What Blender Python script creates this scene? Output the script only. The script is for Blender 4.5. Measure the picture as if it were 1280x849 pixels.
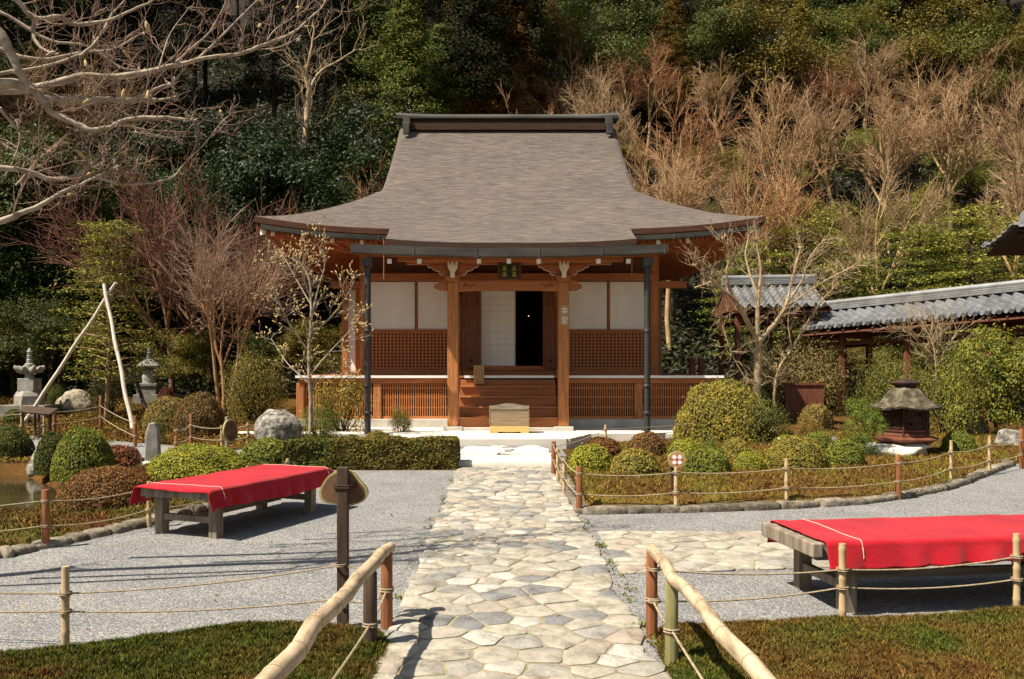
import bpy, math, random
import numpy as np
from mathutils import Vector, Matrix, noise as mnoise

scene = bpy.context.scene
for o in list(bpy.data.objects):
    bpy.data.objects.remove(o, do_unlink=True)
R = math.radians
FPX, CX, CY, EYE = 1100.0, 624.0, 458.0, 1.6      # focal length (px of a 1280 wide frame), vanishing point, eye height

# ------------------------------------------------------------------ camera
cam = bpy.data.cameras.new("camera")
cam.sensor_fit = 'HORIZONTAL'
cam.sensor_width = 36.0
cam.lens = 36.0 * FPX / 1280.0
cam.shift_x = (640.0 - CX) / 1280.0
cam.shift_y = (CY - 424.5) / 1280.0
cam.clip_start = 0.05
cam.clip_end = 600
camo = bpy.data.objects.new("camera", cam)
camo.location = (0, 0, EYE)
camo.rotation_euler = (R(90), 0, 0)
scene.collection.objects.link(camo)
scene.camera = camo

# ------------------------------------------------------------------ light
SUN_EL = R(57)
SUN_DIR = Vector((-0.88, -0.47, 0)).normalized() * math.cos(SUN_EL) + Vector((0, 0, math.sin(SUN_EL)))
world = bpy.data.worlds.new("World")
scene.world = world
world.use_nodes = True
wn = world.node_tree.nodes
wl = world.node_tree.links
bg = wn['Background']
sky = wn.new('ShaderNodeTexSky')
sky.sky_type = 'NISHITA'
sky.sun_disc = False
sky.sun_elevation = SUN_EL
sky.sun_rotation = math.atan2(SUN_DIR.x, SUN_DIR.y)
sky.altitude = 300
tint = wn.new('ShaderNodeMix'); tint.data_type = 'RGBA'; tint.blend_type = 'MULTIPLY'; tint.inputs[0].default_value = 1.0
tint.inputs[7].default_value = (1.0, 0.88, 0.70, 1)     # the photograph's warm white balance
wl.new(sky.outputs[0], tint.inputs[6]); wl.new(tint.outputs[2], bg.inputs[0])
bg.inputs[1].default_value = 0.095
sun = bpy.data.lights.new("sun", 'SUN')
sun.energy = 5.0
sun.angle = R(0.6)
sun.color = (1.0, 0.90, 0.75)
suno = bpy.data.objects.new("sun", sun)
suno.rotation_euler = SUN_DIR.to_track_quat('Z', 'Y').to_euler()
suno.location = SUN_DIR * 60
scene.collection.objects.link(suno)
scene.view_settings.view_transform = 'Standard'
scene.view_settings.look = 'None'
scene.view_settings.exposure = 1.0
scene.view_settings.gamma = 1
scene.view_settings.use_curve_mapping = False
scene.cycles.max_bounces = 8
scene.cycles.diffuse_bounces = 4
scene.cycles.glossy_bounces = 2
scene.cycles.transmission_bounces = 3
scene.cycles.use_denoising = True

# ------------------------------------------------------------------ helpers
def link(o):
    scene.collection.objects.link(o)
    return o

def tag(o, label=None, cat=None, group=None, kind=None):
    if label: o['label'] = label
    if cat: o['category'] = cat
    if group: o['group'] = group
    if kind: o['kind'] = kind
    return o

def empty(name, loc, label, cat, group=None, rz=0.0):
    o = bpy.data.objects.new(name, None)
    o.location = loc
    o.rotation_euler = (0, 0, rz)
    o.empty_display_size = 0.2
    link(o)
    return tag(o, label, cat, group)

def copy_tree(o, parent=None):
    c = o.copy()
    scene.collection.objects.link(c)
    c.parent = parent
    for ch in list(o.children):
        copy_tree(ch, c)
    return c

def wloc(o):
    v = Vector((0, 0, 0))
    while o is not None:
        v = v + o.location
        o = o.parent
    return v

def nrm(v):
    v = np.asarray(v, float)
    return v / max(1e-9, np.linalg.norm(v))

class MB:
    """collects geometry; build() links it as ONE mesh object"""
    def __init__(s):
        s.v = []; s.f = []; s.m = []; s.mi = 0
    def add(s, vs, fs):
        b = len(s.v)
        s.v.extend([tuple(map(float, p)) for p in vs])
        for f in fs:
            s.f.append(tuple(b + i for i in f)); s.m.append(s.mi)
    def bx(s, x0, x1, y0, y1, z0, z1):
        s.add([(x0,y0,z0),(x1,y0,z0),(x1,y1,z0),(x0,y1,z0),(x0,y0,z1),(x1,y0,z1),(x1,y1,z1),(x0,y1,z1)],
              [(0,3,2,1),(4,5,6,7),(0,1,5,4),(1,2,6,5),(2,3,7,6),(3,0,4,7)])
    def box(s, c, size, rz=0.0, rx=0.0, ry=0.0):
        hx, hy, hz = [q / 2 for q in size]
        M = Matrix.Rotation(rz, 3, 'Z') @ Matrix.Rotation(ry, 3, 'Y') @ Matrix.Rotation(rx, 3, 'X')
        c = Vector(c)
        vs = [c + M @ Vector(p) for p in [(-hx,-hy,-hz),(hx,-hy,-hz),(hx,hy,-hz),(-hx,hy,-hz),(-hx,-hy,hz),(hx,-hy,hz),(hx,hy,hz),(-hx,hy,hz)]]
        s.add(vs, [(0,3,2,1),(4,5,6,7),(0,1,5,4),(1,2,6,5),(2,3,7,6),(3,0,4,7)])
    def beam(s, a, b, w, h):
        """rectangular beam between two points, w across (horizontal), h in the up direction"""
        a = np.array(a, float); b = np.array(b, float)
        d = nrm(b - a)
        up = np.array([0, 0, 1.0]) if abs(d[2]) < 0.95 else np.array([0, 1.0, 0])
        sd = nrm(np.cross(d, up)); up = nrm(np.cross(sd, d))
        vs = []
        for p in (a, b):
            for (i, j) in ((-1,-1),(1,-1),(1,1),(-1,1)):
                vs.append(p + sd * i * w / 2 + up * j * h / 2)
        s.add(vs, [(0,1,2,3),(7,6,5,4),(0,4,5,1),(1,5,6,2),(2,6,7,3),(3,7,4,0)])
    def prism(s, poly, y0, y1, axis='y'):
        """outline extruded: poly of (x,z) along y, or (y,z) along x, or (x,y) along z"""
        n = len(poly)
        def P(p, t):
            if axis == 'y': return (p[0], t, p[1])
            if axis == 'x': return (t, p[0], p[1])
            return (p[0], p[1], t)
        vs = [P(p, y0) for p in poly] + [P(p, y1) for p in poly]
        fs = [tuple(range(n)), tuple(range(2 * n - 1, n - 1, -1))]
        for i in range(n):
            j = (i + 1) % n
            fs.append((i, i + n, j + n, j))
        s.add(vs, fs)
    def tube(s, pts, radii, n=6, caps=True):
        pts = [np.array(p, float) for p in pts]
        k = len(pts)
        if not hasattr(radii, '__len__'): radii = [radii] * k
        d0 = nrm(pts[1] - pts[0])
        ref = np.array([0, 0, 1.0]) if abs(d0[2]) < 0.9 else np.array([1.0, 0, 0])
        vs = []
        for i, p in enumerate(pts):
            d = nrm(pts[min(i + 1, k - 1)] - pts[max(i - 1, 0)])
            u = nrm(np.cross(d, ref)); w = np.cross(u, d)
            ref = w
            for j in range(n):
                a = 2 * math.pi * j / n
                vs.append(p + (u * math.cos(a) + w * math.sin(a)) * radii[i])
        fs = []
        for i in range(k - 1):
            for j in range(n):
                j2 = (j + 1) % n
                fs.append((i*n + j, i*n + j2, (i+1)*n + j2, (i+1)*n + j))
        if caps:
            fs.append(tuple(range(n - 1, -1, -1)))
            fs.append(tuple((k-1)*n + j for j in range(n)))
        s.add(vs, fs)
    def lathe(s, prof, n=12, c=(0, 0, 0), rot=0.0, sq=1.0):
        """prof: (r,z) from bottom to top"""
        vs = []
        for r, z in prof:
            for j in range(n):
                a = rot + 2 * math.pi * j / n
                vs.append((c[0] + r * math.cos(a), c[1] + r * math.sin(a) * sq, c[2] + z))
        fs = []
        for i in range(len(prof) - 1):
            for j in range(n):
                j2 = (j + 1) % n
                fs.append((i*n + j, i*n + j2, (i+1)*n + j2, (i+1)*n + j))
        fs.append(tuple(range(n - 1, -1, -1)))
        fs.append(tuple((len(prof)-1)*n + j for j in range(n)))
        s.add(vs, fs)
    def grid(s, fn, us, vs_, flip=False, wrap=False):
        nu, nv = len(us), len(vs_)
        P = [fn(u, v) for u in us for v in vs_]
        fs = []
        for i in range(nu - 1):
            for j in range(nv - 1):
                q = (i*nv + j, (i+1)*nv + j, (i+1)*nv + j + 1, i*nv + j + 1)
                fs.append(q[::-1] if flip else q)
        s.add(P, fs)
    def slab(s, ft, fb, us, vs_):
        """closed slab between a top and a bottom surface over the same parameters"""
        nu, nv = len(us), len(vs_)
        T = [ft(u, v) for u in us for v in vs_]; B = [fb(u, v) for u in us for v in vs_]
        N = nu * nv
        fs = []
        for i in range(nu - 1):
            for j in range(nv - 1):
                q = (i*nv + j, (i+1)*nv + j, (i+1)*nv + j + 1, i*nv + j + 1)
                fs.append(q); fs.append(tuple(N + k for k in q[::-1]))
        s.add(T + B, fs)
        ring = [i*nv for i in range(nu)] + [(nu-1)*nv + j for j in range(1, nv)] + \
               [i*nv + nv-1 for i in range(nu-2, -1, -1)] + [j for j in range(nv-2, 0, -1)]
        b = len(s.v) - 2 * N
        mi = s.mi; s.mi = s.edge if hasattr(s, 'edge') else mi
        for a, c in zip(ring, ring[1:] + ring[:1]):
            s.f.append((b + a, b + N + a, b + N + c, b + c)); s.m.append(s.mi)
        s.mi = mi
    def leaves(s, P, Nn, L, W, rng):
        """many small diamond leaves at P with normals Nn"""
        P = np.asarray(P); k = len(P)
        if k == 0: return
        Nn = Nn / np.maximum(1e-6, np.linalg.norm(Nn, axis=1, keepdims=True))
        T = np.cross(Nn, rng.normal(size=(k, 3)))
        T /= np.maximum(1e-6, np.linalg.norm(T, axis=1, keepdims=True))
        B = np.cross(Nn, T)
        sc = rng.uniform(0.6, 1.3, (k, 1))
        l = T * L * sc * 0.5; w = B * W * sc * 0.5
        fold = Nn * W * 0.18
        V = np.empty((k, 4, 3))
        V[:, 0] = P - l; V[:, 1] = P + w + fold; V[:, 2] = P + l; V[:, 3] = P - w + fold
        b = len(s.v)
        s.v.extend(map(tuple, V.reshape(-1, 3).tolist()))
        idx = (np.arange(k * 4).reshape(k, 4) + b).tolist()
        s.f.extend(map(tuple, idx)); s.m.extend([s.mi] * k)
    def build(s, name, mats, parent=None, smooth=None, origin=None, bevel=0.0, loc=None):
        me = bpy.data.meshes.new(name)
        if origin is not None and parent is None and loc is None:
            loc = origin
        off = Vector(loc) if loc is not None else (wloc(parent) if (parent is not None and origin == 'world') else Vector((0,0,0)))
        vs = s.v
        if off.length > 0:
            vs = (np.array(s.v) - np.array(off)).tolist()
        me.from_pydata(vs, [], s.f)
        if not isinstance(mats, (list, tuple)): mats = [mats]
        for m in mats: me.materials.append(m)
        if len(mats) > 1: me.polygons.foreach_set('material_index', s.m)
        me.update()
        if smooth is not None:
            me.polygons.foreach_set('use_smooth', [True] * len(me.polygons))
            if smooth < 179: me.set_sharp_from_angle(angle=R(smooth))
        o = bpy.data.objects.new(name, me)
        link(o)
        if parent is not None: o.parent = parent
        elif loc is not None: o.location = loc
        if bevel > 0:
            b = o.modifiers.new("bevel", 'BEVEL'); b.width = bevel; b.segments = 2; b.limit_method = 'ANGLE'; b.angle_limit = R(50)
        return o

# ------------------------------------------------------------------ materials
MATS = {}
def newmat(name):
    m = bpy.data.materials.new(name); m.use_nodes = True
    nt = m.node_tree
    return m, nt, nt.nodes, nt.links, nt.nodes['Principled BSDF']

def coords(nt, kind='pos', scale=(1, 1, 1), rz=0.0):
    n, l = nt.nodes, nt.links
    mp = n.new('ShaderNodeMapping'); mp.inputs['Scale'].default_value = scale; mp.inputs['Rotation'].default_value = (0, 0, rz)
    if kind == 'pos':
        g = n.new('ShaderNodeNewGeometry'); l.new(g.outputs['Position'], mp.inputs[0])
    else:
        g = n.new('ShaderNodeTexCoord'); l.new(g.outputs['Object'], mp.inputs[0])
    return mp.outputs[0]

def nz(nt, vec, scale, detail=4, rough=0.55):
    t = nt.nodes.new('ShaderNodeTexNoise')
    t.inputs['Scale'].default_value = scale; t.inputs['Detail'].default_value = detail; t.inputs['Roughness'].default_value = rough
    nt.links.new(vec, t.inputs['Vector'])
    return t.outputs[0]

def ramp(nt, fac, stops):
    r = nt.nodes.new('ShaderNodeValToRGB')
    cr = r.color_ramp
    while len(cr.elements) < len(stops): cr.elements.new(0.5)
    for e, (p, c) in zip(cr.elements, stops):
        e.position = p; e.color = (*c, 1)
    nt.links.new(fac, r.inputs[0])
    return r.outputs[0]

def mixc(nt, fac, a, b, mode='MIX'):
    x = nt.nodes.new('ShaderNodeMix'); x.data_type = 'RGBA'; x.blend_type = mode
    for sock, v in ((x.inputs[0], fac), (x.inputs[6], a), (x.inputs[7], b)):
        if hasattr(v, 'is_output'): nt.links.new(v, sock)
        elif isinstance(v, tuple): sock.default_value = (*v, 1) if len(v) == 3 else v
        else: sock.default_value = v
    return x.outputs[2]

def bump(nt, h, strength, dist, b):
    bp = nt.nodes.new('ShaderNodeBump'); bp.inputs['Strength'].default_value = strength; bp.inputs['Distance'].default_value = dist
    nt.links.new(h, bp.inputs['Height']); nt.links.new(bp.outputs[0], b.inputs['Normal'])
    return bp

def generic(name, c1, c2, scale=3.0, stretch=(1, 1, 1), rough=0.8, bs=30.0, bstr=0.3, bdist=0.01, kind='pos', spec=0.3, metal=0.0, island=0.0, c3=None, detail=6):
    """two (or three) colours blended by stretched noise, fine bump"""
    m, nt, n, l, b = newmat(name)
    v = coords(nt, kind, stretch)
    f = nz(nt, v, scale, detail, 0.62)
    stops = [(0.32, c1), (0.68, c2)] if c3 is None else [(0.36, c1), (0.51, c2), (0.65, c3)]
    col = ramp(nt, f, stops)
    if island > 0:
        g = n.new('ShaderNodeNewGeometry')
        mr = n.new('ShaderNodeMapRange'); mr.inputs[3].default_value = 1 - island; mr.inputs[4].default_value = 1 + island
        l.new(g.outputs['Random Per Island'], mr.inputs[0])
        sc = n.new('ShaderNodeVectorMath'); sc.operation = 'SCALE'
        l.new(col, sc.inputs[0]); l.new(mr.outputs[0], sc.inputs['Scale'])
        col = sc.outputs[0]
    l.new(col, b.inputs['Base Color'])
    b.inputs['Roughness'].default_value = rough
    b.inputs['Specular IOR Level'].default_value = spec
    b.inputs['Metallic'].default_value = metal
    if bstr > 0:
        f2 = nz(nt, v, bs, 5, 0.6)
        bump(nt, f2, bstr, bdist, b)
    return m

WOOD_H = generic('red_brown_wood_horizontal', (0.24, 0.078, 0.026), (0.44, 0.165, 0.056), 3.0, (0.7, 9, 14), 0.62, 8, 0.25, 0.006)
WOOD_V = generic('red_brown_wood_vertical', (0.27, 0.095, 0.030), (0.48, 0.205, 0.066), 3.0, (11, 11, 0.8), 0.6, 8, 0.25, 0.006)
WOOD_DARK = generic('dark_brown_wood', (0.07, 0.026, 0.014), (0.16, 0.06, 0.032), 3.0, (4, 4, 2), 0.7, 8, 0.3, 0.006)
WOOD_SOFFIT = generic('soffit_wood', (0.28, 0.090, 0.032), (0.50, 0.175, 0.065), 3.0, (9, 0.8, 3), 0.7, 8, 0.3, 0.006)
WHITE_END = generic('white_painted_ends', (0.66, 0.61, 0.50), (0.80, 0.77, 0.68), 6, (1, 1, 1), 0.8, 30, 0.1)
PLASTER = generic('white_plaster_board', (0.72, 0.69, 0.61), (0.82, 0.79, 0.72), 1.6, (1.6, 1, 0.6), 0.85, 20, 0.06, kind='pos')
PAPER = generic('shoji_paper', (0.74, 0.72, 0.66), (0.80, 0.78, 0.72), 2.0, (1, 1, 1), 0.9, 20, 0.05)
COPPER = generic('weathered_copper', (0.034, 0.033, 0.029), (0.078, 0.076, 0.068), 1.6, (0.6, 2, 2), 0.65, 12, 0.15, 0.004, spec=0.25)
PIPE = generic('dark_downpipe_metal', (0.018, 0.018, 0.018), (0.042, 0.042, 0.041), 2, (6, 6, 0.6), 0.5, 12, 0.1, 0.003, spec=0.5)
BARK_EDGE = generic('bark_roof_cut_edge', (0.025, 0.012, 0.007), (0.125, 0.045, 0.018), 3.0, (0.8, 8, 40), 0.9, 3, 0.6, 0.02)
DOOR_WOOD = generic('dark_red_door_wood', (0.10, 0.034, 0.015), (0.21, 0.075, 0.03), 3.0, (11, 11, 0.8), 0.65, 8, 0.25, 0.006)
LATTICE = generic('lattice_wood', (0.36, 0.125, 0.042), (0.55, 0.21, 0.072), 3.0, (6, 6, 6), 0.7, 8, 0.2, 0.004)
EDGE_DARK = generic('blackened_bark_edge', (0.022, 0.013, 0.009), (0.075, 0.036, 0.02), 3.0, (0.8, 8, 40), 0.9, 3, 0.6, 0.02)
GREY_WOOD = generic('weathered_grey_wood', (0.11, 0.085, 0.06), (0.30, 0.25, 0.19), 3.0, (7, 7, 1.0), 0.85, 6, 0.4, 0.006, kind='obj')
GREY_WOOD_H = generic('weathered_grey_wood_beam', (0.13, 0.10, 0.075), (0.31, 0.26, 0.20), 3.0, (1.0, 9, 9), 0.85, 6, 0.4, 0.006, kind='obj')
BOX_WOOD = generic('offering_box_wood', (0.17, 0.12, 0.07), (0.31, 0.23, 0.14), 3.0, (0.8, 6, 9), 0.8, 6, 0.25, 0.004)
NEW_WOOD = generic('fresh_yellow_wood', (0.46, 0.32, 0.11), (0.56, 0.41, 0.16), 3.0, (0.8, 6, 9), 0.7, 6, 0.1, 0.004)
POST_WOOD = generic('red_brown_post_wood', (0.13, 0.045, 0.018), (0.31, 0.122, 0.046), 3.0, (9, 9, 0.8), 0.75, 6, 0.4, 0.005, kind='obj')
POST_DARK = generic('dark_post_wood', (0.028, 0.017, 0.012), (0.085, 0.052, 0.034), 3.0, (9, 9, 0.8), 0.8, 6, 0.4, 0.006, kind='obj')
BAMBOO = generic('pale_bamboo', (0.36, 0.25, 0.12), (0.54, 0.40, 0.23), 2.0, (5, 5, 1.2), 0.5, 5, 0.15, 0.003, kind='obj', spec=0.4)
BAMBOO_PALE = generic('bleached_bamboo', (0.22, 0.165, 0.105), (0.42, 0.32, 0.205), 3.0, (7, 1.4, 7), 0.55, 5, 0.25, 0.003, kind='obj', spec=0.3, c3=(0.53, 0.42, 0.29), detail=9)
BAMBOO_OLD = generic('green_grey_bamboo', (0.13, 0.12, 0.045), (0.28, 0.25, 0.11), 3.0, (8, 8, 0.8), 0.6, 5, 0.3, 0.004, kind='obj')
BAMBOO_NODE = generic('bamboo_node', (0.16, 0.10, 0.05), (0.34, 0.24, 0.13), 8.0, (1, 1, 1), 0.6, 5, 0.1, 0.003, kind='obj')
ROPE = generic('straw_rope', (0.18, 0.14, 0.085), (0.36, 0.29, 0.19), 40.0, (1, 1, 1), 0.95, 160, 0.6, 0.006)
IRON = generic('rusty_iron', (0.016, 0.010, 0.008), (0.065, 0.026, 0.016), 6, (1, 1, 1), 0.75, 40, 0.3, 0.006)
IRON_RED = generic('red_brown_iron', (0.085, 0.028, 0.016), (0.18, 0.066, 0.036), 5, (1, 1, 1), 0.7, 40, 0.3, 0.006)
IRON_ROOF = generic('lichened_iron_roof', (0.022, 0.017, 0.012), (0.075, 0.06, 0.036), 7, (1, 1, 1), 0.9, 22, 0.9, 0.025, c3=(0.15, 0.13, 0.085), detail=9)
BLACK = generic('black_hollow', (0.006, 0.005, 0.004), (0.012, 0.010, 0.009), 2, (1, 1, 1), 0.9, 10, 0)
STONE = generic('grey_granite', (0.20, 0.19, 0.165), (0.38, 0.36, 0.315), 7, (1, 1, 1), 0.9, 60, 0.4, 0.01, detail=9)
STONE_DARK = generic('dark_weathered_granite', (0.10, 0.10, 0.085), (0.25, 0.24, 0.20), 6, (1, 1, 1), 0.9, 50, 0.5, 0.01, detail=9)
ROCK = generic('lichened_rock', (0.035, 0.032, 0.027), (0.20, 0.185, 0.155), 9.0, (1, 1, 1), 0.92, 14, 0.9, 0.05, c3=(0.40, 0.38, 0.33), detail=12)
ROCK_TAN = generic('tan_rock', (0.06, 0.05, 0.034), (0.25, 0.21, 0.15), 9.0, (1, 1, 1), 0.92, 14, 0.8, 0.04, c3=(0.36, 0.33, 0.26), detail=12)
KERB = generic('kerb_stone', (0.075, 0.062, 0.04), (0.25, 0.215, 0.165), 9.0, (1, 1, 1), 0.92, 25, 0.7, 0.03, island=0.35, detail=8)
PALE_SLAB = generic('pale_slab_stone', (0.50, 0.46, 0.385), (0.70, 0.66, 0.57), 2.2, (1, 1, 1), 0.9, 25, 0.3, 0.01, detail=8)
TERRACE = generic('pale_terrace_plaster', (0.52, 0.475, 0.40), (0.66, 0.62, 0.54), 1.3, (1, 1, 1), 0.92, 30, 0.2, 0.01, detail=8)
PLINTH = generic('stone_plinth', (0.36, 0.34, 0.30), (0.52, 0.50, 0.44), 3.0, (1, 1, 1), 0.9, 30, 0.3, 0.01)
TILE = generic('grey_roof_tile', (0.085, 0.090, 0.095), (0.19, 0.198, 0.205), 2.2, (1, 1, 1), 0.5, 30, 0.15, 0.006, spec=0.4, detail=7)
TILE_RIDGE = generic('pale_ridge_tile', (0.13, 0.134, 0.134), (0.25, 0.255, 0.255), 2.5, (1, 1, 1), 0.5, 30, 0.2, 0.006, spec=0.5)
SIGN_WOOD = generic('sign_wood_slice', (0.055, 0.03, 0.017), (0.19, 0.10, 0.05), 6.0, (1, 1, 1), 0.7, 20, 0.3, 0.004, kind='obj')
SIGN_BARK = generic('sign_bark_rim', (0.20, 0.18, 0.06), (0.33, 0.30, 0.13), 12.0, (1, 1, 1), 0.9, 20, 0.4, 0.005, kind='obj')
PLATE_WOOD = generic('pale_plate_wood', (0.36, 0.20, 0.085), (0.48, 0.29, 0.135), 4.0, (4, 4, 0.8), 0.7, 10, 0.1, 0.003)
INK = generic('black_ink', (0.02, 0.017, 0.015), (0.04, 0.03, 0.026), 4, (1, 1, 1), 0.8, 10, 0)
WHITE_PAINT = generic('white_paint', (0.76, 0.75, 0.72), (0.82, 0.81, 0.78), 4, (1, 1, 1), 0.7, 10, 0)
GOLD = generic('faded_gilding', (0.42, 0.34, 0.07), (0.55, 0.46, 0.12), 8, (1, 1, 1), 0.45, 10, 0, metal=0.3)
BOARD_GREEN = generic('dark_green_board', (0.012, 0.035, 0.014), (0.022, 0.055, 0.022), 5, (1, 1, 1), 0.5, 10, 0.05)
RED_PAINT = generic('faded_red_paint', (0.42, 0.06, 0.05), (0.52, 0.10, 0.08), 5, (1, 1, 1), 0.7, 10, 0)

def roof_material():
    m, nt, n, l, b = newmat('cypress_bark_roofing')
    v = coords(nt, 'pos', (2.6, 34, 80))
    f = nz(nt, v, 1.0, 6, 0.72)
    c = ramp(nt, f, [(0.32, (0.036, 0.028, 0.023)), (0.5, (0.112, 0.092, 0.080)), (0.68, (0.225, 0.192, 0.174))])
    v2 = coords(nt, 'pos', (0.5, 0.6, 0.8))
    f2 = nz(nt, v2, 1.4, 6, 0.65)
    c = mixc(nt, 0.45, c, ramp(nt, f2, [(0.3, (0.72, 0.70, 0.66)), (0.5, (0.97, 0.96, 0.94)), (0.72, (1.2, 1.17, 1.15))]), 'MULTIPLY')
    wv = n.new('ShaderNodeTexWave'); wv.wave_type = 'BANDS'; wv.bands_direction = 'Z'; wv.wave_profile = 'SAW'
    wv.inputs['Scale'].default_value = 5.2; wv.inputs['Distortion'].default_value = 1.6; wv.inputs['Detail'].default_value = 3; wv.inputs['Detail Scale'].default_value = 2.5
    l.new(coords(nt, 'pos', (1, 1, 1)), wv.inputs['Vector'])
    c = mixc(nt, 0.5, c, ramp(nt, wv.outputs['Fac'], [(0.0, (0.72, 0.70, 0.68)), (0.2, (1.0, 1.0, 1.0)), (1.0, (1.12, 1.11, 1.10))]), 'MULTIPLY')
    # rain streaks and mossy stains with their own outline
    v3 = coords(nt, 'pos', (2.2, 0.25, 0.3))
    f3 = nz(nt, v3, 1.5, 5, 0.6)
    c = mixc(nt, ramp(nt, f3, [(0.58, (0, 0, 0)), (0.78, (0.28, 0.28, 0.28))]), c, (0.062, 0.055, 0.036))
    l.new(c, b.inputs['Base Color']); b.inputs['Roughness'].default_value = 0.92; b.inputs['Specular IOR Level'].default_value = 0.15
    bump(nt, f, 0.55, 0.05, b)
    return m
ROOF = roof_material()

def gravel_material():
    m, nt, n, l, b = newmat('grey_gravel')
    v = coords(nt, 'pos', (1, 1, 1))
    vo = n.new('ShaderNodeTexVoronoi'); vo.inputs['Scale'].default_value = 92; l.new(v, vo.inputs['Vector'])
    sep = n.new('ShaderNodeSeparateColor'); l.new(vo.outputs['Color'], sep.inputs[0])
    c = ramp(nt, sep.outputs[0], [(0.0, (0.095, 0.096, 0.099)), (0.35, (0.16, 0.16, 0.161)), (0.7, (0.21, 0.208, 0.203)), (1.0, (0.34, 0.33, 0.315))])
    big = nz(nt, v, 1.4, 8, 0.68)
    c = mixc(nt, 1.0, c, ramp(nt, big, [(0.3, (0.80, 0.81, 0.83)), (0.7, (1.16, 1.14, 1.09))]), 'MULTIPLY')
    leaf = nz(nt, v, 9.0, 3, 0.5)
    c = mixc(nt, ramp(nt, leaf, [(0.70, (0, 0, 0)), (0.76, (0.7, 0.7, 0.7))]), c, (0.30, 0.20, 0.09))
    l.new(c, b.inputs['Base Color']); b.inputs['Roughness'].default_value = 0.95; b.inputs['Specular IOR Level'].default_value = 0.2
    vo2 = n.new('ShaderNodeTexVoronoi'); vo2.inputs['Scale'].default_value = 92; l.new(v, vo2.inputs['Vector'])
    inv = n.new('ShaderNodeMath'); inv.operation = 'SUBTRACT'; inv.inputs[0].default_value = 1; l.new(vo2.outputs['Distance'], inv.inputs[1])
    bump(nt, inv.outputs[0], 0.6, 0.009, b)
    return m
GRAVEL = gravel_material()

def flag_material():
    m, nt, n, l, b = newmat('flagstones')
    g = n.new('ShaderNodeNewGeometry')
    c = ramp(nt, g.outputs['Random Per Island'], [(0.0, (0.20, 0.203, 0.208)), (0.13, (0.26, 0.258, 0.252)), (0.22, (0.36, 0.335, 0.29)), (0.36, (0.43, 0.395, 0.325)), (0.5, (0.33, 0.322, 0.30)), (0.58, (0.40, 0.33, 0.26)), (0.68, (0.46, 0.43, 0.36)), (0.84, (0.41, 0.38, 0.315)), (0.93, (0.54, 0.52, 0.48)), (1.0, (0.39, 0.355, 0.29))])
    n.active = None
    v = coords(nt, 'pos', (1, 1, 1))
    f = nz(nt, v, 7, 10, 0.68)
    c = mixc(nt, 1.0, c, ramp(nt, f, [(0.30, (0.34, 0.33, 0.31)), (0.48, (0.68, 0.67, 0.65)), (0.70, (0.95, 0.935, 0.91))]), 'MULTIPLY')
    f3 = nz(nt, v, 3.2, 6, 0.7)
    c = mixc(nt, ramp(nt, f3, [(0.60, (0, 0, 0)), (0.72, (0.35, 0.35, 0.35))]), c, (0.34, 0.22, 0.11))
    l.new(c, b.inputs['Base Color']); b.inputs['Roughness'].default_value = 0.85; b.inputs['Specular IOR Level'].default_value = 0.25
    f2 = nz(nt, v, 22, 8, 0.65)
    bump(nt, f2, 0.5, 0.02, b)
    return m
FLAG = flag_material()
MORTAR = generic('sandy_joint', (0.13, 0.10, 0.06), (0.28, 0.235, 0.16), 3.0, (1, 1, 1), 0.95, 50, 0.5, 0.01, c3=(0.19, 0.19, 0.07), detail=9)

def soil_material():
    m, nt, n, l, b = newmat('garden_soil_and_moss')
    v = coords(nt, 'pos')
    f = nz(nt, v, 0.9, 8, 0.65)
    c = ramp(nt, f, [(0.3, (0.04, 0.024, 0.011)), (0.45, (0.085, 0.046, 0.016)), (0.58, (0.11, 0.055, 0.016)), (0.72, (0.055, 0.052, 0.013))])
    f2 = nz(nt, v, 22, 6, 0.7)
    c = mixc(nt, 1.0, c, ramp(nt, f2, [(0.25, (0.5, 0.5, 0.5)), (0.75, (1.5, 1.45, 1.35))]), 'MULTIPLY')
    l.new(c, b.inputs['Base Color']); b.inputs['Roughness'].default_value = 1.0; b.inputs['Specular IOR Level'].default_value = 0.05
    bump(nt, f2, 0.8, 0.05, b)
    return m
SOIL = soil_material()

def litter_material():
    m, nt, n, l, b = newmat('forest_floor')
    v = coords(nt, 'pos')
    f = nz(nt, v, 0.35, 8, 0.65)
    c = ramp(nt, f, [(0.3, (0.008, 0.007, 0.004)), (0.5, (0.02, 0.014, 0.008)), (0.7, (0.012, 0.014, 0.006))])
    l.new(c, b.inputs['Base Color']); b.inputs['Roughness'].default_value = 1.0
    f2 = nz(nt, v, 6, 6, 0.7)
    bump(nt, f2, 0.9, 0.3, b)
    return m
LITTER = litter_material()

def moss_material(name, stops, pscale):
    m, nt, n, l, b = newmat(name)
    v = coords(nt, 'pos')
    f = nz(nt, v, pscale, 5, 0.62)
    c = ramp(nt, f, stops)
    g = n.new('ShaderNodeNewGeometry')
    c = mixc(nt, 1.0, c, ramp(nt, g.outputs['Random Per Island'], [(0, (0.35, 0.35, 0.35)), (0.6, (0.95, 0.95, 0.95)), (0.9, (1.6, 1.55, 1.4)), (1, (2.6, 2.4, 2.0))]), 'MULTIPLY')
    l.new(c, b.inputs['Base Color']); b.inputs['Roughness'].default_value = 0.9; b.inputs['Specular IOR Level'].default_value = 0.1
    return m
MOSS_NEAR = moss_material('near_moss', [(0.32, (0.065, 0.085, 0.013)), (0.42, (0.095, 0.085, 0.016)), (0.52, (0.125, 0.082, 0.019)), (0.64, (0.12, 0.058, 0.017)), (0.78, (0.14, 0.044, 0.02))], 1.7)
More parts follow.
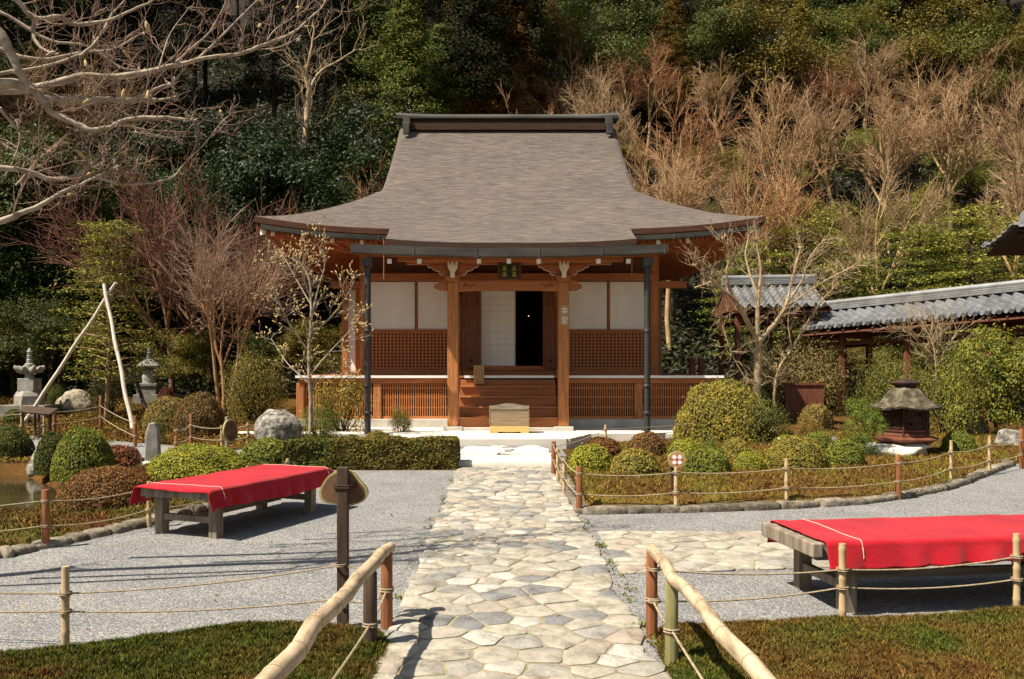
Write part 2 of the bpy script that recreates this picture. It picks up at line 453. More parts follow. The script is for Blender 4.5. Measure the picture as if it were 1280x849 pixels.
MOSS_GREEN = moss_material('green_moss', [(0.30, (0.15, 0.04, 0.022)), (0.39, (0.12, 0.066, 0.018)), (0.48, (0.088, 0.074, 0.015)), (0.58, (0.064, 0.076, 0.012)), (0.70, (0.072, 0.098, 0.013)), (0.8, (0.11, 0.075, 0.017))], 1.3)
MOSS_RUST = moss_material('rust_moss', [(0.32, (0.135, 0.125, 0.020)), (0.44, (0.145, 0.102, 0.020)), (0.55, (0.135, 0.078, 0.019)), (0.70, (0.115, 0.055, 0.017))], 1.4)

def leaf_material(name, trans=0.25, rough=0.55, spec=0.3, patches=False):
    """leaf colour comes from the object's colour, varied leaf by leaf and in patches"""
    m, nt, n, l, b = newmat(name)
    oi = n.new('ShaderNodeObjectInfo')
    g = n.new('ShaderNodeNewGeometry')
    c = mixc(nt, 1.0, oi.outputs['Color'], ramp(nt, g.outputs['Random Per Island'], [(0, (0.5, 0.5, 0.55)), (0.5, (0.95, 0.95, 0.9)), (0.85, (1.3, 1.25, 1.0)), (1, (1.75, 1.4, 0.9))]), 'MULTIPLY')
    v = coords(nt, 'pos')
    f = nz(nt, v, 2.2, 4, 0.6)
    c = mixc(nt, 1.0, c, ramp(nt, f, [(0.3, (0.72, 0.8, 0.8)), (0.7, (1.25, 1.15, 1.0))]), 'MULTIPLY')
    if patches:     # sparse, browned patches and bronzed tips
        f5 = nz(nt, v, 3.4, 6, 0.7)
        c = mixc(nt, ramp(nt, f5, [(0.54, (0, 0, 0)), (0.70, (0.5, 0.5, 0.5))]), c, (0.17, 0.10, 0.035))
    l.new(c, b.inputs['Base Color']); b.inputs['Roughness'].default_value = rough; b.inputs['Specular IOR Level'].default_value = spec
    tr = n.new('ShaderNodeBsdfTranslucent')
    l.new(c, tr.inputs[0])
    mx = n.new('ShaderNodeMixShader'); mx.inputs[0].default_value = trans
    l.new(b.outputs[0], mx.inputs[1]); l.new(tr.outputs[0], mx.inputs[2])
    l.new(mx.outputs[0], n['Material Output'].inputs[0])
    return m
LEAF = leaf_material('leaves', 0.28)
LEAF_GLOSS = leaf_material('glossy_leaves', 0.25, 0.5, 0.22)
LEAF_CLIP = leaf_material('clipped_leaves', 0.25, 0.6, 0.2, True)
NEEDLE = leaf_material('needles', 0.2, 0.7, 0.2)
CORE = generic('twiggy_shrub_inside', (0.014, 0.013, 0.006), (0.035, 0.028, 0.012), 12, (1, 1, 1), 1.0, 30, 0.6, 0.03, kind='obj')

def twig_material(name, ca, cb, scale=3.0):
    m, nt, n, l, b = newmat(name)
    oi = n.new('ShaderNodeObjectInfo')
    v = coords(nt, 'obj')
    f = nz(nt, v, scale, 5, 0.6)
    c = ramp(nt, f, [(0.3, ca), (0.7, cb)])
    c = mixc(nt, 1.0, c, oi.outputs['Color'], 'MULTIPLY')
    l.new(c, b.inputs['Base Color']); b.inputs['Roughness'].default_value = 0.85; b.inputs['Specular IOR Level'].default_value = 0.2
    return m
BARK = twig_material('pale_bark', (0.25, 0.175, 0.095), (0.46, 0.345, 0.21), 4)
BARK_DARK = twig_material('dark_bark', (0.025, 0.018, 0.012), (0.07, 0.05, 0.033), 4)
BARK_GREY = twig_material('silver_bark', (0.17, 0.13, 0.09), (0.43, 0.36, 0.275), 11)
TWIG = twig_material('twigs', (0.245, 0.165, 0.098), (0.45, 0.325, 0.205), 2)
TWIG_RED = twig_material('reddish_twigs', (0.13, 0.075, 0.055), (0.30, 0.20, 0.145), 5)
BUD = generic('velvet_buds', (0.34, 0.25, 0.11), (0.50, 0.38, 0.17), 10, (1, 1, 1), 0.9, 20, 0)

def cloth_material():
    m, nt, n, l, b = newmat('red_felt')
    v = coords(nt, 'obj')
    f = nz(nt, v, 2.0, 5, 0.6)
    c = ramp(nt, f, [(0.3, (0.27, 0.004, 0.010)), (0.55, (0.36, 0.007, 0.016)), (0.75, (0.44, 0.020, 0.028))])
    l.new(c, b.inputs['Base Color']); b.inputs['Roughness'].default_value = 0.95; b.inputs['Specular IOR Level'].default_value = 0.08
    b.inputs['Sheen Weight'].default_value = 0.15
    f2 = nz(nt, v, 7, 6, 0.7)
    f3 = nz(nt, v, 260, 3, 0.7)
    ad = n.new('ShaderNodeMath'); ad.operation = 'MULTIPLY_ADD'; l.new(f3, ad.inputs[0]); ad.inputs[1].default_value = 0.12; l.new(f2, ad.inputs[2])
    bump(nt, ad.outputs[0], 0.45, 0.02, b)
    return m
FELT = cloth_material()

def water_material():
    m, nt, n, l, b = newmat('murky_water')
    v = coords(nt, 'pos')
    f = nz(nt, v, 1.2, 4, 0.6)
    c = ramp(nt, f, [(0.3, (0.03, 0.022, 0.010)), (0.7, (0.05, 0.038, 0.017))])
    l.new(c, b.inputs['Base Color']); b.inputs['Roughness'].default_value = 0.06; b.inputs['Specular IOR Level'].default_value = 0.5
    f2 = nz(nt, v, 9, 3, 0.5)
    bump(nt, f2, 0.06, 0.02, b)
    return m
WATER = water_material()
# ------------------------------------------------------------------ terrain
def sstep(a, b, x):
    t = np.clip((np.asarray(x, float) - a) / (b - a), 0, 1)
    return t * t * (3 - 2 * t)

POND = [(-4.95, 9.75), (-5.5, 9.2), (-7.5, 8.0), (-13, 8), (-14, 14.6), (-7.7, 14.5), (-6.3, 12.9), (-5.45, 11.2)]

def poly_sd(px, py, poly):
    """signed distance, positive inside"""
    px = np.asarray(px, float); py = np.asarray(py, float)
    d = np.full(px.shape, 1e9); ins = np.zeros(px.shape, bool)
    n = len(poly)
    for i in range(n):
        ax, ay = poly[i]; bx_, by_ = poly[(i + 1) % n]
        ex, ey = bx_ - ax, by_ - ay
        t = np.clip(((px - ax) * ex + (py - ay) * ey) / (ex * ex + ey * ey), 0, 1)
        d = np.minimum(d, np.hypot(px - ax - t * ex, py - ay - t * ey))
        c = ((ay > py) != (by_ > py)) & (px < (bx_ - ax) * (py - ay) / ((by_ - ay) if by_ != ay else 1e-9) + ax)
        ins ^= c
    return np.where(ins, d, -d)

def H(x, y):
    x = np.asarray(x, float); y = np.asarray(y, float)
    left = sstep(-1.0, -4.5, x)
    right = sstep(2.0, 6.0, x)
    z = 0.24 * sstep(14.5, 20, y) * np.maximum(left, right)
    z = z + 0.5 * sstep(20, 27, y) * left
    y0 = 30.0 - 3.0 * sstep(-4, -12, x) + 0.0
    h = np.clip(y - y0, 0, 60)
    z = z + 0.88 * h * h / (h + 2.2)
    # the valley sides
    z = z + 0.5 * np.clip(-x - 24, 0, 60) + 0.5 * np.clip(x - 26, 0, 60)
    sd = poly_sd(x, y, POND)
    z = z - 0.75 * sstep(-0.05, 0.7, sd)
    return z
def h1(x, y): return float(H(np.array([x]), np.array([y]))[0])

def G(px, py, z=0.0):
    """ground point seen at a place of the photograph (only used to measure positions)"""
    Y = FPX * (EYE - z) / (py - CY)
    return ((px - CX) * Y / FPX, Y)
def gpt(px, py):
    z = 0.0
    for _ in range(30):
        X, Y = G(px, py, z)
        z = 0.5 * z + 0.5 * h1(X, min(Y, 60))
    return X, Y, z
def atY(px, py, Y):
    return ((px - CX) * Y / FPX, Y, EYE - (py - CY) * Y / FPX)

xs = np.concatenate([np.linspace(-110, -30, 21)[:-1], np.linspace(-30, -15, 16)[:-1], np.linspace(-15, 12, 109)[:-1], np.linspace(12, 30, 19)[:-1], np.linspace(30, 110, 21)])
ys = np.concatenate([np.linspace(-110, -6, 14)[:-1], np.linspace(-6, 24, 121)[:-1], np.linspace(24, 60, 37)[:-1], np.linspace(60, 110, 12)])
XX, YY = np.meshgrid(xs, ys, indexing='ij')
ZZ = H(XX, YY) + np.where(YY > 31, 0.25 * np.sin(XX * 1.3) * np.sin(YY * 1.7), 0)
t = MB()
nu, nv = len(xs), len(ys)
fs = []
for i in range(nu - 1):
    for j in range(nv - 1):
        fs.append((i*nv + j, (i+1)*nv + j, (i+1)*nv + j + 1, i*nv + j + 1))
t.add(np.stack([XX, YY, ZZ], -1).reshape(-1, 3), fs)
fy = [ys[f[0] % nv] for f in fs]
t.m = [1 if y > 25.5 else 0 for y in fy]
tag(t.build('ground', [SOIL, LITTER], smooth=180), kind='structure')

def ear_sheet(poly, z, name, mat):
    import mathutils
    m = MB(); tri = mathutils.geometry.tessellate_polygon([[Vector((p[0], p[1], 0)) for p in poly]])
    m.add([(p[0], p[1], z) for p in poly], [tuple(f) for f in tri])
    o = m.build(name, mat)
    me = o.data
    import bmesh
    bm = bmesh.new(); bm.from_mesh(me)
    bmesh.ops.recalc_face_normals(bm, faces=bm.faces)
    if sum(f.normal.z for f in bm.faces) < 0: bmesh.ops.reverse_faces(bm, faces=bm.faces)
    bm.to_mesh(me); bm.free()
    return o

gravel_poly = [(-12, -5), (-12, 2.0), (-8.5, 3.6), (-6.0, 5.6), (-4.2, 7.45), (-3.6, 8.9), (-3.15, 10.6), (-3.2, 13.45), (-0.7, 13.5), (-0.7, 14.4), (1.2, 14.4), (1.6, 14.0), (9, 14.4), (14, 15.2), (16, -5)]
gr = ear_sheet(gravel_poly, 0.006, 'gravel_court', GRAVEL); tag(gr, kind='structure')
# gravel lane across the left garden, draped on the ground
m = MB()
def lane(u, v):
    x = -13 + u * 9.2; y = 16.6 + 0.5 * math.sin(u * 5) + v * 1.5 - u * 1.6
    return (x, y, h1(x, y) + 0.02)
m.grid(lane, np.linspace(0, 1, 40), np.linspace(0, 1, 6))
tag(m.build('gravel_path', GRAVEL), kind='structure')
# pond
m = MB(); m.add([(-16, 6.5, -0.17), (-4.5, 6.5, -0.17), (-4.5, 16, -0.17), (-16, 16, -0.17)], [(0, 1, 2, 3)])
tag(m.build('pond_water', WATER), kind='structure')

# ------------------------------------------------------------------ flagstones
def clip_poly(poly, a, b, c):
    """keep the part with a*x+b*y<=c"""
    out = []
    n = len(poly)
    for i in range(n):
        p, q = poly[i], poly[(i + 1) % n]
        dp, dq = a*p[0] + b*p[1] - c, a*q[0] + b*q[1] - c
        if dp <= 0: out.append(p)
        if (dp < 0 < dq) or (dq < 0 < dp):
            t = dp / (dp - dq)
            out.append((p[0] + t*(q[0]-p[0]), p[1] + t*(q[1]-p[1])))
    return out

def flagstones(mb, outline, seeds, rng, z0, rise, gap=0.009):
    """irregular stones: Voronoi cells inside an outline (convex), shrunk, rounded and tilted"""
    S = np.array(seeds)
    for i, s in enumerate(S):
        cell = list(outline)
        d = np.hypot(*(S - s).T); near = np.argsort(d)[1:18]
        for j in near:
            q = S[j]
            a, b = q - s; c = (q @ q - s @ s) / 2
            cell = clip_poly(cell, a, b, c)
            if len(cell) < 3: break
        if len(cell) < 3: continue
        C = np.array(cell); cen = C.mean(0)
        rr = np.hypot(*(C - cen).T).mean()
        if rr < 0.03: continue
        # Chaikin rounding with wobble
        P = C
        keep = max(0.55, (rr - gap) / rr)
        P = cen + (P - cen) * keep
        # densify long edges, jitter, round
        Q = []
        for k in range(len(P)):
            a, b = P[k], P[(k + 1) % len(P)]
            Q.append(a)
            if np.hypot(*(b - a)) > 0.09:
                mid = (a + b) / 2
                nrmv = np.array([-(b - a)[1], (b - a)[0]])
                Q.append(mid + nrmv * rng.uniform(-0.05, 0.055))
        P = np.array(Q)
        for _ in range(2):
            Pn = np.roll(P, -1, 0)
            P = np.stack([P * 0.86 + Pn * 0.14, P * 0.14 + Pn * 0.86], 1).reshape(-1, 2)
        n = len(P)
        hz = rise * rng.uniform(0.7, 1.25)
        tx, ty = rng.normal(0, 0.012, 2)
        def zz(p, base): return base + tx * (p[0] - cen[0]) + ty * (p[1] - cen[1])
        vs = [(p[0], p[1], z0 - 0.03) for p in P]
        vs += [(p[0], p[1], zz(p, z0 + hz * 0.55)) for p in P]
        I = cen + (P - cen) * max(0.5, 1 - 0.018 / rr)
        vs += [(p[0], p[1], zz(p, z0 + hz)) for p in I]
        I2 = cen + (P - cen) * 0.45
        vs += [(p[0], p[1], zz(p, z0 + hz + 0.004 + rng.uniform(-0.003, 0.003))) for p in I2]
        vs.append((cen[0], cen[1], zz(cen, z0 + hz + 0.005)))
        fs = []
        for ring in range(3):
            for k in range(n):
                k2 = (k + 1) % n
                fs.append((ring*n + k, ring*n + k2, (ring+1)*n + k2, (ring+1)*n + k))
        for k in range(n): fs.append((3*n + k, 3*n + (k + 1) % n, 4*n))
        mb.add(vs, fs)

def poisson(outline_fn, box, rfun, rng, tries=9000):
    pts = []
    x0, x1, y0, y1 = box
    for _ in range(tries):
        p = np.array([rng.uniform(x0, x1), rng.uniform(y0, y1)])
        if not outline_fn(p): continue
        r = rfun(p) * rng.choice([0.72, 1.0, 1.25])
        if all((p[0]-q[0])**2 + (p[1]-q[1])**2 > (0.5*(r + q[2]))**2 for q in pts): pts.append((p[0], p[1], r))
    return [(p[0], p[1]) for p in pts]

rng = np.random.default_rng(11)
m = MB()
PXL, PXR = -0.655, 0.845
out = [(PXL, -3.0), (PXR, -3.0), (PXR, 13.85), (PXL, 13.85)]
seeds = poisson(lambda p: True, (PXL, PXR, 2.0, 13.85), lambda p: 0.205, rng, 18000)
flagstones(m, [(PXL, 1.9), (PXR, 1.9), (PXR, 13.85), (PXL, 13.85)], seeds, rng, 0.012, 0.014)
def ragged(mb):
    for i, (x, y, z) in enumerate(mb.v):
        c = (PXL + PXR)/2; a_ = abs(x - c); sd_ = 1 if x > c else -1
        w_ = min(1, max(0, (a_ - 0.40)/0.33))
        k_ = 0.055*mnoise.noise(Vector((y*2.3, sd_*5.0, 1.7))) + 0.035*mnoise.noise(Vector((y*6.1, sd_*3.0, 4.2))) + 0.02*math.exp(-max(0, y - 3)*0.5)
        mb.v[i] = (x + sd_*w_*k_, y, z)
ragged(m)
tag(m.build('flagstone_path', FLAG, smooth=45), kind='structure')
m = MB(); m.grid(lambda a_, b_: (PXL + a_*(PXR - PXL), b_, 0.016 - (0.03 if a_ in (0.0, 1.0) else 0)), [0.0, 0.02, 0.35, 0.65, 0.98, 1.0], np.linspace(-3, 13.83, 200)); ragged(m)
tag(m.build('path_bedding', MORTAR), kind='structure')
# side path to the right
m = MB(); sd0 = [(0.93, 6.72), (2.75, 6.95), (2.75, 8.45), (0.93, 8.45)]
seeds = poisson(lambda p: True, (0.93, 2.75, 6.7, 8.45), lambda p: 0.25, rng, 6000)
flagstones(m, sd0, seeds, rng, 0.010, 0.014)
tag(m.build('side_path', FLAG, smooth=45), kind='structure')
m = MB(); m.prism([(0.95, 6.76), (2.73, 6.98), (2.73, 8.43), (0.95, 8.43)], -0.05, 0.014, 'z')
tag(m.build('side_path_bedding', MORTAR), kind='structure')

# slab step, gravel strip with two flat stones, terrace
def wobbly_slab(mb, poly, z0, z1, rng, sub=5, amp=0.012):
    P = []
    for k in range(len(poly)):
        a, b = np.array(poly[k]), np.array(poly[(k + 1) % len(poly)])
        for s in range(sub):
            P.append(a + (b - a) * s / sub + rng.normal(0, amp, 2))
    P = np.array(P); cen = P.mean(0); n = len(P)
    I = cen + (P - cen) * 0.985
    vs = [(p[0], p[1], z0) for p in P] + [(p[0], p[1], z1 - 0.014) for p in P] + [(p[0], p[1], z1) for p in I] + [(cen[0], cen[1], z1 + 0.004)]
    fs = []
    for ring in range(2):
        for k in range(n):
            k2 = (k + 1) % n
            fs.append((ring*n + k, ring*n + k2, (ring+1)*n + k2, (ring+1)*n + k))
    for k in range(n): fs.append((2*n + k, 2*n + (k + 1) % n, 3*n))
    mb.add(vs, fs)
m = MB()
wobbly_slab(m, [(-0.86, 13.9), (0.86, 13.9), (0.88, 15.0), (-0.86, 15.0)], -0.03, 0.085, rng, 9, 0.008)
tag(m.build('slab_step', PALE_SLAB, smooth=40), kind='structure')
m = MB(); m.bx(-1.4, 1.15, 15.0, 16.97, -0.05, 0.075)
tag(m.build('gravel_strip', GRAVEL), kind='structure')
m = MB()
wobbly_slab(m, [(-0.72, 15.25), (-0.05, 15.12), (0.12, 15.6), (0.0, 16.3), (-0.3, 16.42), (-0.66, 16.2)], 0.04, 0.105, rng, 4, 0.02)
wobbly_slab(m, [(0.2, 15.15), (0.86, 15.1), (0.9, 15.8), (0.72, 16.4), (0.36, 16.35), (0.26, 15.7)], 0.04, 0.11, rng, 4, 0.02)
for c in [(0.12, 15.4, 0.12), (0.17, 16.2, 0.14), (-0.5, 16.6, 0.13), (0.62, 16.68, 0.16), (0.0, 16.65, 0.15), (-0.85, 16.5, 0.12)]:
    a = [(c[0] + c[2]*math.cos(k)*1.2, c[1] + c[2]*math.sin(k)*0.8) for k in np.linspace(0, 2*math.pi, 6)[:-1]]
    wobbly_slab(m, a, 0.04, 0.09, rng, 3, 0.012)
tag(m.build('stepping_stones', PALE_SLAB, smooth=40), kind='structure')
m = MB()
wobbly_slab(m, [(-5.9, 18.35), (-2.3, 18.35), (-1.9, 17.25), (-1.55, 16.98), (1.25, 16.98), (1.45, 17.2), (1.9, 18.35), (6.6, 18.35), (6.6, 30), (-5.9, 30)], -0.05, 0.21, rng, 9, 0.015)
tag(m.build('terrace', TERRACE, smooth=40), kind='structure')

# ------------------------------------------------------------------ main hall
HX = 0.24
hall = empty('temple_hall', (HX, 21.4, 0.21), 'red-brown wooden temple hall with a broad sweeping bark roof and latticed veranda', 'temple')
def hp(mb, name, mats, parent=hall, smooth=None, bevel=0.0):
    return mb.build(name, mats, parent, smooth, 'world', bevel)

EY, UW, RUN = 19.3, 5.61, 5.4      # eave line, half width, run to the ridge
YC = EY + RUN
def PZ(u): return 4.6 + 0.42*u + 0.049*u*u
def lift(a, u): return 0.30 * (abs(a)**3.6) * max(0, 1 - max(u, 0)/2.6)
def xmax(u):
    a, b = UW - u, 3.17 - 0.045*(u - 2.3)
    k = 0.35
    return max(a, b) + k * max(0, 1 - abs(a - b)/k)**2 * 0.25
THK = 0.125
def fr(s, u, back=False, drop=0.0):
    w = xmax(u)
    x = s * w
    z = PZ(u) + lift(x / UW, u) - drop
    # the bark is thicker and rolls over at the verge of the upper roof
    if u > 2.4: z -= 0.07 * max(0, (abs(s) - 0.955) / 0.045)**2
    y = EY + u
    if back: y = 2*YC - y
    return (HX + x, y, z)
S = np.concatenate([np.linspace(-1, -0.93, 6)[:-1], np.linspace(-0.93, 0.93, 47)[:-1], np.linspace(0.93, 1, 6)])
U = np.linspace(0, RUN, 44)
roof = MB(); roof.edge = 1
roof.slab(lambda s, u: fr(s, u), lambda s, u: fr(s, u, drop=THK), S, U)
roof.slab(lambda s, u: fr(s, u, True), lambda s, u: fr(s, u, True, THK), S, U)
for sg in (-1, 1):
    def sd_(s, u, drop=0.0, sg=sg):
        w = RUN - u
        y = YC + s * w
        return (HX + sg*(UW - u), y, PZ(u) + lift(s * w / RUN, u) * (1 if abs(s) <= 1 else 1) - drop)
    roof.slab(lambda s, u: sd_(s, u), lambda s, u: sd_(s, u, THK), np.linspace(-1, 1, 41), np.linspace(0, 2.75, 18))
    # gable wall of the upper roof
    roof.mi = 2
    gx = HX + sg * 2.86
    gp = [(EY + u_, PZ(u_) - 0.17) for u_ in np.linspace(2.3, RUN, 9)]
    roof.prism(gp + [(2*YC - a_, z_) for a_, z_ in gp[::-1][1:]], gx, gx - sg*0.06, 'x')
    roof.mi = 0
# the projecting portico roof, a continuation of the front slope
KW = 2.56
def kr(s, u, drop=0.0):
    x = s * (KW + 0.06*max(0, -u/1.35 - 1) + 0.08*(1 + u/1.35))
    return (HX + x, EY + u, PZ(u) + lift(x/UW, 0)*(1 + u/1.35) + 0.085*abs(s)**3*(-u/1.35) - drop + (0.004 if u > -1.3 else 0))
KS = np.linspace(-1, 1, 31); KU = np.linspace(-1.35, 0.55, 16)
roof.edge = 3
roof.slab(lambda s, u: kr(s, u), lambda s, u: kr(s, u, THK), KS, KU)
roof_o = hp(roof, 'roof', [ROOF, BARK_EDGE, WOOD_DARK, EDGE_DARK], smooth=35)

# ridge
m = MB()
zr = PZ(RUN)
m.bx(HX - 2.80, HX + 2.80, YC - 0.26, YC + 0.26, zr - 0.12, zr + 0.10)
m.bx(HX - 2.84, HX + 2.84, YC - 0.20, YC + 0.20, zr + 0.10, zr + 0.20)
rb = hp(m, 'ridge_beam', EDGE_DARK, roof_o)
m = MB()
def cap(s, v):
    x = s * 3.10
    return (HX + x, YC + 0.30*math.cos(v), zr + 0.22 + 0.13*math.sin(v) + 0.05*abs(s)**4)
m.grid(cap, np.linspace(-1, 1, 25), np.linspace(0, math.pi, 9), flip=True)
m.bx(HX - 3.08, HX + 3.08, YC - 0.30, YC + 0.30, zr + 0.19, zr + 0.235)
hp(m, 'ridge_cap', COPPER, roof_o, smooth=50)
for sg in (-1, 1):
    m = MB()
    x = HX + sg*2.80
    m.bx(x - 0.10, x + 0.10, YC - 0.40, YC + 0.40, zr - 0.06, zr + 0.20)
    m.bx(x - 0.085, x + 0.085, YC - 0.50, YC - 0.40, zr - 0.30, zr + 0.03)
    m.bx(x - 0.115, x + 0.115, YC - 0.42, YC + 0.42, zr - 0.02, zr + 0.04)
    m.bx(x - 0.085, x + 0.085, YC + 0.40, YC + 0.50, zr - 0.30, zr + 0.03)
    hp(m, 'ridge_end_cap', COPPER, roof_o, bevel=0.012)

# eaves: soffit boards, rafters with white ends, fascia, gutters
m = MB()
def sof(sg):
    def f(a, b):   # a along the eave -1..1, b 0 at the eave, 1 at the wall
        u = 0.10 + b*2.05
        return (HX + a*(UW - u), EY + u, 4.6 + lift(a*(UW-u)/UW, u)*0.9 - 0.19 + 0.05*b*2)
    return f
m.grid(sof(1), np.linspace(-1, 1, 31), np.linspace(0, 1, 6), flip=True)
for sg in (-1, 1):
    def sofs(a, b, sg=sg):
        u = 0.10 + b*2.05
        return (HX + sg*(UW - u), YC + a*(RUN - u), 4.6 + lift(a*(RUN-u)/RUN, u)*0.9 - 0.19 + 0.1*b)
    m.grid(sofs, np.linspace(-1, 1, 31), np.linspace(0, 1, 6), flip=(sg > 0))
hp(m, 'soffit', WOOD_SOFFIT)
raf = MB()
for k in range(-8, 9):
    x = k * 0.655
    if abs(x) > 5.4: continue
    l0 = lift(x/UW, 0)
    zt = 4.6 + l0 - 0.30
    r1_ = MB(); r1_.beam((HX + x, EY + 0.14, zt), (HX + x, 21.55, 4.45), 0.075, 0.10)
    ro_ = hp(r1_, 'rafter', WOOD_SOFFIT)
    e1_ = MB(); e1_.box((HX + x, EY + 0.13, zt), (0.085, 0.03, 0.11))
    hp(e1_, 'white_rafter_end', WHITE_END, ro_)
for sg in (-1, 1):
    raf = MB()
    for k in range(1, 25):    # close-set minor rafters on the outer corners, seen from below
        x = sg * (2.9 + k*0.108)
        raf.beam((HX + x, EY + 0.30, 4.6 + lift(x/UW, 0) - 0.25), (HX + sg*max(2.9, abs(x) - 0.0), 21.3, 4.47 + lift(x/UW, 2)*0.5), 0.045, 0.06)
    for k in range(0, 30):
        y = EY + 0.8 + k*0.33
        if y > 2*YC - EY - 0.8: break
        a = (y - YC)/RUN
        raf.beam((HX + sg*(UW - 0.14), y, 4.6 + lift(a, 0) - 0.26), (HX + sg*3.5, y, 4.47), 0.06, 0.08)
    raf.beam((HX + sg*(UW - 0.16), EY + 0.16, 4.60 + 0.30 - 0.30), (HX + sg*3.45, 21.5, 4.36), 0.14, 0.17)   # hip rafter
    e1_ = MB(); e1_.box((HX + sg*(UW - 0.15), EY + 0.15, 4.60), (0.15, 0.05, 0.18), rz=sg*R(45)); hp(e1_, 'white_hip_end', WHITE_END)
    hp(raf, 'rafters', WOOD_SOFFIT)
m = MB()
def fasc(s, v):
    x = s * (UW - 0.1)
    z = 4.6 + lift(x/UW, 0) - THK
    return (HX + x, EY + 0.07 + (0.08 if v in (1, 2) else 0), z - (0.0 if v in (0, 1) else 0.07))
m.grid(fasc, np.linspace(-1, 1, 31), [0, 1, 2, 3, 0], flip=True)
for sg in (-1, 1):
    def fs_(s, v, sg=sg):
        y = YC + s*(RUN - 0.1)
        z = 4.6 + lift(s*(RUN - 0.1)/RUN, 0) - THK
        return (HX + sg*(UW - 0.07 - (0.08 if v in (1, 2) else 0)), y, z - (0.0 if v in (0, 1) else 0.07))
    m.grid(fs_, np.linspace(-1, 1, 31), [0, 1, 2, 3, 0], flip=(sg < 0))
hp(m, 'eave_fascia', WOOD_H)
def gutter(x0, x1, y, zf, w, h):
    mb = MB()
    prof = [(-w/2, h), (-w/2 - 0.012, h + 0.012), (-w/2, 0.02), (-w/2 + 0.03, 0), (w/2 - 0.03, 0), (w/2, 0.02), (w/2, h), (w/2 - 0.015, h), (w/2 - 0.02, 0.03), (-w/2 + 0.02, 0.03), (-w/2 + 0.015, h)]
    xs_ = np.linspace(x0, x1, 17)
    n = len(prof)
    vs = [(x, y + p[0], zf(x) + p[1]) for x in xs_ for p in prof]
    fs = [(i*n + j, i*n + (j+1) % n, (i+1)*n + (j+1) % n, (i+1)*n + j) for i in range(16) for j in range(n)]
    fs += [tuple(range(n-1, -1, -1)), tuple(16*n + j for j in range(n))]
    mb.add(vs, fs)
    L = x1 - x0
    for k in range(1, int(abs(L)/1.28) + 1):    # joint straps
        x = x0 + k*1.28*(1 if L > 0 else -1)
        mb.bx(x - 0.02, x + 0.02, y - w/2 - 0.016, y + w/2 + 0.004, zf(x) - 0.006, zf(x) + h + 0.006)
    return mb
zg = lambda x: 4.6 + lift((x - HX)/UW, 0) - THK - 0.145
for sg in (-1, 1):
    a, b = HX + sg*5.44, HX + sg*2.3
    hp(gutter(min(a, b), max(a, b), EY - 0.01, zg, 0.09, 0.10), 'eave_gutter', COPPER, smooth=30)
zk = lambda x: 3.825 + 0.085*(abs(x - HX)/3.25)**2
kg = hp(gutter(HX - 3.27, HX + 3.2, 17.99, zk, 0.13, 0.175), 'portico_gutter', COPPER, smooth=30)
for sg, x in ((-1, -2.72), (1, 3.06)):
    m = MB()
    m.tube([(x, 18.2, 0.20), (x, 18.2, 3.75)], 0.066, 12)
    for z in (0.6, 1.16, 2.30):
        m.lathe([(0.076, 0), (0.084, 0.015), (0.084, 0.05), (0.076, 0.065)], 12, (x, 18.2, z))
    m.bx(x - 0.10, x + 0.10, 18.02, 18.3, 3.66, 3.83)
    hp(m, 'downpipe', PIPE, smooth=40)
    m = MB()   # stay rod hanging from the eave
    m.tube([(x + (0.27 if sg < 0 else -0.24), 18.7, 4.3), (x + (0.27 if sg < 0 else -0.24), 18.7, 3.45)], 0.012, 6)
    hp(m, 'stay_rod', WOOD_H)

# portico fascia under the thatch
m = MB()
m.bx(HX - 2.5, HX + 2.5, 18.06, 18.14, 3.86, 3.975)
m.bx(HX - 2.35, HX + 2.35, 18.32, 18.44, 3.79, 3.88)
hp(m, 'portico_fascia', WOOD_H)
m = MB()
for k in range(-7, 8):
    m.beam((HX + k*0.33, 18.0, 3.93), (HX + k*0.33, 21.5, 4.42), 0.05, 0.07)
hp(m, 'portico_rafters', WOOD_SOFFIT)
m = MB()
m.grid(lambda a, b: (HX + a*2.5, 18.05 + b*3.4, 4.02 + b*0.43), np.linspace(-1, 1, 9), np.linspace(0, 1, 5), flip=True)
hp(m, 'portico_soffit', WOOD_SOFFIT)
for px in (488, 525, 599, 636, 673, 747, 784):
    x = (px - CX)*18.2/FPX
    m = MB(); m.bx(x - 0.043, x + 0.043, 18.02, 18.08, 3.71, 3.80)
    hp(m, 'white_rafter_end', WHITE_END)

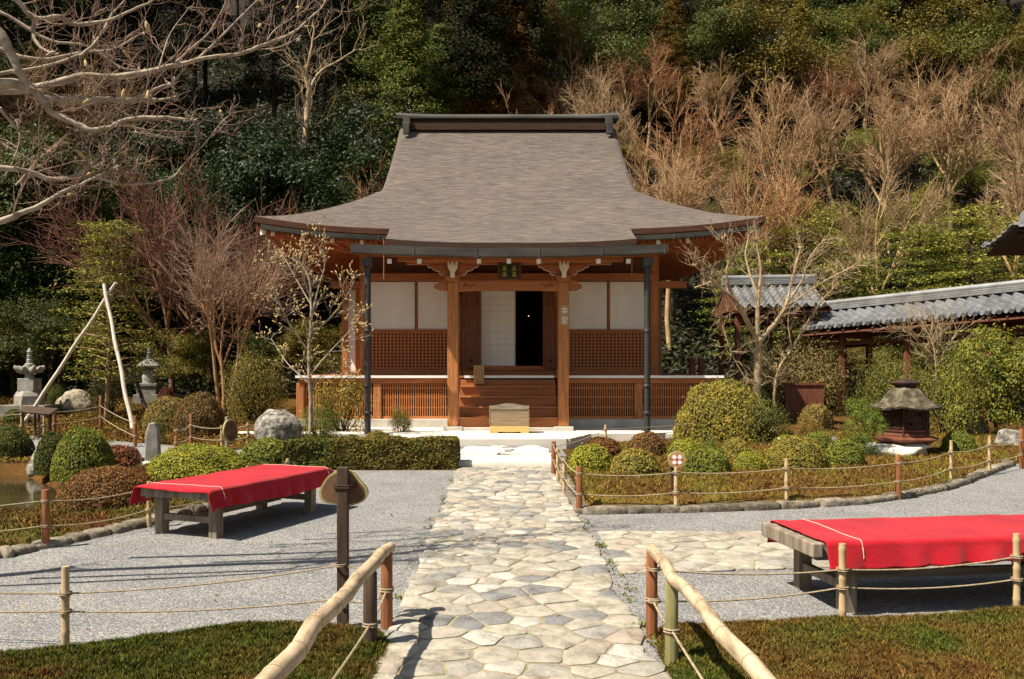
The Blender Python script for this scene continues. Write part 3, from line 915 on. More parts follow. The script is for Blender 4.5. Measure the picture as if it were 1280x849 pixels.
# portico columns, base stones, rainbow beam, brackets
CYo = 19.1
for sg in (-1, 1):
    x = HX - 0.045 + sg*1.195
    m = MB(); m.bx(x - 0.118, x + 0.118, CYo - 0.118, CYo + 0.118, 0.30, 3.42)
    col = hp(m, 'portico_column', WOOD_V, bevel=0.018)
    m = MB(); m.bx(x - 0.21, x + 0.21, CYo - 0.21, CYo + 0.21, 0.16, 0.30)
    hp(m, 'base_stone', PLINTH, col, bevel=0.015)
    m = MB()
    m.bx(x - 0.16, x + 0.16, CYo - 0.16, CYo + 0.16, 3.585, 3.66)
    m.prism([(x - 0.11, 3.52), (x + 0.11, 3.52), (x + 0.16, 3.585), (x - 0.16, 3.585)], CYo - 0.16, CYo + 0.16)
    # boat-shaped arm, stepped outline
    half = [(0.0, 3.66), (0.20, 3.66), (0.27, 3.69), (0.30, 3.725), (0.29, 3.75), (0.36, 3.765), (0.43, 3.79), (0.45, 3.83), (0.53, 3.84), (0.55, 3.90)]
    poly = [(x + a, z) for a, z in half] + [(x - a, z) for a, z in half[::-1]][:-1]
    m.prism(poly, CYo - 0.065, CYo + 0.065)
    m.v = [(p[0], p[1], p[2] - 0.10) for p in m.v]
    br = hp(m, 'bracket', WOOD_H, bevel=0.006)
    m = MB()
    for s2 in (-1, 1):
        e = [(x + s2*a, z) for a, z in half[1:]]
        for p, q in zip(e, e[1:]):
            m.beam((p[0], CYo - 0.07, p[1]), (q[0], CYo - 0.07, q[1]), 0.012, 0.012)
    m.v = [(p[0], p[1], p[2] - 0.10) for p in m.v]
    hp(m, 'white_edging', WHITE_END, br)
    m = MB()   # white nose carved like a fist, standing in front of the bracket
    o = [(-0.045, 3.58), (0.045, 3.58), (0.05, 3.70), (0.10, 3.78), (0.105, 3.90), (0.065, 3.91), (0.055, 3.83), (0.03, 3.88), (0.0, 3.925), (-0.03, 3.88), (-0.055, 3.83), (-0.065, 3.91), (-0.105, 3.90), (-0.10, 3.78), (-0.05, 3.70)]
    m.prism([(x + a, z) for a, z in o], CYo - 0.32, CYo - 0.17)
    m.v = [(p[0], p[1], p[2] - 0.07) for p in m.v]
    hp(m, 'carved_nose', WHITE_END, br, bevel=0.008)
    m = MB()   # scrolled beam nose beyond the column
    xo = x + sg*0.118
    o = [(0, 3.24), (0.10, 3.235), (0.14, 3.20), (0.18, 3.215), (0.22, 3.25), (0.275, 3.27), (0.29, 3.33), (0.26, 3.38), (0.20, 3.40), (0.17, 3.44), (0, 3.455)]
    m.prism([(xo + sg*a, z) for a, z in o], CYo - 0.06, CYo + 0.06)
    ns = hp(m, 'beam_nose', WOOD_H, bevel=0.006)
    m = MB()
    e = [(xo + sg*a, z) for a, z in o[1:6]]
    for p, q in zip(e, e[1:]): m.beam((p[0], CYo - 0.055, p[1]), (q[0], CYo - 0.055, q[1]), 0.016, 0.018)
    hp(m, 'white_edging', WHITE_END, ns)
m = MB()   # rainbow beam, slightly arched
xa, xb = HX - 0.045 - 1.077, HX - 0.045 + 1.077
n = 16
poly = [(xa + (xb - xa)*i/n, 3.225 + 0.03*math.sin(math.pi*i/n)) for i in range(n + 1)] + [(xb - (xb - xa)*i/n, 3.455) for i in range(n + 1)]
m.prism(poly, CYo - 0.085, CYo + 0.085)
rbm = hp(m, 'rainbow_beam', WOOD_H, bevel=0.008)
m = MB()   # carved scrolls on the beam ends
for sg in (-1, 1):
    xe = HX - 0.045 + sg*0.95
    pts = [(xe - sg*0.24*t, CYo - 0.088, 3.345 + 0.045*math.sin(t*9)*(1 - 0.5*t)) for t in np.linspace(0, 1, 14)]
    m.tube(pts, 0.009, 5)
    pts = [(xe + sg*0.05*math.cos(a)*a/6, CYo - 0.088, 3.36 + 0.05*math.sin(a)*a/6) for a in np.linspace(1, 6, 12)]
    m.tube(pts, 0.008, 5)
hp(m, 'carved_scroll', WOOD_DARK, rbm)
m = MB()   # purlin over the brackets
m.bx(HX - 2.25, HX + 2.2, CYo - 0.075, CYo + 0.075, 3.805, 3.95)
hp(m, 'portico_purlin', WOOD_H, bevel=0.008)
m = MB()   # tie beams from the portico columns back to the wall
for sg in (-1, 1):
    x = HX - 0.045 + sg*1.195
    m.bx(x - 0.07, x + 0.07, CYo + 0.12, 21.38, 3.27, 3.44)
hp(m, 'tie_beams', WOOD_H)

# walls of the front
YW = 21.4
for dx, y in [(d_, YW) for d_ in (-3.53, -1.23, 1.18, 3.53)] + [(d_, y_) for d_ in (-3.53, 3.53) for y_ in (23.6, 25.9, 28.2)]:
    m = MB(); m.tube([(HX + dx, y, 0.3), (HX + dx, y, 4.42)], 0.115, 16)
    hp(m, 'wall_column', WOOD_V, smooth=50)
m = MB()
m.bx(HX - 3.62, HX + 3.62, YW - 0.15, YW + 0.02, 3.67, 3.85)
m.bx(HX - 3.60, HX + 3.60, YW - 0.10, YW + 0.10, 4.26, 4.42)
m.bx(HX - 4.30, HX - 3.45, YW - 0.10, YW + 0.10, 3.50, 3.665)      # beam end beyond the corner
m.bx(HX + 3.45, HX + 4.30, YW - 0.10, YW + 0.10, 3.50, 3.665)
hp(m, 'lintel_beams', WOOD_H, bevel=0.01)
m = MB()
for k in range(14):
    x = HX - 4.27 + k*0.058
    m.bx(x - 0.006, x + 0.006, YW - 0.106, YW - 0.10, 3.515, 3.65)
hp(m, 'beam_grooves', WOOD_DARK)
m = MB()
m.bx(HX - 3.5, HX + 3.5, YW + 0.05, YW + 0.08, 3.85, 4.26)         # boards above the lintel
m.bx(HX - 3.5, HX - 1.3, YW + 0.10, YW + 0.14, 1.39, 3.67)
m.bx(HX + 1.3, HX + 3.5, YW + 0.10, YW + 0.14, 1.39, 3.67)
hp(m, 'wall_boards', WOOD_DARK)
for sg in (-1, 1):
    x0, x1 = (HX - 3.40, HX - 1.32) if sg < 0 else (HX + 1.30, HX + 3.40)
    xm = (x0 + x1)/2 + (0.10 if sg < 0 else 0.07)
    for a, b in ((x0, xm - 0.018), (xm + 0.018, x1)):
        m = MB(); m.bx(a + 0.02, b - 0.02, YW + 0.03, YW + 0.06, 2.50, 3.655)
        hp(m, 'wall_panel', PLASTER)
    m = MB()
    m.bx(xm - 0.018, xm + 0.018, YW - 0.0, YW + 0.07, 2.47, 3.67)
    m.bx(x0 - 0.02, x0 + 0.02, YW - 0.0, YW + 0.07, 2.47, 3.67); m.bx(x1 - 0.02, x1 + 0.02, YW - 0.0, YW + 0.07, 2.47, 3.67)
    m.bx(x0, x1, YW - 0.03, YW + 0.072, 2.44, 2.50)
    m.bx(x0, x1, YW - 0.08, YW + 0.074, 1.385, 1.53)
    hp(m, 'panel_frame', WOOD_H, bevel=0.004)
    m = MB()
    nb = 24
    for i in range(nb + 1):
        x = x0 + (x1 - x0)*i/nb
        m.bx(x - 0.016, x + 0.016, YW - 0.022, YW + 0.03, 1.53, 2.44)
    for j in range(12):
        z = 1.56 + 0.855*j/11
        m.bx(x0 + 0.01, x1 - 0.01, YW - 0.010, YW + 0.028, z - 0.016, z + 0.016)
    m.mi = 1; m.bx(x0, x1, YW + 0.035, YW + 0.06, 1.53, 2.44)
    hp(m, 'lattice_panel', [LATTICE, WOOD_DARK])
# side and back walls, floor and ceiling: a dark room
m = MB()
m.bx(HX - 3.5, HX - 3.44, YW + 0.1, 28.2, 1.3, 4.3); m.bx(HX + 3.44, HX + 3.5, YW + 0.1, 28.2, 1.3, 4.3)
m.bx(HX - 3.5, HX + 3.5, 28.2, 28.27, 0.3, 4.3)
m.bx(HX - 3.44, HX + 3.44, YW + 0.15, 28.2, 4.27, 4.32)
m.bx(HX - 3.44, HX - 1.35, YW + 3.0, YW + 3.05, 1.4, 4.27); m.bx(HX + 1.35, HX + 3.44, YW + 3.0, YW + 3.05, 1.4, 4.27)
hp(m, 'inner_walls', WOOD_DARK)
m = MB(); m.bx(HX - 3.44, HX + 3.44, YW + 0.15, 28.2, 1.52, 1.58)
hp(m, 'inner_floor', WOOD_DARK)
# doorway
m = MB()
m.bx(HX - 1.12, HX + 1.07, YW - 0.10, YW + 0.12, 3.44, 3.67)
m.bx(HX - 1.12, HX + 1.07, YW - 0.13, YW + 0.12, 1.50, 1.61)
m.bx(HX - 1.12, HX + 1.07, YW - 0.09, YW + 0.10, 1.385, 1.50)
m.bx(HX - 0.74, HX - 0.68, YW - 0.06, YW + 0.10, 1.61, 3.44); m.bx(HX + 0.82, HX + 0.88, YW - 0.06, YW + 0.10, 1.61, 3.44)
hp(m, 'door_frame', WOOD_H, bevel=0.005)
for x0, x1 in ((HX - 1.13, HX - 0.70), (HX + 0.82, HX + 1.16)):
    m = MB()
    m.bx(x0, x1, YW - 0.26, YW - 0.215, 1.56, 3.46)
    for a, b in ((1.56, 1.66), (2.28, 2.36), (2.98, 3.06), (3.38, 3.46)): m.bx(x0, x1, YW - 0.285, YW - 0.26, a, b)
    for xx in (x0 + 0.03, x1 - 0.03): m.bx(xx - 0.03, xx + 0.03, YW - 0.288, YW - 0.26, 1.562, 3.458)
    d = hp(m, 'door_leaf', DOOR_WOOD, bevel=0.005)
    m = MB(); m.lathe([(0.03, 0), (0.035, 0.02), (0.02, 0.03)], 8, (0, 0, 0)); 
    xc = (x0 + x1)/2
    m.v = [(xc + p[0], YW - 0.262 - p[2], 1.73 + p[1]) for p in m.v]
    hp(m, 'door_stud', IRON, d)
m = MB(); m.bx(HX - 0.68, HX + 0.145, YW + 0.03, YW + 0.05, 1.61, 3.44)
sh = hp(m, 'shoji_door', PAPER)
m = MB()
for i in range(5):
    x = HX - 0.67 + 0.805*i/4; w = 0.018 if i in (0, 4) else 0.004
    m.bx(x - w, x + w, YW + 0.018, YW + 0.029, 1.61, 3.44)
for j in range(12):
    z = 1.62 + 1.81*j/11; w = 0.014 if j in (0, 11) else 0.0045
    m.bx(HX - 0.67, HX + 0.135, YW + 0.019, YW + 0.0285, z - w, z + w)
hp(m, 'shoji_grid', generic('pale_grid_wood', (0.55, 0.50, 0.42), (0.64, 0.59, 0.5), 4, (1, 1, 1), 0.8, 10, 0), sh)
m = MB(); m.bx(HX - 0.13, HX + 0.10, YW + 0.010, YW + 0.02, 2.46, 2.56)
hp(m, 'paper_patch', PAPER, sh)

# veranda: boards, white edge, posts, skirt lattice, plinth
YV = 20.0
VX0, VX1 = HX - 4.86, HX + 4.86
m = MB()
nb = 60
for i in range(nb):
    a = VX0 + (VX1 - VX0)*i/nb; b = VX0 + (VX1 - VX0)*(i + 1)/nb - 0.006
    m.bx(a, b, YV + 0.012, YW - 0.12, 1.34, 1.385)
for sg in (-1, 1):
    a, b = (VX0, HX - 3.5) if sg < 0 else (HX + 3.5, VX1)
    for j in range(40):
        y = YW - 0.11 + j*0.17
        m.bx(a, b, y, y + 0.164, 1.34, 1.385)
ver = hp(m, 'veranda_floor', WOOD_H)
m = MB()
m.bx(VX0 - 0.01, HX - 1.19, YV - 0.012, YV + 0.01, 1.335, 1.392); m.bx(HX - 1.03, HX + 1.0, YV - 0.014, YV + 0.01, 1.335, 1.392); m.bx(HX + 1.1, VX1 + 0.01, YV - 0.012, YV + 0.01, 1.335, 1.392)
m.bx(VX0 - 0.012, VX0 + 0.0, YV - 0.01, 28.0, 1.335, 1.39)
hp(m, 'white_floor_edge', WHITE_PAINT, ver)
m = MB()
m.bx(VX0 + 0.03, HX - 1.12, YV + 0.06, YV + 0.16, 1.215, 1.335); m.bx(HX + 1.12, VX1 - 0.03, YV + 0.06, YV + 0.16, 1.215, 1.335)
m.bx(VX0 + 0.05, VX0 + 0.15, YV + 0.16, 28, 1.215, 1.335); m.bx(VX1 - 0.15, VX1 - 0.05, YV + 0.16, 28, 1.215, 1.335)
hp(m, 'veranda_beam', WOOD_H, ver, bevel=0.006)
for dx in (-4.78, -3.02, 2.94, 4.78):
    m = MB(); m.bx(HX + dx - 0.085, HX + dx + 0.085, YV + 0.05, YV + 0.22, 0.36, 1.213)
    hp(m, 'veranda_post', WOOD_V, ver, bevel=0.01)
for x0, x1 in ((HX - 4.69, HX - 3.11), (HX - 2.93, HX - 1.15), (HX + 1.13, HX + 2.85), (HX + 3.03, HX + 4.69)):
    m = MB()
    nb = int((x1 - x0)/0.052)
    for i in range(nb + 1):
        x = x0 + (x1 - x0)*i/nb
        m.bx(x - 0.011, x + 0.011, YV + 0.10, YV + 0.125, 0.46, 1.213)
    for z in (0.66, 0.90, 1.10): m.bx(x0, x1, YV + 0.127, YV + 0.145, z - 0.018, z + 0.018)
    m.bx(x0, x1, YV + 0.09, YV + 0.16, 0.40, 0.46)
    hp(m, 'skirt_lattice', LATTICE, ver)
m = MB()
m.bx(VX0 + 0.1, VX0 + 0.16, YV + 0.3, 28, 0.4, 1.21); m.bx(VX1 - 0.16, VX1 - 0.1, YV + 0.3, 28, 0.4, 1.21)
m.bx(HX - 4.6, HX + 4.6, YW - 0.05, YW - 0.0, 0.3, 1.335)
hp(m, 'skirt_boards', WOOD_DARK, ver)
m = MB()
m.bx(VX0 + 0.02, HX - 1.32, YV + 0.02, YV + 0.6, 0.18, 0.40); m.bx(HX + 1.32, VX1 - 0.02, YV + 0.02, YV + 0.6, 0.18, 0.40)
m.bx(HX - 1.3, HX + 1.2, 18.93, YV + 0.5, 0.18, 0.28)
hp(m, 'plinth', PLINTH, bevel=0.015)
# steps between the portico columns
for k in range(5):
    z1 = 0.28 + (k + 1)*0.2205 if k < 4 else 1.338
    y0 = 18.98 + k*0.245
    m = MB()
    m.bx(HX - 1.118, HX + 1.028, y0 + 0.06, YV + 0.3 if k < 4 else YV + 0.3, 0.28 + k*0.2205, z1 - 0.04)
    if k < 4: m.bx(HX - 1.120, HX + 1.030, y0, y0 + 0.30, z1 - 0.038, z1)
    hp(m, 'step', WOOD_H, bevel=0.006)
# screen panel in the sun at the left end of the veranda
m = MB(); m.bx(HX - 4.13, HX - 3.93, 22.62, 22.66, 1.45, 3.55)
ws = hp(m, 'side_screen', PAPER)
m = MB(); m.bx(HX - 4.28, HX - 4.13, 22.58, 22.70, 1.385, 3.75); m.bx(HX - 3.93, HX - 3.80, 22.58, 22.70, 1.385, 3.75)
m.bx(HX - 4.13, HX - 3.93, 22.60, 22.68, 3.55, 3.75); m.bx(HX - 4.13, HX - 3.93, 22.60, 22.68, 1.387, 1.45)
hp(m, 'screen_frame', WOOD_V, ws)
m = MB(); m.bx(HX + 3.80, HX + 3.93, 22.58, 22.70, 1.385, 3.75)
hp(m, 'side_post', WOOD_V)

# things hung on or standing at the hall
def text_mesh(name, body, size, mat, parent, loc, rot=(R(90), 0, 0), extr=0.003):
    cu = bpy.data.curves.new(name, 'FONT'); cu.body = body; cu.size = size; cu.extrude = extr; cu.align_x = 'CENTER'; cu.align_y = 'CENTER'
    cu.materials.append(mat)
    t_ = bpy.data.objects.new(name, cu); link(t_)
    bpy.context.view_layer.update()
    me = bpy.data.meshes.new_from_object(t_.evaluated_get(bpy.context.evaluated_depsgraph_get()))
    bpy.data.objects.remove(t_, do_unlink=True)
    o = bpy.data.objects.new(name, me); link(o); o.parent = parent; o.location = loc; o.rotation_euler = rot
    return o
xs_ = HX - 0.045 + 1.195
pl = empty('name_plate', (xs_ + 0.02, 18.975, 2.48), 'narrow wooden name plate with two white characters on the right portico column', 'sign')
m = MB(); m.bx(-0.085, 0.085, -0.008, 0.006, 0, 0.44); m.build('board', PLATE_WOOD, pl, bevel=0.004)
text_mesh('lettering', '本', 0.165, WHITE_PAINT, pl, (0, -0.013, 0.315))
text_mesh('lettering', '堂', 0.165, WHITE_PAINT, pl, (0, -0.013, 0.105))

nb_ = empty('name_board', (HX - 0.02, 18.98, 3.47), 'dark green framed name board with gilt characters hung under the portico eave', 'sign')
nb_.rotation_euler = (R(-8), 0, 0)
m = MB(); m.bx(-0.20, 0.20, -0.01, 0.02, 0.03, 0.34); m.build('board', BOARD_GREEN, nb_)
m = MB(); m.bx(-0.255, -0.20, -0.03, 0.03, 0, 0.37); m.bx(0.20, 0.255, -0.03, 0.03, 0, 0.37); m.bx(-0.20, 0.20, -0.028, 0.028, 0, 0.032); m.bx(-0.20, 0.20, -0.028, 0.028, 0.338, 0.37)
m.build('frame', WOOD_DARK, nb_)
m = MB()
rs = random.Random(5)
for cx in (-0.105, 0.105):
    for cz in (0.25, 0.115):
        for k in range(3): m.bx(cx - 0.045, cx + 0.045, -0.016, -0.010, cz - 0.042 + k*0.038, cz - 0.030 + k*0.038)
        m.bx(cx - 0.008, cx + 0.008, -0.0165, -0.011, cz - 0.055, cz + 0.06)
        m.box((cx - 0.03, -0.013, cz - 0.03), (0.012, 0.005, 0.06), ry=R(30)); m.box((cx + 0.03, -0.013, cz - 0.03), (0.012, 0.005, 0.06), ry=R(-30))
m.build('lettering', GOLD, nb_)

nt_ = empty('notice_plaque', (-0.46, 19.97, 1.20), 'small pale wooden notice with columns of brush writing hung on the veranda edge', 'notice')
m = MB(); m.bx(-0.118, 0.118, -0.025, -0.008, 0, 0.42); m.build('board', PLATE_WOOD, nt_, bevel=0.004)
m = MB()
for cx, n0 in ((0.07, 9), (0.02, 7), (-0.03, 10), (-0.075, 6)):
    z = 0.385
    for k in range(n0):
        hgt = rs.uniform(0.018, 0.03)
        m.bx(cx - 0.014, cx + 0.014, -0.0285, -0.025, z - 0.006, z)
        m.bx(cx - rs.uniform(0.004, 0.012), cx + rs.uniform(0.006, 0.012), -0.0287, -0.025, z - 0.019, z - 0.013)
        m.bx(cx - 0.003, cx + 0.003, -0.0289, -0.025, z - hgt, z)
        z -= 0.036
m.build('lettering', INK, nt_)

ob = empty('offering_box', (0.21, 18.42, 0.214), 'brown wooden offering box with a curved lid on a yellow stand below the steps', 'offering box')
m = MB(); m.bx(-0.40, 0.40, -0.20, 0.20, 0.155, 0.51); m.bx(-0.415, -0.40, -0.21, 0.21, 0.155, 0.56); m.bx(0.40, 0.415, -0.21, 0.21, 0.155, 0.56)
m.build('body', BOX_WOOD, ob, bevel=0.008)
m = MB()
n = 20
poly = [(-0.40, 0.50)] + [(-0.40 + 0.8*i/n, 0.555 + 0.052*math.cos(math.pi*(i/n - 0.5)*2)**1 * 0.5 + 0.026) for i in range(n + 1)] + [(0.40, 0.50)]
m.prism(poly, -0.215, -0.185); m.prism(poly, 0.185, 0.215)
for k in range(7): m.bx(-0.39, 0.39, -0.16 + k*0.05, -0.135 + k*0.05, 0.505, 0.545)
m.build('lid', GREY_WOOD_H, ob)
m = MB()
m.prism([(-0.405, 0.0), (-0.25, 0.0), (-0.22, 0.03), (-0.02, 0.02), (0.0, 0.03), (0.02, 0.02), (0.22, 0.03), (0.25, 0.0), (0.405, 0.0), (0.405, 0.152), (-0.405, 0.152)], -0.21, -0.17)
m.bx(-0.405, -0.37, -0.17, 0.2, 0, 0.152); m.bx(0.37, 0.405, -0.17, 0.2, 0, 0.152)
m.build('stand', NEW_WOOD, ob)

lamp_mat, nt0, n0_, l0_, b0_ = newmat('altar_lamp_glow')
b0_.inputs['Emission Color'].default_value = (1, 0.85, 0.6, 1); b0_.inputs['Emission Strength'].default_value = 2.5
m = MB(); m.lathe([(0.004, -0.009), (0.009, 0), (0.004, 0.009)], 8); m.tube([(0, 0, 0.03), (0, 0, 1.7)], 0.003, 4)
al = m.build('altar_lamp', lamp_mat); al.location = (0.79, 23.6, 2.95)
al.data.materials.append(IRON)
for p in al.data.polygons:
    if p.center.z > 0.05: p.material_index = 1
tag(al, 'tiny glowing lamp hanging in the dark doorway of the hall', 'lamp')
# ------------------------------------------------------------------ covered corridors and the roof at the right edge
def tile_slope(mb, A, B, down, run, drop, per=0.27, row=0.25):
    """pantiled slope: ridge line A->B, falling along 'down' (horizontal unit) by drop over run"""
    A = np.array(A, float); B = np.array(B, float); down = np.array(down, float)
    L = np.linalg.norm(B - A); d = (B - A)/L
    nw = int(round(L/per)); nr = int(round(math.hypot(run, drop)/row))
    us = np.linspace(0, L, nw*8 + 1)
    vs_ = []
    for r in range(nr): vs_ += [r/nr + 0.0005, (r + 0.5)/nr, (r + 1)/nr - 0.0005]
    def P(u, v):
        w = (u/per) % 1.0
        h = 0.045*math.sin(2*math.pi*w) + 0.018*math.sin(4*math.pi*w)
        k = (v*nr) % 1.0
        sag = -0.06*math.sin(math.pi*v)
        p = A + d*u + down*run*v
        return (p[0], p[1], p[2] - drop*v + sag + h + 0.035*k + (0.02 if v > 0.99 else 0))
    mb.grid(P, us, vs_, flip=np.cross(d, down)[2] < 0)
    # round eave ends
    for i in range(nw):
        p = A + d*(i + 0.25)*per + down*(run + 0.01)
        q = (p[0], p[1], A[2] + d[2]*(i + 0.25)*per - drop + 0.055)
        q2 = (q[0] - down[0]*0.14, q[1] - down[1]*0.14, q[2] + 0.05)
        mb.tube([q2, q], [0.062, 0.062], 10)

def ridge(mb, A, B, layers=3, w=0.15):
    A = np.array(A, float); B = np.array(B, float)
    for k in range(layers):
        mb.beam(A + (0, 0, 0.03 + k*0.055), B + (0, 0, 0.03 + k*0.055), 2*w - k*0.03, 0.045)
    mb.tube([A + (0, 0, 0.05 + layers*0.055), B + (0, 0, 0.05 + layers*0.055)], 0.085, 10)

def corridor(name, label, A, B, run, drop, posts, floor_z, closed_end=False, group='covered corridors'):
    A = np.array(A, float); B = np.array(B, float)
    d = (B - A); L = np.linalg.norm(d); d = d/L
    side = nrm(np.cross(d, [0, 0, 1.0]))          # to the right of A->B
    c = (A + B)/2
    root = empty(name, (c[0], c[1], floor_z), label, 'corridor', group)
    m = MB()
    tile_slope(m, A, B, side, run, drop); tile_slope(m, A, B, -side, run, drop)
    rf = m.build('tiled_roof', TILE, root, 40, 'world')
    m = MB(); ridge(m, A - d*0.05, B + d*0.05); m.build('ridge_tiles', TILE_RIDGE, rf, 40, 'world')
    m = MB()
    for sg in (-1, 1):
        # sheathing under the tiles, then rafters
        for e0, e1 in ((A, B),):
            t0 = A + (0, 0, -0.10); t1 = B + (0, 0, -0.10)
            e = side*sg*(run - 0.05)
            q = [t0, t1, t1 + e - np.array((0, 0, drop + 0.02)), t0 + e - np.array((0, 0, drop + 0.02))]
            m.add(q + [p - np.array((0, 0, 0.03)) for p in q], [(0,1,2,3),(7,6,5,4),(0,4,5,1),(1,5,6,2),(2,6,7,3),(3,7,4,0)])
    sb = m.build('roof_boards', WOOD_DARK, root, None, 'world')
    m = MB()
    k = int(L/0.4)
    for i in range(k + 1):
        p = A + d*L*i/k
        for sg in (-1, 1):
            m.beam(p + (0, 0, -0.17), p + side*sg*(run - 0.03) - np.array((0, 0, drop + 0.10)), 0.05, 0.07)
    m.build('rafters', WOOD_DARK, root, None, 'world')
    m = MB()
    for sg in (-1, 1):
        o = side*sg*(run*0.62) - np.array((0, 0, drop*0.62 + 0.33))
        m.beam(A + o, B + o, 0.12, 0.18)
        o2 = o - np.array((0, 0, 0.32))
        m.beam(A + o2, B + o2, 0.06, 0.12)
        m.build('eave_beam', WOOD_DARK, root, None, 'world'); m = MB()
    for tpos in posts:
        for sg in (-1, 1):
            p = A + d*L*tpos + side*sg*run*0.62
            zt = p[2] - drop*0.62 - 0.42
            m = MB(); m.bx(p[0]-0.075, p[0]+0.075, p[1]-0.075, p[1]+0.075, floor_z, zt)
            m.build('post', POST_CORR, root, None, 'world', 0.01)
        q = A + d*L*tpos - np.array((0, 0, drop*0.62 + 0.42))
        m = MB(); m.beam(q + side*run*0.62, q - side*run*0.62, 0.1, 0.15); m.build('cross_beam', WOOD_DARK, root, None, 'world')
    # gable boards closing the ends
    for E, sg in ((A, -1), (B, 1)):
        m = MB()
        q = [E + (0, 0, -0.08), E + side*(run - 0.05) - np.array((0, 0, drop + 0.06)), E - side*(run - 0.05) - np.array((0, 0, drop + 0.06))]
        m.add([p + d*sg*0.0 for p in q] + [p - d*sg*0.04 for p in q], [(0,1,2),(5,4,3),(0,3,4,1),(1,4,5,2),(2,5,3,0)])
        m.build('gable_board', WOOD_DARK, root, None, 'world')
    return root
POST_CORR = generic('corridor_post_wood', (0.10, 0.034, 0.019), (0.21, 0.075, 0.04), 3.0, (8, 8, 0.8), 0.7, 8, 0.2, 0.005)

ridge_L = atY(1030, 389, 26.0); ridge_R = atY(1330, 359, 21.4)
def post_t(px):
    A_, B_ = np.array(ridge_L), np.array(ridge_R); sd_ = nrm(np.cross(B_ - A_, [0, 0, 1.0]))
    best = min(np.linspace(0, 1, 400), key=lambda t_: abs(CX + FPX*(A_ + (B_ - A_)*t_ + sd_*1.35*0.62)[0]/(A_ + (B_ - A_)*t_ + sd_*1.35*0.62)[1] - px))
    return float(best)
cor = corridor('covered_corridor', 'long covered corridor with a sloping grey tile roof running behind the iron lantern', ridge_L, ridge_R, 1.35, 0.62, [0.03] + [post_t(p_) for p_ in (1052, 1134, 1230)], 0.22)
ra = atY(905, 357, 26.6); rb_ = atY(1016, 355, 26.6)
cor2 = corridor('covered_corridor', 'short tile-roofed passage joining the hall to the long corridor, behind the pollarded tree', ra, rb_, 1.5, 0.78, (0.06, 0.62), 0.22)
# low panelled balustrade and newel posts of the passage
m = MB()
x0, y0, z0 = gpt(955, 512)
bal = empty('low_board_fence', (9.0, 23.4, 0.25), 'low red-brown board fence beside the passage, behind the pollarded tree', 'fence')
m.bx(7.6, 8.62, 23.38, 23.42, 0.25, 1.10); m.build('board_panel', POST_CORR, bal, None, 'world')
m = MB(); m.bx(7.56, 8.66, 23.35, 23.45, 1.10, 1.16); m.build('top_rail', POST_CORR, bal, None, 'world')
for px, lab in ((865, 'left-hand short red-brown newel post on the passage landing beside the hall'), (877, 'right-hand short red-brown newel post, nearer the passage posts')):
    X, Y, Z = atY(px, 472, 23.2)
    m = MB(); m.bx(X - 0.075, X + 0.075, Y - 0.075, Y + 0.075, 0.2, Z + 0.45); m.bx(X - 0.09, X + 0.09, Y - 0.09, Y + 0.09, Z + 0.45, Z + 0.50)
    tag(m.build('newel_post', POST_CORR, None, None, None, 0.01, (X, Y, 0.2)), lab, 'post', 'newel posts')

# building at the right edge: a corner of a tiled roof on a dark timber wall
nbld = empty('tiled_hall', (12.6, 17.5, 0), 'corner of a grey-tiled roof with dark eaves jutting in at the right edge', 'building')
A = atY(1272, 282, 17.6); B = (A[0] + 5.0, A[1] - 0.6, A[2])
m = MB()
d = nrm(np.array(B) - np.array(A)); dn = nrm(np.array([d[1], -d[0], 0]))
tile_slope(m, np.array(A) + (-0.1, 0, 0.02), B, dn, 1.5, 0.30)
tile_slope(m, np.array(A) + (-0.1, 0, 0.02), B, -dn, 1.5, 0.30)
rf = m.build('tiled_roof', TILE, nbld, 40, 'world')
m = MB(); ridge(m, np.array(A) + (0.25, 0, 0.03), B, 4, 0.16); m.tube([np.array(A) + (0.12, 0, 0.13), np.array(A) + (0.30, 0, 0.13)], 0.17, 12); m.build('ridge_tiles', TILE_RIDGE, rf, 40, 'world')
m = MB()
A_, B_ = np.array(A), np.array(B)
for sg in (-1, 1):
    q = [A_ + (0, 0, -0.06), B_ + (0, 0, -0.06), B_ + dn*sg*1.45 + (0, 0, -0.38), A_ + dn*sg*1.45 + (0, 0, -0.38)]
    m.add(q + [p + np.array((0, 0, -0.05)) for p in q], [(0,1,2,3),(7,6,5,4),(0,4,5,1),(1,5,6,2),(2,6,7,3),(3,7,4,0)])
for k in range(14):
    p = A_ + d*(0.1 + k*0.36)
    m.beam(p + dn*1.42 + (0, 0, -0.45), p - dn*0.2 + (0, 0, -0.18), 0.06, 0.08)
m.beam(A_ + dn*1.2 + (0.05, 0, -0.68), B_ + dn*1.2 + (0, 0, -0.68), 0.12, 0.16)
m.beam(A_ + dn*0.9 + (0.3, 0, -0.80), B_ + dn*0.9 + (0, 0, -0.80), 0.12, 0.2)
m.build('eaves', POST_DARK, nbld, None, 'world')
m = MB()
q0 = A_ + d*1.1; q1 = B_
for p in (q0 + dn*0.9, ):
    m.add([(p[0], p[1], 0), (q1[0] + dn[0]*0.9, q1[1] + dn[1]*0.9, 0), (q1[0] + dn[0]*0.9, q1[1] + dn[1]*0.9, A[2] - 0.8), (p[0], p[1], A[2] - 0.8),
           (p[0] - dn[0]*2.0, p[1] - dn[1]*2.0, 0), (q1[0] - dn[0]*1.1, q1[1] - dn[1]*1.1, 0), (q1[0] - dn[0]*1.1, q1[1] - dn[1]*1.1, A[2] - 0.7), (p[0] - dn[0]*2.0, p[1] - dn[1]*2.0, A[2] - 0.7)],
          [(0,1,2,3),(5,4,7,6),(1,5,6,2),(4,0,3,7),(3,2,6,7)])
m.build('wall', POST_DARK, nbld, None, 'world')

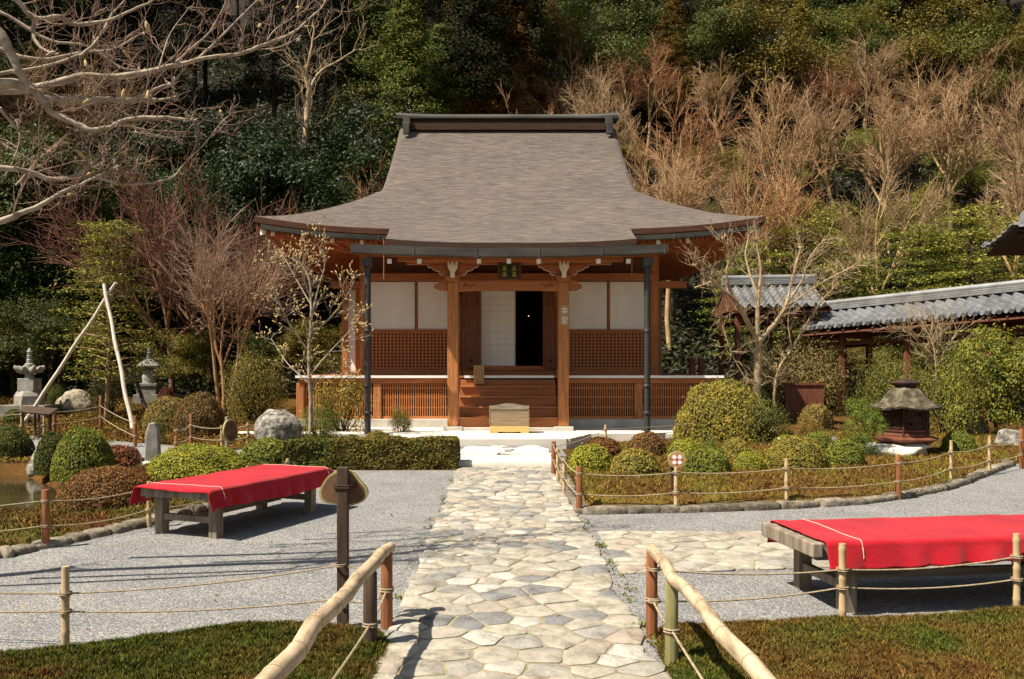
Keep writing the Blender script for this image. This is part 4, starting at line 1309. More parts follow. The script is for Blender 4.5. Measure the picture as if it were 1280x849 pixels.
# ------------------------------------------------------------------ rocks and kerbs
def rock_mesh(mb, c, size, seed, sub=3, rough=0.35, flat=0.15, sq=0):
    import bmesh
    bm = bmesh.new(); bmesh.ops.create_icosphere(bm, subdivisions=sub, radius=1.0)
    off = Vector((seed*3.17, seed*1.31, seed*2.7))
    rs_ = np.random.default_rng(seed)
    planes = [(Vector(nrm(rs_.normal(size=3))), rs_.uniform(0.62, 0.9)) for _ in range(9)]
    vs = []
    for v in bm.verts:
        p = v.co.copy()
        if sq: p = p*((abs(p.x)**sq + abs(p.y)**sq + abs(p.z)**sq)**(-1/sq))
        for n_, dd in planes if not sq else []:      # broken faces
            k = p.dot(n_)
            if k > dd: p -= n_*(k - dd)*0.85
        k = 1 + rough*0.55*mnoise.noise(p*1.1 + off) + rough*0.25*mnoise.noise(p*3.1 + off) + rough*0.12*mnoise.noise(p*8 + off)
        p = p*k
        if p.z < -flat: p.z = -flat + (p.z + flat)*0.2
        vs.append((c[0] + p.x*size[0], c[1] + p.y*size[1], c[2] + p.z*size[2]))
    bm.verts.index_update()
    fs = [tuple(v.index for v in f.verts) for f in bm.faces]
    mb.add(vs, fs); bm.free()

def rock(name, label, px, py, w, h, mat, seed, z=None, dy=0.7, sub=4):
    if z is None: X, Y, Z = gpt(px, py)
    else: X, Y = G(px, py, z); Z = z
    W = w*Y/FPX; Hh = h*Y/FPX
    m = MB(); rock_mesh(m, (0, 0, Hh*0.14), (W*0.52, W*0.42, Hh*0.90), seed, sub)
    o = m.build(name, mat, None, 60); o.location = (X, Y + W*0.35, Z - 0.02)
    return tag(o, label, 'rock')

rock('boulder', 'large grey lichened boulder behind the low hedge, by the red bench', 343, 553, 58, 46, ROCK, 3)
rock('boulder', 'broad grey boulder lying behind the bamboo pole of the young pine', 87, 516, 48, 28, ROCK_TAN, 8)
rock('boulder', 'grey boulder with a mossy top right of the iron lantern', 1220, 550, 54, 42, ROCK_TAN, 12, 0.14)
rock('garden_stone', 'pale stone at the right edge below the camellia', 1272, 562, 40, 26, ROCK, 15, 0.12)
rock('garden_stone', 'pale stone among the clipped mounds, left of the widest one', 978, 566, 26, 18, PALE_SLAB, 21, 0.14)
rock('garden_stone', 'small pale stone between two clipped mounds behind the round sign', 803, 566, 18, 14, PALE_SLAB, 22, 0.14)
rock('garden_stone', 'small grey stone left of the iron lantern', 1044, 556, 13, 10, ROCK, 25, 0.14)
rock('bank_stone', 'flat pale stone on the pond bank left of the brown clipped mound', 62, 652, 64, 18, PALE_SLAB, 31, -0.03)
rock('bank_stone', 'small tan stone on the pond bank at the foot of the brown mound', 99, 644, 26, 14, ROCK_TAN, 32, 0.0)
rock('bank_stone', 'upright pale stone above the brown mound at the pond bank', 114, 588, 16, 24, ROCK_TAN, 33)
rock('bank_stone', 'grey shaded stone between the clipped bushes at the far pond bank', 40, 592, 24, 30, ROCK, 35, -0.1)
rock('bank_stone', 'flat pale stone behind the brown mound near the stone pillar', 176, 592, 44, 14, PALE_SLAB, 36)
rock('lantern_plinth_stone', 'low flat pale plinth stone under the iron lantern', 1138, 571, 100, 20, PALE_SLAB, 41, 0.13)

def kerb(name, pts, rng, w=0.16, h=0.15, step=0.24, sq=0):
    m = MB()
    for a, b in zip(pts, pts[1:]):
        a = np.array(a, float); b = np.array(b, float); L = np.linalg.norm(b - a); d = (b - a)/L
        t = 0.0
        while t < L:
            l = step*rng.uniform(0.7, 1.5); l = min(l, L - t + 0.05)
            c = a + d*(t + l/2)
            ang = math.atan2(d[1], d[0]) + rng.normal(0, 0.06)
            n0 = len(m.v)
            rock_mesh(m, (0, 0, 0), (l*0.54, w*0.6*rng.uniform(0.8, 1.2), h*rng.uniform(0.85, 1.1)), int(rng.integers(1, 999)), 3 if sq else 2, 0.14 if sq else 0.24, 0.3, sq)
            ca, sa = math.cos(ang), math.sin(ang)
            z0 = 0.0
            for i in range(n0, len(m.v)):
                x, y, z = m.v[i]
                m.v[i] = (c[0] + x*ca - y*sa, c[1] + x*sa + y*ca, z0 + z*0.95)
            t += l
    return tag(m.build(name, KERB, smooth=50), kind='structure')
rng = np.random.default_rng(77)
bedR = [(0.92, 9.52), (1.94, 9.62), (3.25, 9.90), (4.2, 10.25), (4.9, 10.75), (5.7, 11.4), (6.4, 12.1), (7.2, 13.1), (8.2, 14.2), (9.4, 15.4), (10.5, 17.5), (5, 17.9), (1.6, 16.8), (1.35, 15.5), (0.96, 13.6), (0.93, 11.5)]
kerb('bed_kerb', [(0.93, 13.4), (0.90, 11.5), (0.90, 9.52), (1.94, 9.62), (3.25, 9.90), (4.2, 10.21), (4.9, 10.70), (5.7, 11.36), (6.4, 12.05), (7.2, 13.05), (8.2, 14.15)], rng, 0.14, 0.085, 0.34, 7)
bedL = [(-4.15, 7.38), (-3.55, 8.85), (-3.15, 10.0), (-2.95, 11.0), (-2.95, 12.6), (-3.4, 13.3), (-4.5, 14.2), (-5.6, 13.2), (-5.3, 11.6), (-4.85, 10.2), (-5.1, 9.3), (-6.4, 8.2), (-8.5, 7.2), (-9.0, 3.6), (-6.1, 5.55)]
kerb('bank_kerb', [(-8.6, 3.7), (-6.1, 5.58), (-4.15, 7.40), (-3.55, 8.87), (-3.1, 10.4), (-2.95, 12.4)], rng, 0.17, 0.085, 0.26, 4)

# ------------------------------------------------------------------ moss beds
def resample(poly, step):
    out = []
    for k in range(len(poly)):
        a, b = np.array(poly[k], float), np.array(poly[(k + 1) % len(poly)], float)
        n = max(1, int(np.linalg.norm(b - a)/step))
        for s in range(n): out.append(a + (b - a)*s/n)
    return np.array(out)
def bed_z(x, y, poly, h, edge=0.28, bumpy=0.042):
    d = poly_sd(x, y, poly)
    z = h*np.sqrt(np.clip(d/edge, 0, 1)) * (1 - 0.0)
    bm_ = np.array([mnoise.noise(Vector((a*2.1, b*2.1, 3.3))) + 0.5*mnoise.noise(Vector((a*6, b*6, 1.3))) + 0.6*mnoise.noise(Vector((a*21, b*21, 2.3))) for a, b in zip(np.ravel(x), np.ravel(y))]).reshape(np.shape(x))
    return z + bumpy*bm_*np.clip(d/0.15, 0, 1)
def moss_bed(name, label, poly, h, mat, base_mat, n_blades, blade, box, rng, res=0.12, edge=0.28, hfun=None):
    """a raised cushion of moss: its body is one surface, its shoots are fine blades"""
    x0, x1, y0, y1 = box
    gx = np.arange(x0, x1 + res, res); gy = np.arange(y0, y1 + res, res)
    X, Y = np.meshgrid(gx, gy, indexing='ij')
    D = poly_sd(X, Y, poly)
    Z = bed_z(X, Y, poly, h, edge)
    if hfun is not None: Z = Z + hfun(X, Y)
    Z = np.where(D < -0.02, -0.05 + (hfun(X, Y) if hfun is not None else 0), Z)
    m = MB(); idx = -np.ones(X.shape, int); vs = []
    for i in range(X.shape[0]):
        for j in range(X.shape[1]):
            if D[i, j] > -res*1.5:
                idx[i, j] = len(vs); vs.append((X[i, j], Y[i, j], Z[i, j]))
    fs = []
    for i in range(X.shape[0] - 1):
        for j in range(X.shape[1] - 1):
            q = (idx[i, j], idx[i+1, j], idx[i+1, j+1], idx[i, j+1])
            if min(q) >= 0 and D[i:i+2, j:j+2].max() > 0: fs.append(q)
    m.add(vs, fs)
    m.mi = 1
    P = np.stack([rng.uniform(x0, x1, n_blades*3), rng.uniform(y0, y1, n_blades*3)], 1)
    d = poly_sd(P[:, 0], P[:, 1], poly)
    P = P[d > 0.0][:n_blades]
    z = bed_z(P[:, 0], P[:, 1], poly, h, edge)
    if hfun is not None: z = z + hfun(P[:, 0], P[:, 1])
    k = len(P)
    # little upright shoots of three faces width
    ang = rng.uniform(0, 2*math.pi, k); hh = blade*rng.uniform(0.5, 1.4, k); w = blade*0.20
    lean = rng.normal(0, 0.7, (k, 2))*hh[:, None]
    V = np.empty((k, 3, 3))
    V[:, 0, 0] = P[:, 0] - np.cos(ang)*w; V[:, 0, 1] = P[:, 1] - np.sin(ang)*w; V[:, 0, 2] = z - 0.005
    V[:, 1, 0] = P[:, 0] + np.cos(ang)*w; V[:, 1, 1] = P[:, 1] + np.sin(ang)*w; V[:, 1, 2] = z - 0.005
    V[:, 2, 0] = P[:, 0] + lean[:, 0]; V[:, 2, 1] = P[:, 1] + lean[:, 1]; V[:, 2, 2] = z + hh
    b = len(m.v)
    m.v.extend(map(tuple, V.reshape(-1, 3).tolist()))
    m.f.extend(map(tuple, (np.arange(k*3).reshape(k, 3) + b).tolist())); m.m.extend([1]*k)
    o = m.build(name, [base_mat, mat], smooth=180)
    return tag(o, label, 'moss', None, 'stuff')
rng = np.random.default_rng(5)
bedNL = [(-0.62, 5.02), (-0.72, 5.28), (-1.0, 5.36), (-1.35, 5.38), (-1.75, 5.30), (-2.1, 5.08), (-2.45, 4.92), (-3.0, 4.75), (-3.6, 4.6), (-4.2, 4.3), (-4.2, 2.0), (-0.64, 2.0)]
moss_bed('moss_carpet', 'dense green and rust moss carpet beside the path at the left-hand bamboo rail', bedNL, 0.05, MOSS_GREEN, MOSS_GREEN, 190000, 0.020, (-3.9, -0.6, 3.6, 5.5), rng, 0.025, 0.10)
bedNR = [(0.88, 4.9), (0.95, 5.30), (1.4, 5.40), (2.2, 5.48), (3.0, 5.62), (3.6, 5.75), (5, 6.0), (5, 2.0), (0.86, 2.0)]
moss_bed('moss_carpet', 'rust-brown moss carpet beside the path at the right-hand bamboo rail', bedNR, 0.05, MOSS_NEAR, MOSS_NEAR, 190000, 0.020, (0.85, 4.4, 3.6, 5.9), rng, 0.025, 0.10)
moss_bed('moss_bed', 'rust and golden moss bed with clipped mounds right of the path', bedR, 0.15, MOSS_RUST, MOSS_RUST, 60000, 0.040, (0.8, 10.6, 9.4, 18), rng, 0.10, 0.22, lambda x, y: H(x, y)*1.0)
moss_bed('moss_bank', 'low olive moss bank between the pond and the gravel', bedL, 0.13, MOSS_NEAR, MOSS_NEAR, 45000, 0.035, (-9.1, -2.7, 3.5, 14.3), rng, 0.10, 0.25)

# ------------------------------------------------------------------ red benches
def make_bench(loc, rz, L, D, label, clabel, cloth_x, hang, hang_end, seed, inset=0.24):
    root = empty('wooden_bench', (loc[0], loc[1], 0), label, 'bench', 'benches with red cloths', rz)
    zt = 0.465
    m = MB()
    for y in (-D/2 + 0.03, D/2 - 0.03): m.bx(-L/2, L/2, y - 0.035, y + 0.035, zt - 0.11, zt)
    m.build('side_rail', GREY_WOOD_H, root, bevel=0.006)
    for sx in (-1, 1):
        m = MB(); m.bx(sx*(L/2 + 0.0) - 0.034, sx*(L/2 + 0.0) + 0.034, -D/2 - 0.03, D/2 + 0.03, zt - 0.088, zt + 0.004); m.build('end_rail', GREY_WOOD, root, bevel=0.008)
    m = MB()
    for k in range(7):
        y = -D/2 + 0.08 + (D - 0.16)*k/6
        m.bx(-L/2 + 0.05, L/2 - 0.05, y - 0.055, y + 0.055, zt - 0.03, zt - 0.004)
    m.build('seat_boards', GREY_WOOD_H, root)
    for sx in (-1, 1):
        for sy in (-1, 1):
            m = MB(); x = sx*(L/2 - inset); y = sy*(D/2 - 0.06)
            m.bx(x - 0.05, x + 0.05, y - 0.045, y + 0.045, 0, zt - 0.03)
            m.build('leg', GREY_WOOD, root, bevel=0.006)
        m = MB(); x = sx*(L/2 - inset); m.bx(x - 0.025, x + 0.025, -D/2 + 0.09, D/2 - 0.09, 0.14, 0.20); m.build('stretcher', GREY_WOOD, root, bevel=0.004)
    m = MB(); m.bx(-L/2 + 0.26, L/2 - 0.26, -0.025, 0.025, 0.142, 0.198); m.build('stretcher', GREY_WOOD_H, root, bevel=0.004)
    # the cloth is its own thing lying on the bench
    rs_ = np.random.default_rng(seed)
    c = MB(); th = 0.006
    x0, x1 = cloth_x
    prof = []
    hw = D/2 + 0.035
    for t in np.linspace(0, 1, 9): prof.append((-hw - 0.022, zt + 0.012 - 0.035 - hang*(1 - t), 1 - t))
    for a in np.linspace(0, math.pi/2, 6)[1:]: prof.append((-hw + 0.015 - 0.037*math.cos(a), zt - 0.023 + 0.037*math.sin(a), 0))
    for y in np.linspace(-hw + 0.03, hw - 0.03, 15)[1:-1]: prof.append((y, zt + 0.014, 0))
    for a in np.linspace(math.pi/2, 0, 6)[:-1]: prof.append((hw - 0.015 + 0.037*math.cos(a), zt - 0.023 + 0.037*math.sin(a), 0))
    for t in np.linspace(0, 1, 9)[::-1]: prof.append((hw + 0.022, zt + 0.012 - 0.035 - hang*(1 - t), 1 - t))
    XS = np.linspace(x0, x1, 130)
    def cf(x, k):
        y, z, hg = prof[int(k)]
        over = max(0, abs(x) - (L/2 + 0.02))
        f = 0.012*math.sin(x*7 + seed + 2*math.sin(x*2.3)) + 0.007*math.sin(x*17 + seed*2) + 0.012*mnoise.noise(Vector((x*4, seed, 0)))
        sg = -1 if y < 0 else 1
        yy = y + sg*(abs(f)*2.2*hg + 0.02*hg)
        zz = z + 0.004*mnoise.noise(Vector((x*3, y*3, seed))) + 0.005*mnoise.noise(Vector((x*9, y*4, seed + 3))) + 0.006*abs(mnoise.noise(Vector((x*5 + y*7, y*3, seed + 9)))) + 0.014*hg*math.sin(x*3.1 + seed)
        if over > 0:      # cloth past the bench end sags and flares
            zz -= over*over*1.6 + over*0.14 + 0.10*over*math.cos(y*7 + 1)
            yy = yy*(1 + 0.15*over)
        return (x, yy, zz)
    c.grid(cf, XS, range(len(prof)), flip=True)
    co = c.build('red_cloth', FELT, None, 180)
    sol = co.modifiers.new('thickness', 'SOLIDIFY'); sol.thickness = th; sol.offset = 0
    co.location = (loc[0], loc[1], 0); co.rotation_euler = (0, 0, rz)
    tag(co, clabel, 'cloth', 'red cloths on the benches')
    for xs0 in ([x0 + 0.24] if seed == 1 else [x0 + 0.2, x1 - 0.2]):   # cord tied across
        m = MB(); m.tube([Vector(cf(xs0, k)) + Vector((0, -0.008 if k < 8 else (0.008 if k > len(prof) - 9 else 0), 0.007 if 8 <= k <= len(prof) - 9 else 0)) for k in range(4, len(prof) - 4)], 0.0028, 5)
        m.build('cord', CORD, co)
    return root
CORD = generic('pinkish_cord', (0.62, 0.40, 0.33), (0.70, 0.50, 0.42), 6, (1, 1, 1), 0.9, 20, 0)
bx0 = np.array([2.03, 5.64]); ang = R(7.5)
L_, D_ = 2.2, 0.72
cxy = bx0 + np.array([math.cos(ang), math.sin(ang)])*L_/2 + np.array([-math.sin(ang), math.cos(ang)])*D_/2
make_bench(cxy, ang, L_, D_, 'weathered wooden bench with a bare end rail beside the flagged side path', 'red felt cloth on the bench by the side path, tied with one cord', (-L_/2 + 0.045, L_/2 - 0.04), 0.125, 0, 1)
legs = [np.array(G(205, 665)), np.array(G(268, 675)), np.array(G(388, 642)), np.array(G(327, 636))]
cxy = sum(legs)/4
lv = (legs[2] - legs[1] + legs[3] - legs[0])/2
make_bench(cxy, math.atan2(lv[1], lv[0]), float(np.linalg.norm(lv)) + 0.30, 0.76, 'weathered wooden bench set beside the clipped mounds on the gravel', 'red felt cloth drooping past both ends of the bench beside the clipped mounds', (-1.01, 1.13), 0.15, 0.1, 4, 0.15)

# ------------------------------------------------------------------ rope fences, rails, signs
def bamboo_post(parent, x, y, h, r=0.024, mat=None, z0=0.0, tilt=0.0):
    m = MB(); pts, rad = [], []
    z = -0.05
    nodes = [0.10, 0.30, 0.48]
    for zz, rr in ((-0.05, r),) : pts.append((0, 0, zz)); rad.append(rr)
    for nd in nodes:
        if nd > h - 0.03: break
        for dz, k in ((-0.015, 1.0), (0, 1.14), (0.012, 0.98)): pts.append((tilt*(nd + dz), 0, nd + dz)); rad.append(r*k)
    pts.append((tilt*h, 0, h)); rad.append(r*0.95)
    m.tube(pts, rad, 12)
    o = m.build('post', mat or BAMBOO, parent, 40)
    w = wloc(parent)
    o.location = (x - w.x, y - w.y, z0 - w.z)
    return o
def wood_post(parent, x, y, h, r=0.033, mat=None, z0=0.0, name='post'):
    m = MB()
    m.lathe([(r*1.02, -0.05), (r, h*0.5), (r*0.97, h - 0.008), (r*0.8, h)], 14)
    o = m.build(name, mat or POST_WOOD, parent, 50)
    w = wloc(parent)
    o.location = (x - w.x, y - w.y, z0 - w.z)
    return o
def rope(parent, pts, sag=0.03, r=0.008, wrap=True, name='rope', pr=0.03):
    m = MB()
    for a, b in zip(pts, pts[1:]):
        a = np.array(a, float); b = np.array(b, float)
        n = 10; P = []
        for i in range(n + 1):
            t = i/n; p = a + (b - a)*t
            p[2] -= sag*4*t*(1 - t)
            P.append(p)
        m.tube(P, r*0.72, 6)
    if wrap:
        for p in pts:
            for dz in (-0.6*r, 0.9*r):
                ring = [(p[0] + (pr + r*0.4)*math.cos(a), p[1] + (pr + r*0.4)*math.sin(a), p[2] + dz) for a in np.linspace(0, 2*math.pi, 13)]
                m.tube(ring, r*0.65, 5)
    return m.build(name, ROPE, parent, 60, 'world')
def fence(name, label, posts, heights, r=0.008, sag=0.03, group='rope fences'):
    """posts: (x, y, z0, h, kind)"""
    c = posts[0]
    root = empty(name, (c[0], c[1], c[2]), label, 'fence', group)
    for (x, y, z0, h, k) in posts:
        if k == 'b': bamboo_post(root, x, y, h, 0.022, None, z0)
        elif k == 's': pass
        else: wood_post(root, x, y, h, 0.034, None, z0)
    for hh in heights:
        rope(root, [(x, y, z0 + (hh if not isinstance(hh, dict) else hh[i])) for i, (x, y, z0, h, k) in enumerate(posts)], sag, r)
    return root
fence('rope_fence', 'two-rope bamboo-post fence crossing the gravel in front of the left-hand bench', [(-5.2, 5.3, 0, 0.46, 'b'), (-2.45, 4.97, 0, 0.47, 'b'), (-0.97, 5.36, 0, 0, 's'), (-0.70, 5.36, 0, 0, 's')], [{0: 0.34, 1: 0.317, 2: 0.39, 3: 0.42}, {0: 0.2, 1: 0.215, 2: 0.185, 3: 0.2}], 0.007)
fence('rope_fence', 'two-rope bamboo-post fence in front of the bench by the side path', [(0.90, 5.12, 0, 0, 's'), (2.11, 5.41, 0, 0.51, 'b'), (3.34, 5.68, 0, 0.52, 'b'), (5.0, 6.0, 0, 0.5, 'b')], [{0: 0.42, 1: 0.35, 2: 0.37, 3: 0.36}, {0: 0.235, 1: 0.24, 2: 0.225, 3: 0.22}], 0.008)
P = []
for px, py, k, h in ((692, 594, 'w', 0.50), (697, 605, 'b', 0.48), (705, 620, 'b', 0.47), (724, 643, 'w', 0.52), (845, 641, 'b', 0.50), (983, 634, 'b', 0.55), (1123, 625, 'w', 0.54), (1189, 606, 'b', 0.60), (1237, 594, 'b', 0.58), (1277, 586, 'w', 0.62)):
    x, y = G(px, py); P.append((x, y, 0.0, h, k))
fence('rope_fence', 'two-rope fence of bamboo and brown posts round the mossy bed right of the path', P, [0.44, 0.22], 0.010, 0.03)
P = [(0.82, 13.15, 0, 0, 's'), (*G(757, 566, 0.15), 0.14, 0.48, 'b'), (5.0, 17.6, 0.2, 0.42, 'b')]
fence('rope_fence', 'short single-rope fence between the terrace and the clipped mounds', P, [0.40], 0.008, 0.04)
P = [(-7.5, 5.2, 0.0, 0.5, 'w'), (-3.98, 7.72, 0, 0.52, 'w'), (-3.47, 8.72, 0, 0.46, 'b'), (-3.15, 10.6, 0.06, 0.22, 'b'), (-3.1, 12.9, 0.05, 0.20, 'b')]
fence('rope_fence', 'two-rope fence with a red-brown post between the pond bank and the gravel', P, [{0: 0.42, 1: 0.42, 2: 0.40, 3: 0.17, 4: 0.15}, {0: 0.2, 1: 0.2, 2: 0.18, 3: 0.05, 4: 0.05}], 0.009, 0.04)
P = []
for px, py, k, h in ((-40, 545, 'w', 0.6), (27, 546, 'b', 0.75), (55, 545, 'b', 0.62), (68, 543, 'w', 0.50), (126, 533, 'w', 0.70), (169, 560, 'w', 0.60)):
    x, y, z = gpt(px, py); P.append((x, y, z, h, k))
fence('rope_fence', 'two-rope fence across the left garden in front of the stone pagoda', P, [0.46, 0.22], 0.012, 0.03)
P = []
for px, py, k, h in ((220, 566, 'w', 0.30), (239, 558, 'w', 0.62), (277, 562, 'b', 0.45), (310, 558, 'b', 0.45)):
    x, y, z = gpt(px, py); P.append((x, y, z, h, k))
fence('rope_fence', 'two-rope fence left of the large boulder, ending at the round wooden sign', P, [0.40, 0.18], 0.012, 0.03)

def bamboo_rail(label, rail_pts, radii, posts, ropepts, seed):
    root = empty('bamboo_handrail', posts[0][:2] + (0,), label, 'handrail', 'bamboo handrails along the path')
    rs_ = np.random.default_rng(seed)
    m = MB()
    pts = [np.array(p, float) for p in rail_pts]
    # walk along with nodes every 0.24 m
    Ltot = sum(np.linalg.norm(b - a) for a, b in zip(pts, pts[1:]))
    def at(s):
        for a, b in zip(pts, pts[1:]):
            l = np.linalg.norm(b - a)
            if s <= l: return a + (b - a)*s/l
            s -= l
        return pts[-1]
    P, Rr = [], []
    s = 0.0; nodes = []
    nxt = 0.12; off = np.zeros(3)
    while s < Ltot:
        nodes.append(s); s += rs_.uniform(0.25, 0.36)
    S = sorted(set([0.0, Ltot] + [n_ + d_ for n_ in nodes for d_ in (-0.03, -0.008, 0, 0.008, 0.03) if 0 < n_ + d_ < Ltot]))
    for q in S:
        dn_ = min(abs(q - n_) for n_ in nodes)
        k = 1.06 if dn_ < 0.004 else (1.03 if dn_ < 0.012 else 1.0)
        j = int(np.argmin([abs(q - n_) for n_ in nodes]))
        wob = np.array([0.010*math.sin(j*2.4 + seed), 0, 0.009*math.cos(j*1.7 + seed)])
        P.append(at(q) + wob); Rr.append((radii[0] + (radii[1] - radii[0])*q/Ltot)*k)
    m.tube(P, Rr, 18)
    for n_ in nodes:
        if 0.02 < n_ < Ltot - 0.02:
            m.mi = 1
            a, b = at(n_ - 0.0035), at(n_ + 0.0035)
            j = nodes.index(n_)
            wob = np.array([0.010*math.sin(j*2.4 + seed), 0, 0.009*math.cos(j*1.7 + seed)])
            rr = (radii[0] + (radii[1] - radii[0])*n_/Ltot)*1.075
            m.tube([a + wob, b + wob], rr, 18)
            m.mi = 0
    m.build('rail', [BAMBOO_PALE, BAMBOO_NODE], root, 45, 'world')
    for (x, y, h, r, mt) in posts: wood_post(root, x, y, h, r, mt)
    rope(root, ropepts, 0.015, 0.010, True, 'rope', 0.036)
    return root
bamboo_rail('pale bamboo handrail on dark red posts left of the path', [(-0.685, 5.48, 0.478), (-0.74, 4.4, 0.498), (-0.83, 2.9, 0.49), (-0.86, 1.2, 0.49)], (0.036, 0.043),
            [(-0.685, 5.36, 0.470, 0.036, POST_WOOD), (-0.73, 4.98, 0.44, 0.040, POST_DARK2 if 'POST_DARK2' in globals() else POST_DARK), (-0.86, 1.4, 0.45, 0.036, POST_WOOD)],
            [(-0.685, 5.36, 0.24), (-0.73, 4.98, 0.14), (-0.80, 3.4, 0.18), (-0.86, 1.4, 0.2)], 3)
bamboo_rail('pale bamboo handrail on a red post and a greenish bamboo post right of the path', [(0.888, 5.10, 0.528), (0.90, 4.3, 0.522), (0.925, 2.9, 0.51), (0.94, 1.2, 0.50)], (0.031, 0.037),
            [(0.895, 5.16, 0.515, 0.034, POST_WOOD), (0.915, 4.67, 0.485, 0.036, BAMBOO_OLD), (0.94, 1.4, 0.47, 0.036, POST_WOOD)],
            [(0.895, 5.14, 0.24), (0.915, 4.67, 0.20), (0.93, 3.0, 0.19), (0.94, 1.4, 0.2)], 6)

def disc_poly(w, h, seed, tri=0.0, n=28):
    out = []
    for k in range(n):
        a = 2*math.pi*k/n
        r = 1 + tri*math.cos(3*(a + math.pi/2)) * -1 + 0.03*math.sin(2*a + seed) + 0.02*math.sin(5*a + seed)
        out.append((w/2*r*math.cos(a), h/2*r*math.sin(a)))
    return out
def wood_sign(name, label, loc, post_h, post_w, disc_c, w, h, rz, disc_dy, tri, post_mat, face_mat, seed):
    root = empty(name, loc, label, 'sign', 'wood-slice signs', rz)
    m = MB(); m.bx(-post_w/2, post_w/2, -post_w*0.4, post_w*0.4, -0.05, post_h); m.build('post', post_mat, root, bevel=0.006)
    m = MB(); P = disc_poly(w, h, seed, tri); n = len(P)
    t0, t1 = disc_dy, disc_dy + 0.035
    inn = [(x*0.9, z*0.9) for x, z in P]
    vs = [(x + disc_c[0], t0, z + disc_c[1]) for x, z in P] + [(x + disc_c[0], t0 - 0.001, z + disc_c[1]) for x, z in inn] + [(x + disc_c[0], t1, z + disc_c[1]) for x, z in P]
    fs = [tuple(range(2*n - 1, n - 1, -1))]
    m.add(vs, []); 
    def F(f, k): m.f.append(f); m.m.append(k)
    F(tuple(range(n, 2*n)), 0)
    F(tuple(range(3*n - 1, 2*n - 1, -1)), 0)
    for k in range(n):
        k2 = (k + 1) % n
        F((k, k2, n + k2, n + k), 1); F((k, 2*n + k, 2*n + k2, k2), 1)
    sl = m.build('wood_slice', [face_mat, SIGN_BARK], root)
    m = MB()
    for dz in (-0.006, 0.008):
        m.tube([(-post_w*0.6, -post_w*0.45, disc_c[1] + 0.02 + dz), (post_w*0.6, -post_w*0.45, disc_c[1] + 0.02 + dz), (post_w*1.2, disc_dy - 0.004, disc_c[1] + 0.025 + dz)], 0.005, 5)
        m.tube([(-post_w*0.6, -post_w*0.45, disc_c[1] + 0.02 + dz), (-post_w*0.9, disc_dy - 0.004, disc_c[1] + 0.018 + dz)], 0.005, 5)
    m.build('wire_tie', IRON, root)
    return root, sl
wood_sign('wood_slice_sign', 'dark wooden signpost holding a triangular slice of wood seen from behind, by the left-hand handrail', (-0.955, 5.38, 0), 0.985, 0.068, (-0.005, 0.845), 0.285, 0.225, 0, 0.03, 0.10, POST_DARK, SIGN_WOOD, 2)
x, y = G(841, 620, 0.12)
SIGN_FACE = generic('orange_sign_wood', (0.34, 0.17, 0.06), (0.48, 0.27, 0.11), 5.0, (1, 1, 1), 0.7, 20, 0.1, 0.004, kind='obj')
s2, sl2 = wood_sign('wood_slice_sign', 'round wooden sign painted with a white and red cross-barred disc among the clipped mounds', (x, y, 0.12), 0.52, 0.05, (0.035, 0.42), 0.20, 0.20, 0, -0.065, 0.0, POST_DARK, SIGN_FACE, 1)
m = MB()
for a in range(4):
    c, s_ = math.cos(R(45 + 90*a)), math.sin(R(45 + 90*a))
    m.lathe([(0.024, 0), (0.024, 0.003)], 10, (0, 0, 0))
    k = len(m.v) - 20
    for i in range(k, len(m.v)): p = m.v[i]; m.v[i] = (0.035 + c*0.042 + p[0], -0.066 - p[2] - 0.0005, 0.42 + s_*0.042 + p[1])
m.build('emblem', WHITE_PAINT, sl2)
m = MB(); m.box((0.035, -0.0675, 0.42), (0.012, 0.003, 0.13)); m.box((0.035, -0.0680, 0.42), (0.13, 0.003, 0.012))
m.build('cross_bars', RED_PAINT, sl2)
x, y, z = gpt(284, 563)
wood_sign('wood_slice_sign', 'grey post with a round pale wood slice seen nearly edge-on, left of the large boulder', (x, y, z), 0.62, 0.07, (0, 0.36), 0.40, 0.42, R(68), -0.085, 0.0, GREY_WOOD, SIGN_WOOD, 3)

# ------------------------------------------------------------------ iron lantern
x, y = G(1141, 560, 0.25)
lan = empty('iron_lantern', (x, y + 0.25, 0.235), 'rusty hexagonal iron lantern with a lichened bell-shaped roof on a pale stone', 'lantern')
lan.scale = (1.1, 1.1, 1.0)
h6 = R(0)
m = MB(); m.lathe([(0.41, 0.10), (0.50, 0.145), (0.50, 0.165), (0.40, 0.19)], 6, rot=h6); m.build('base_tray', IRON_RED, lan)
for k in range(6):
    a = k*math.pi/3
    m = MB(); m.box((0.33*math.cos(a), 0.33*math.sin(a), 0.06), (0.06, 0.06, 0.14), rz=a); m.build('leg', IRON, lan)
m = MB(); m.lathe([(0.36, 0.19), (0.36, 0.235), (0.345, 0.25)], 6, rot=h6); m.lathe([(0.345, 0.28), (0.35, 0.31)], 6, rot=h6); m.build('rail_ring', IRON_RED, lan)
m = MB(); m.lathe([(0.335, 0.19), (0.335, 0.70)], 6, rot=h6)
fb = m.build('fire_box', IRON, lan)
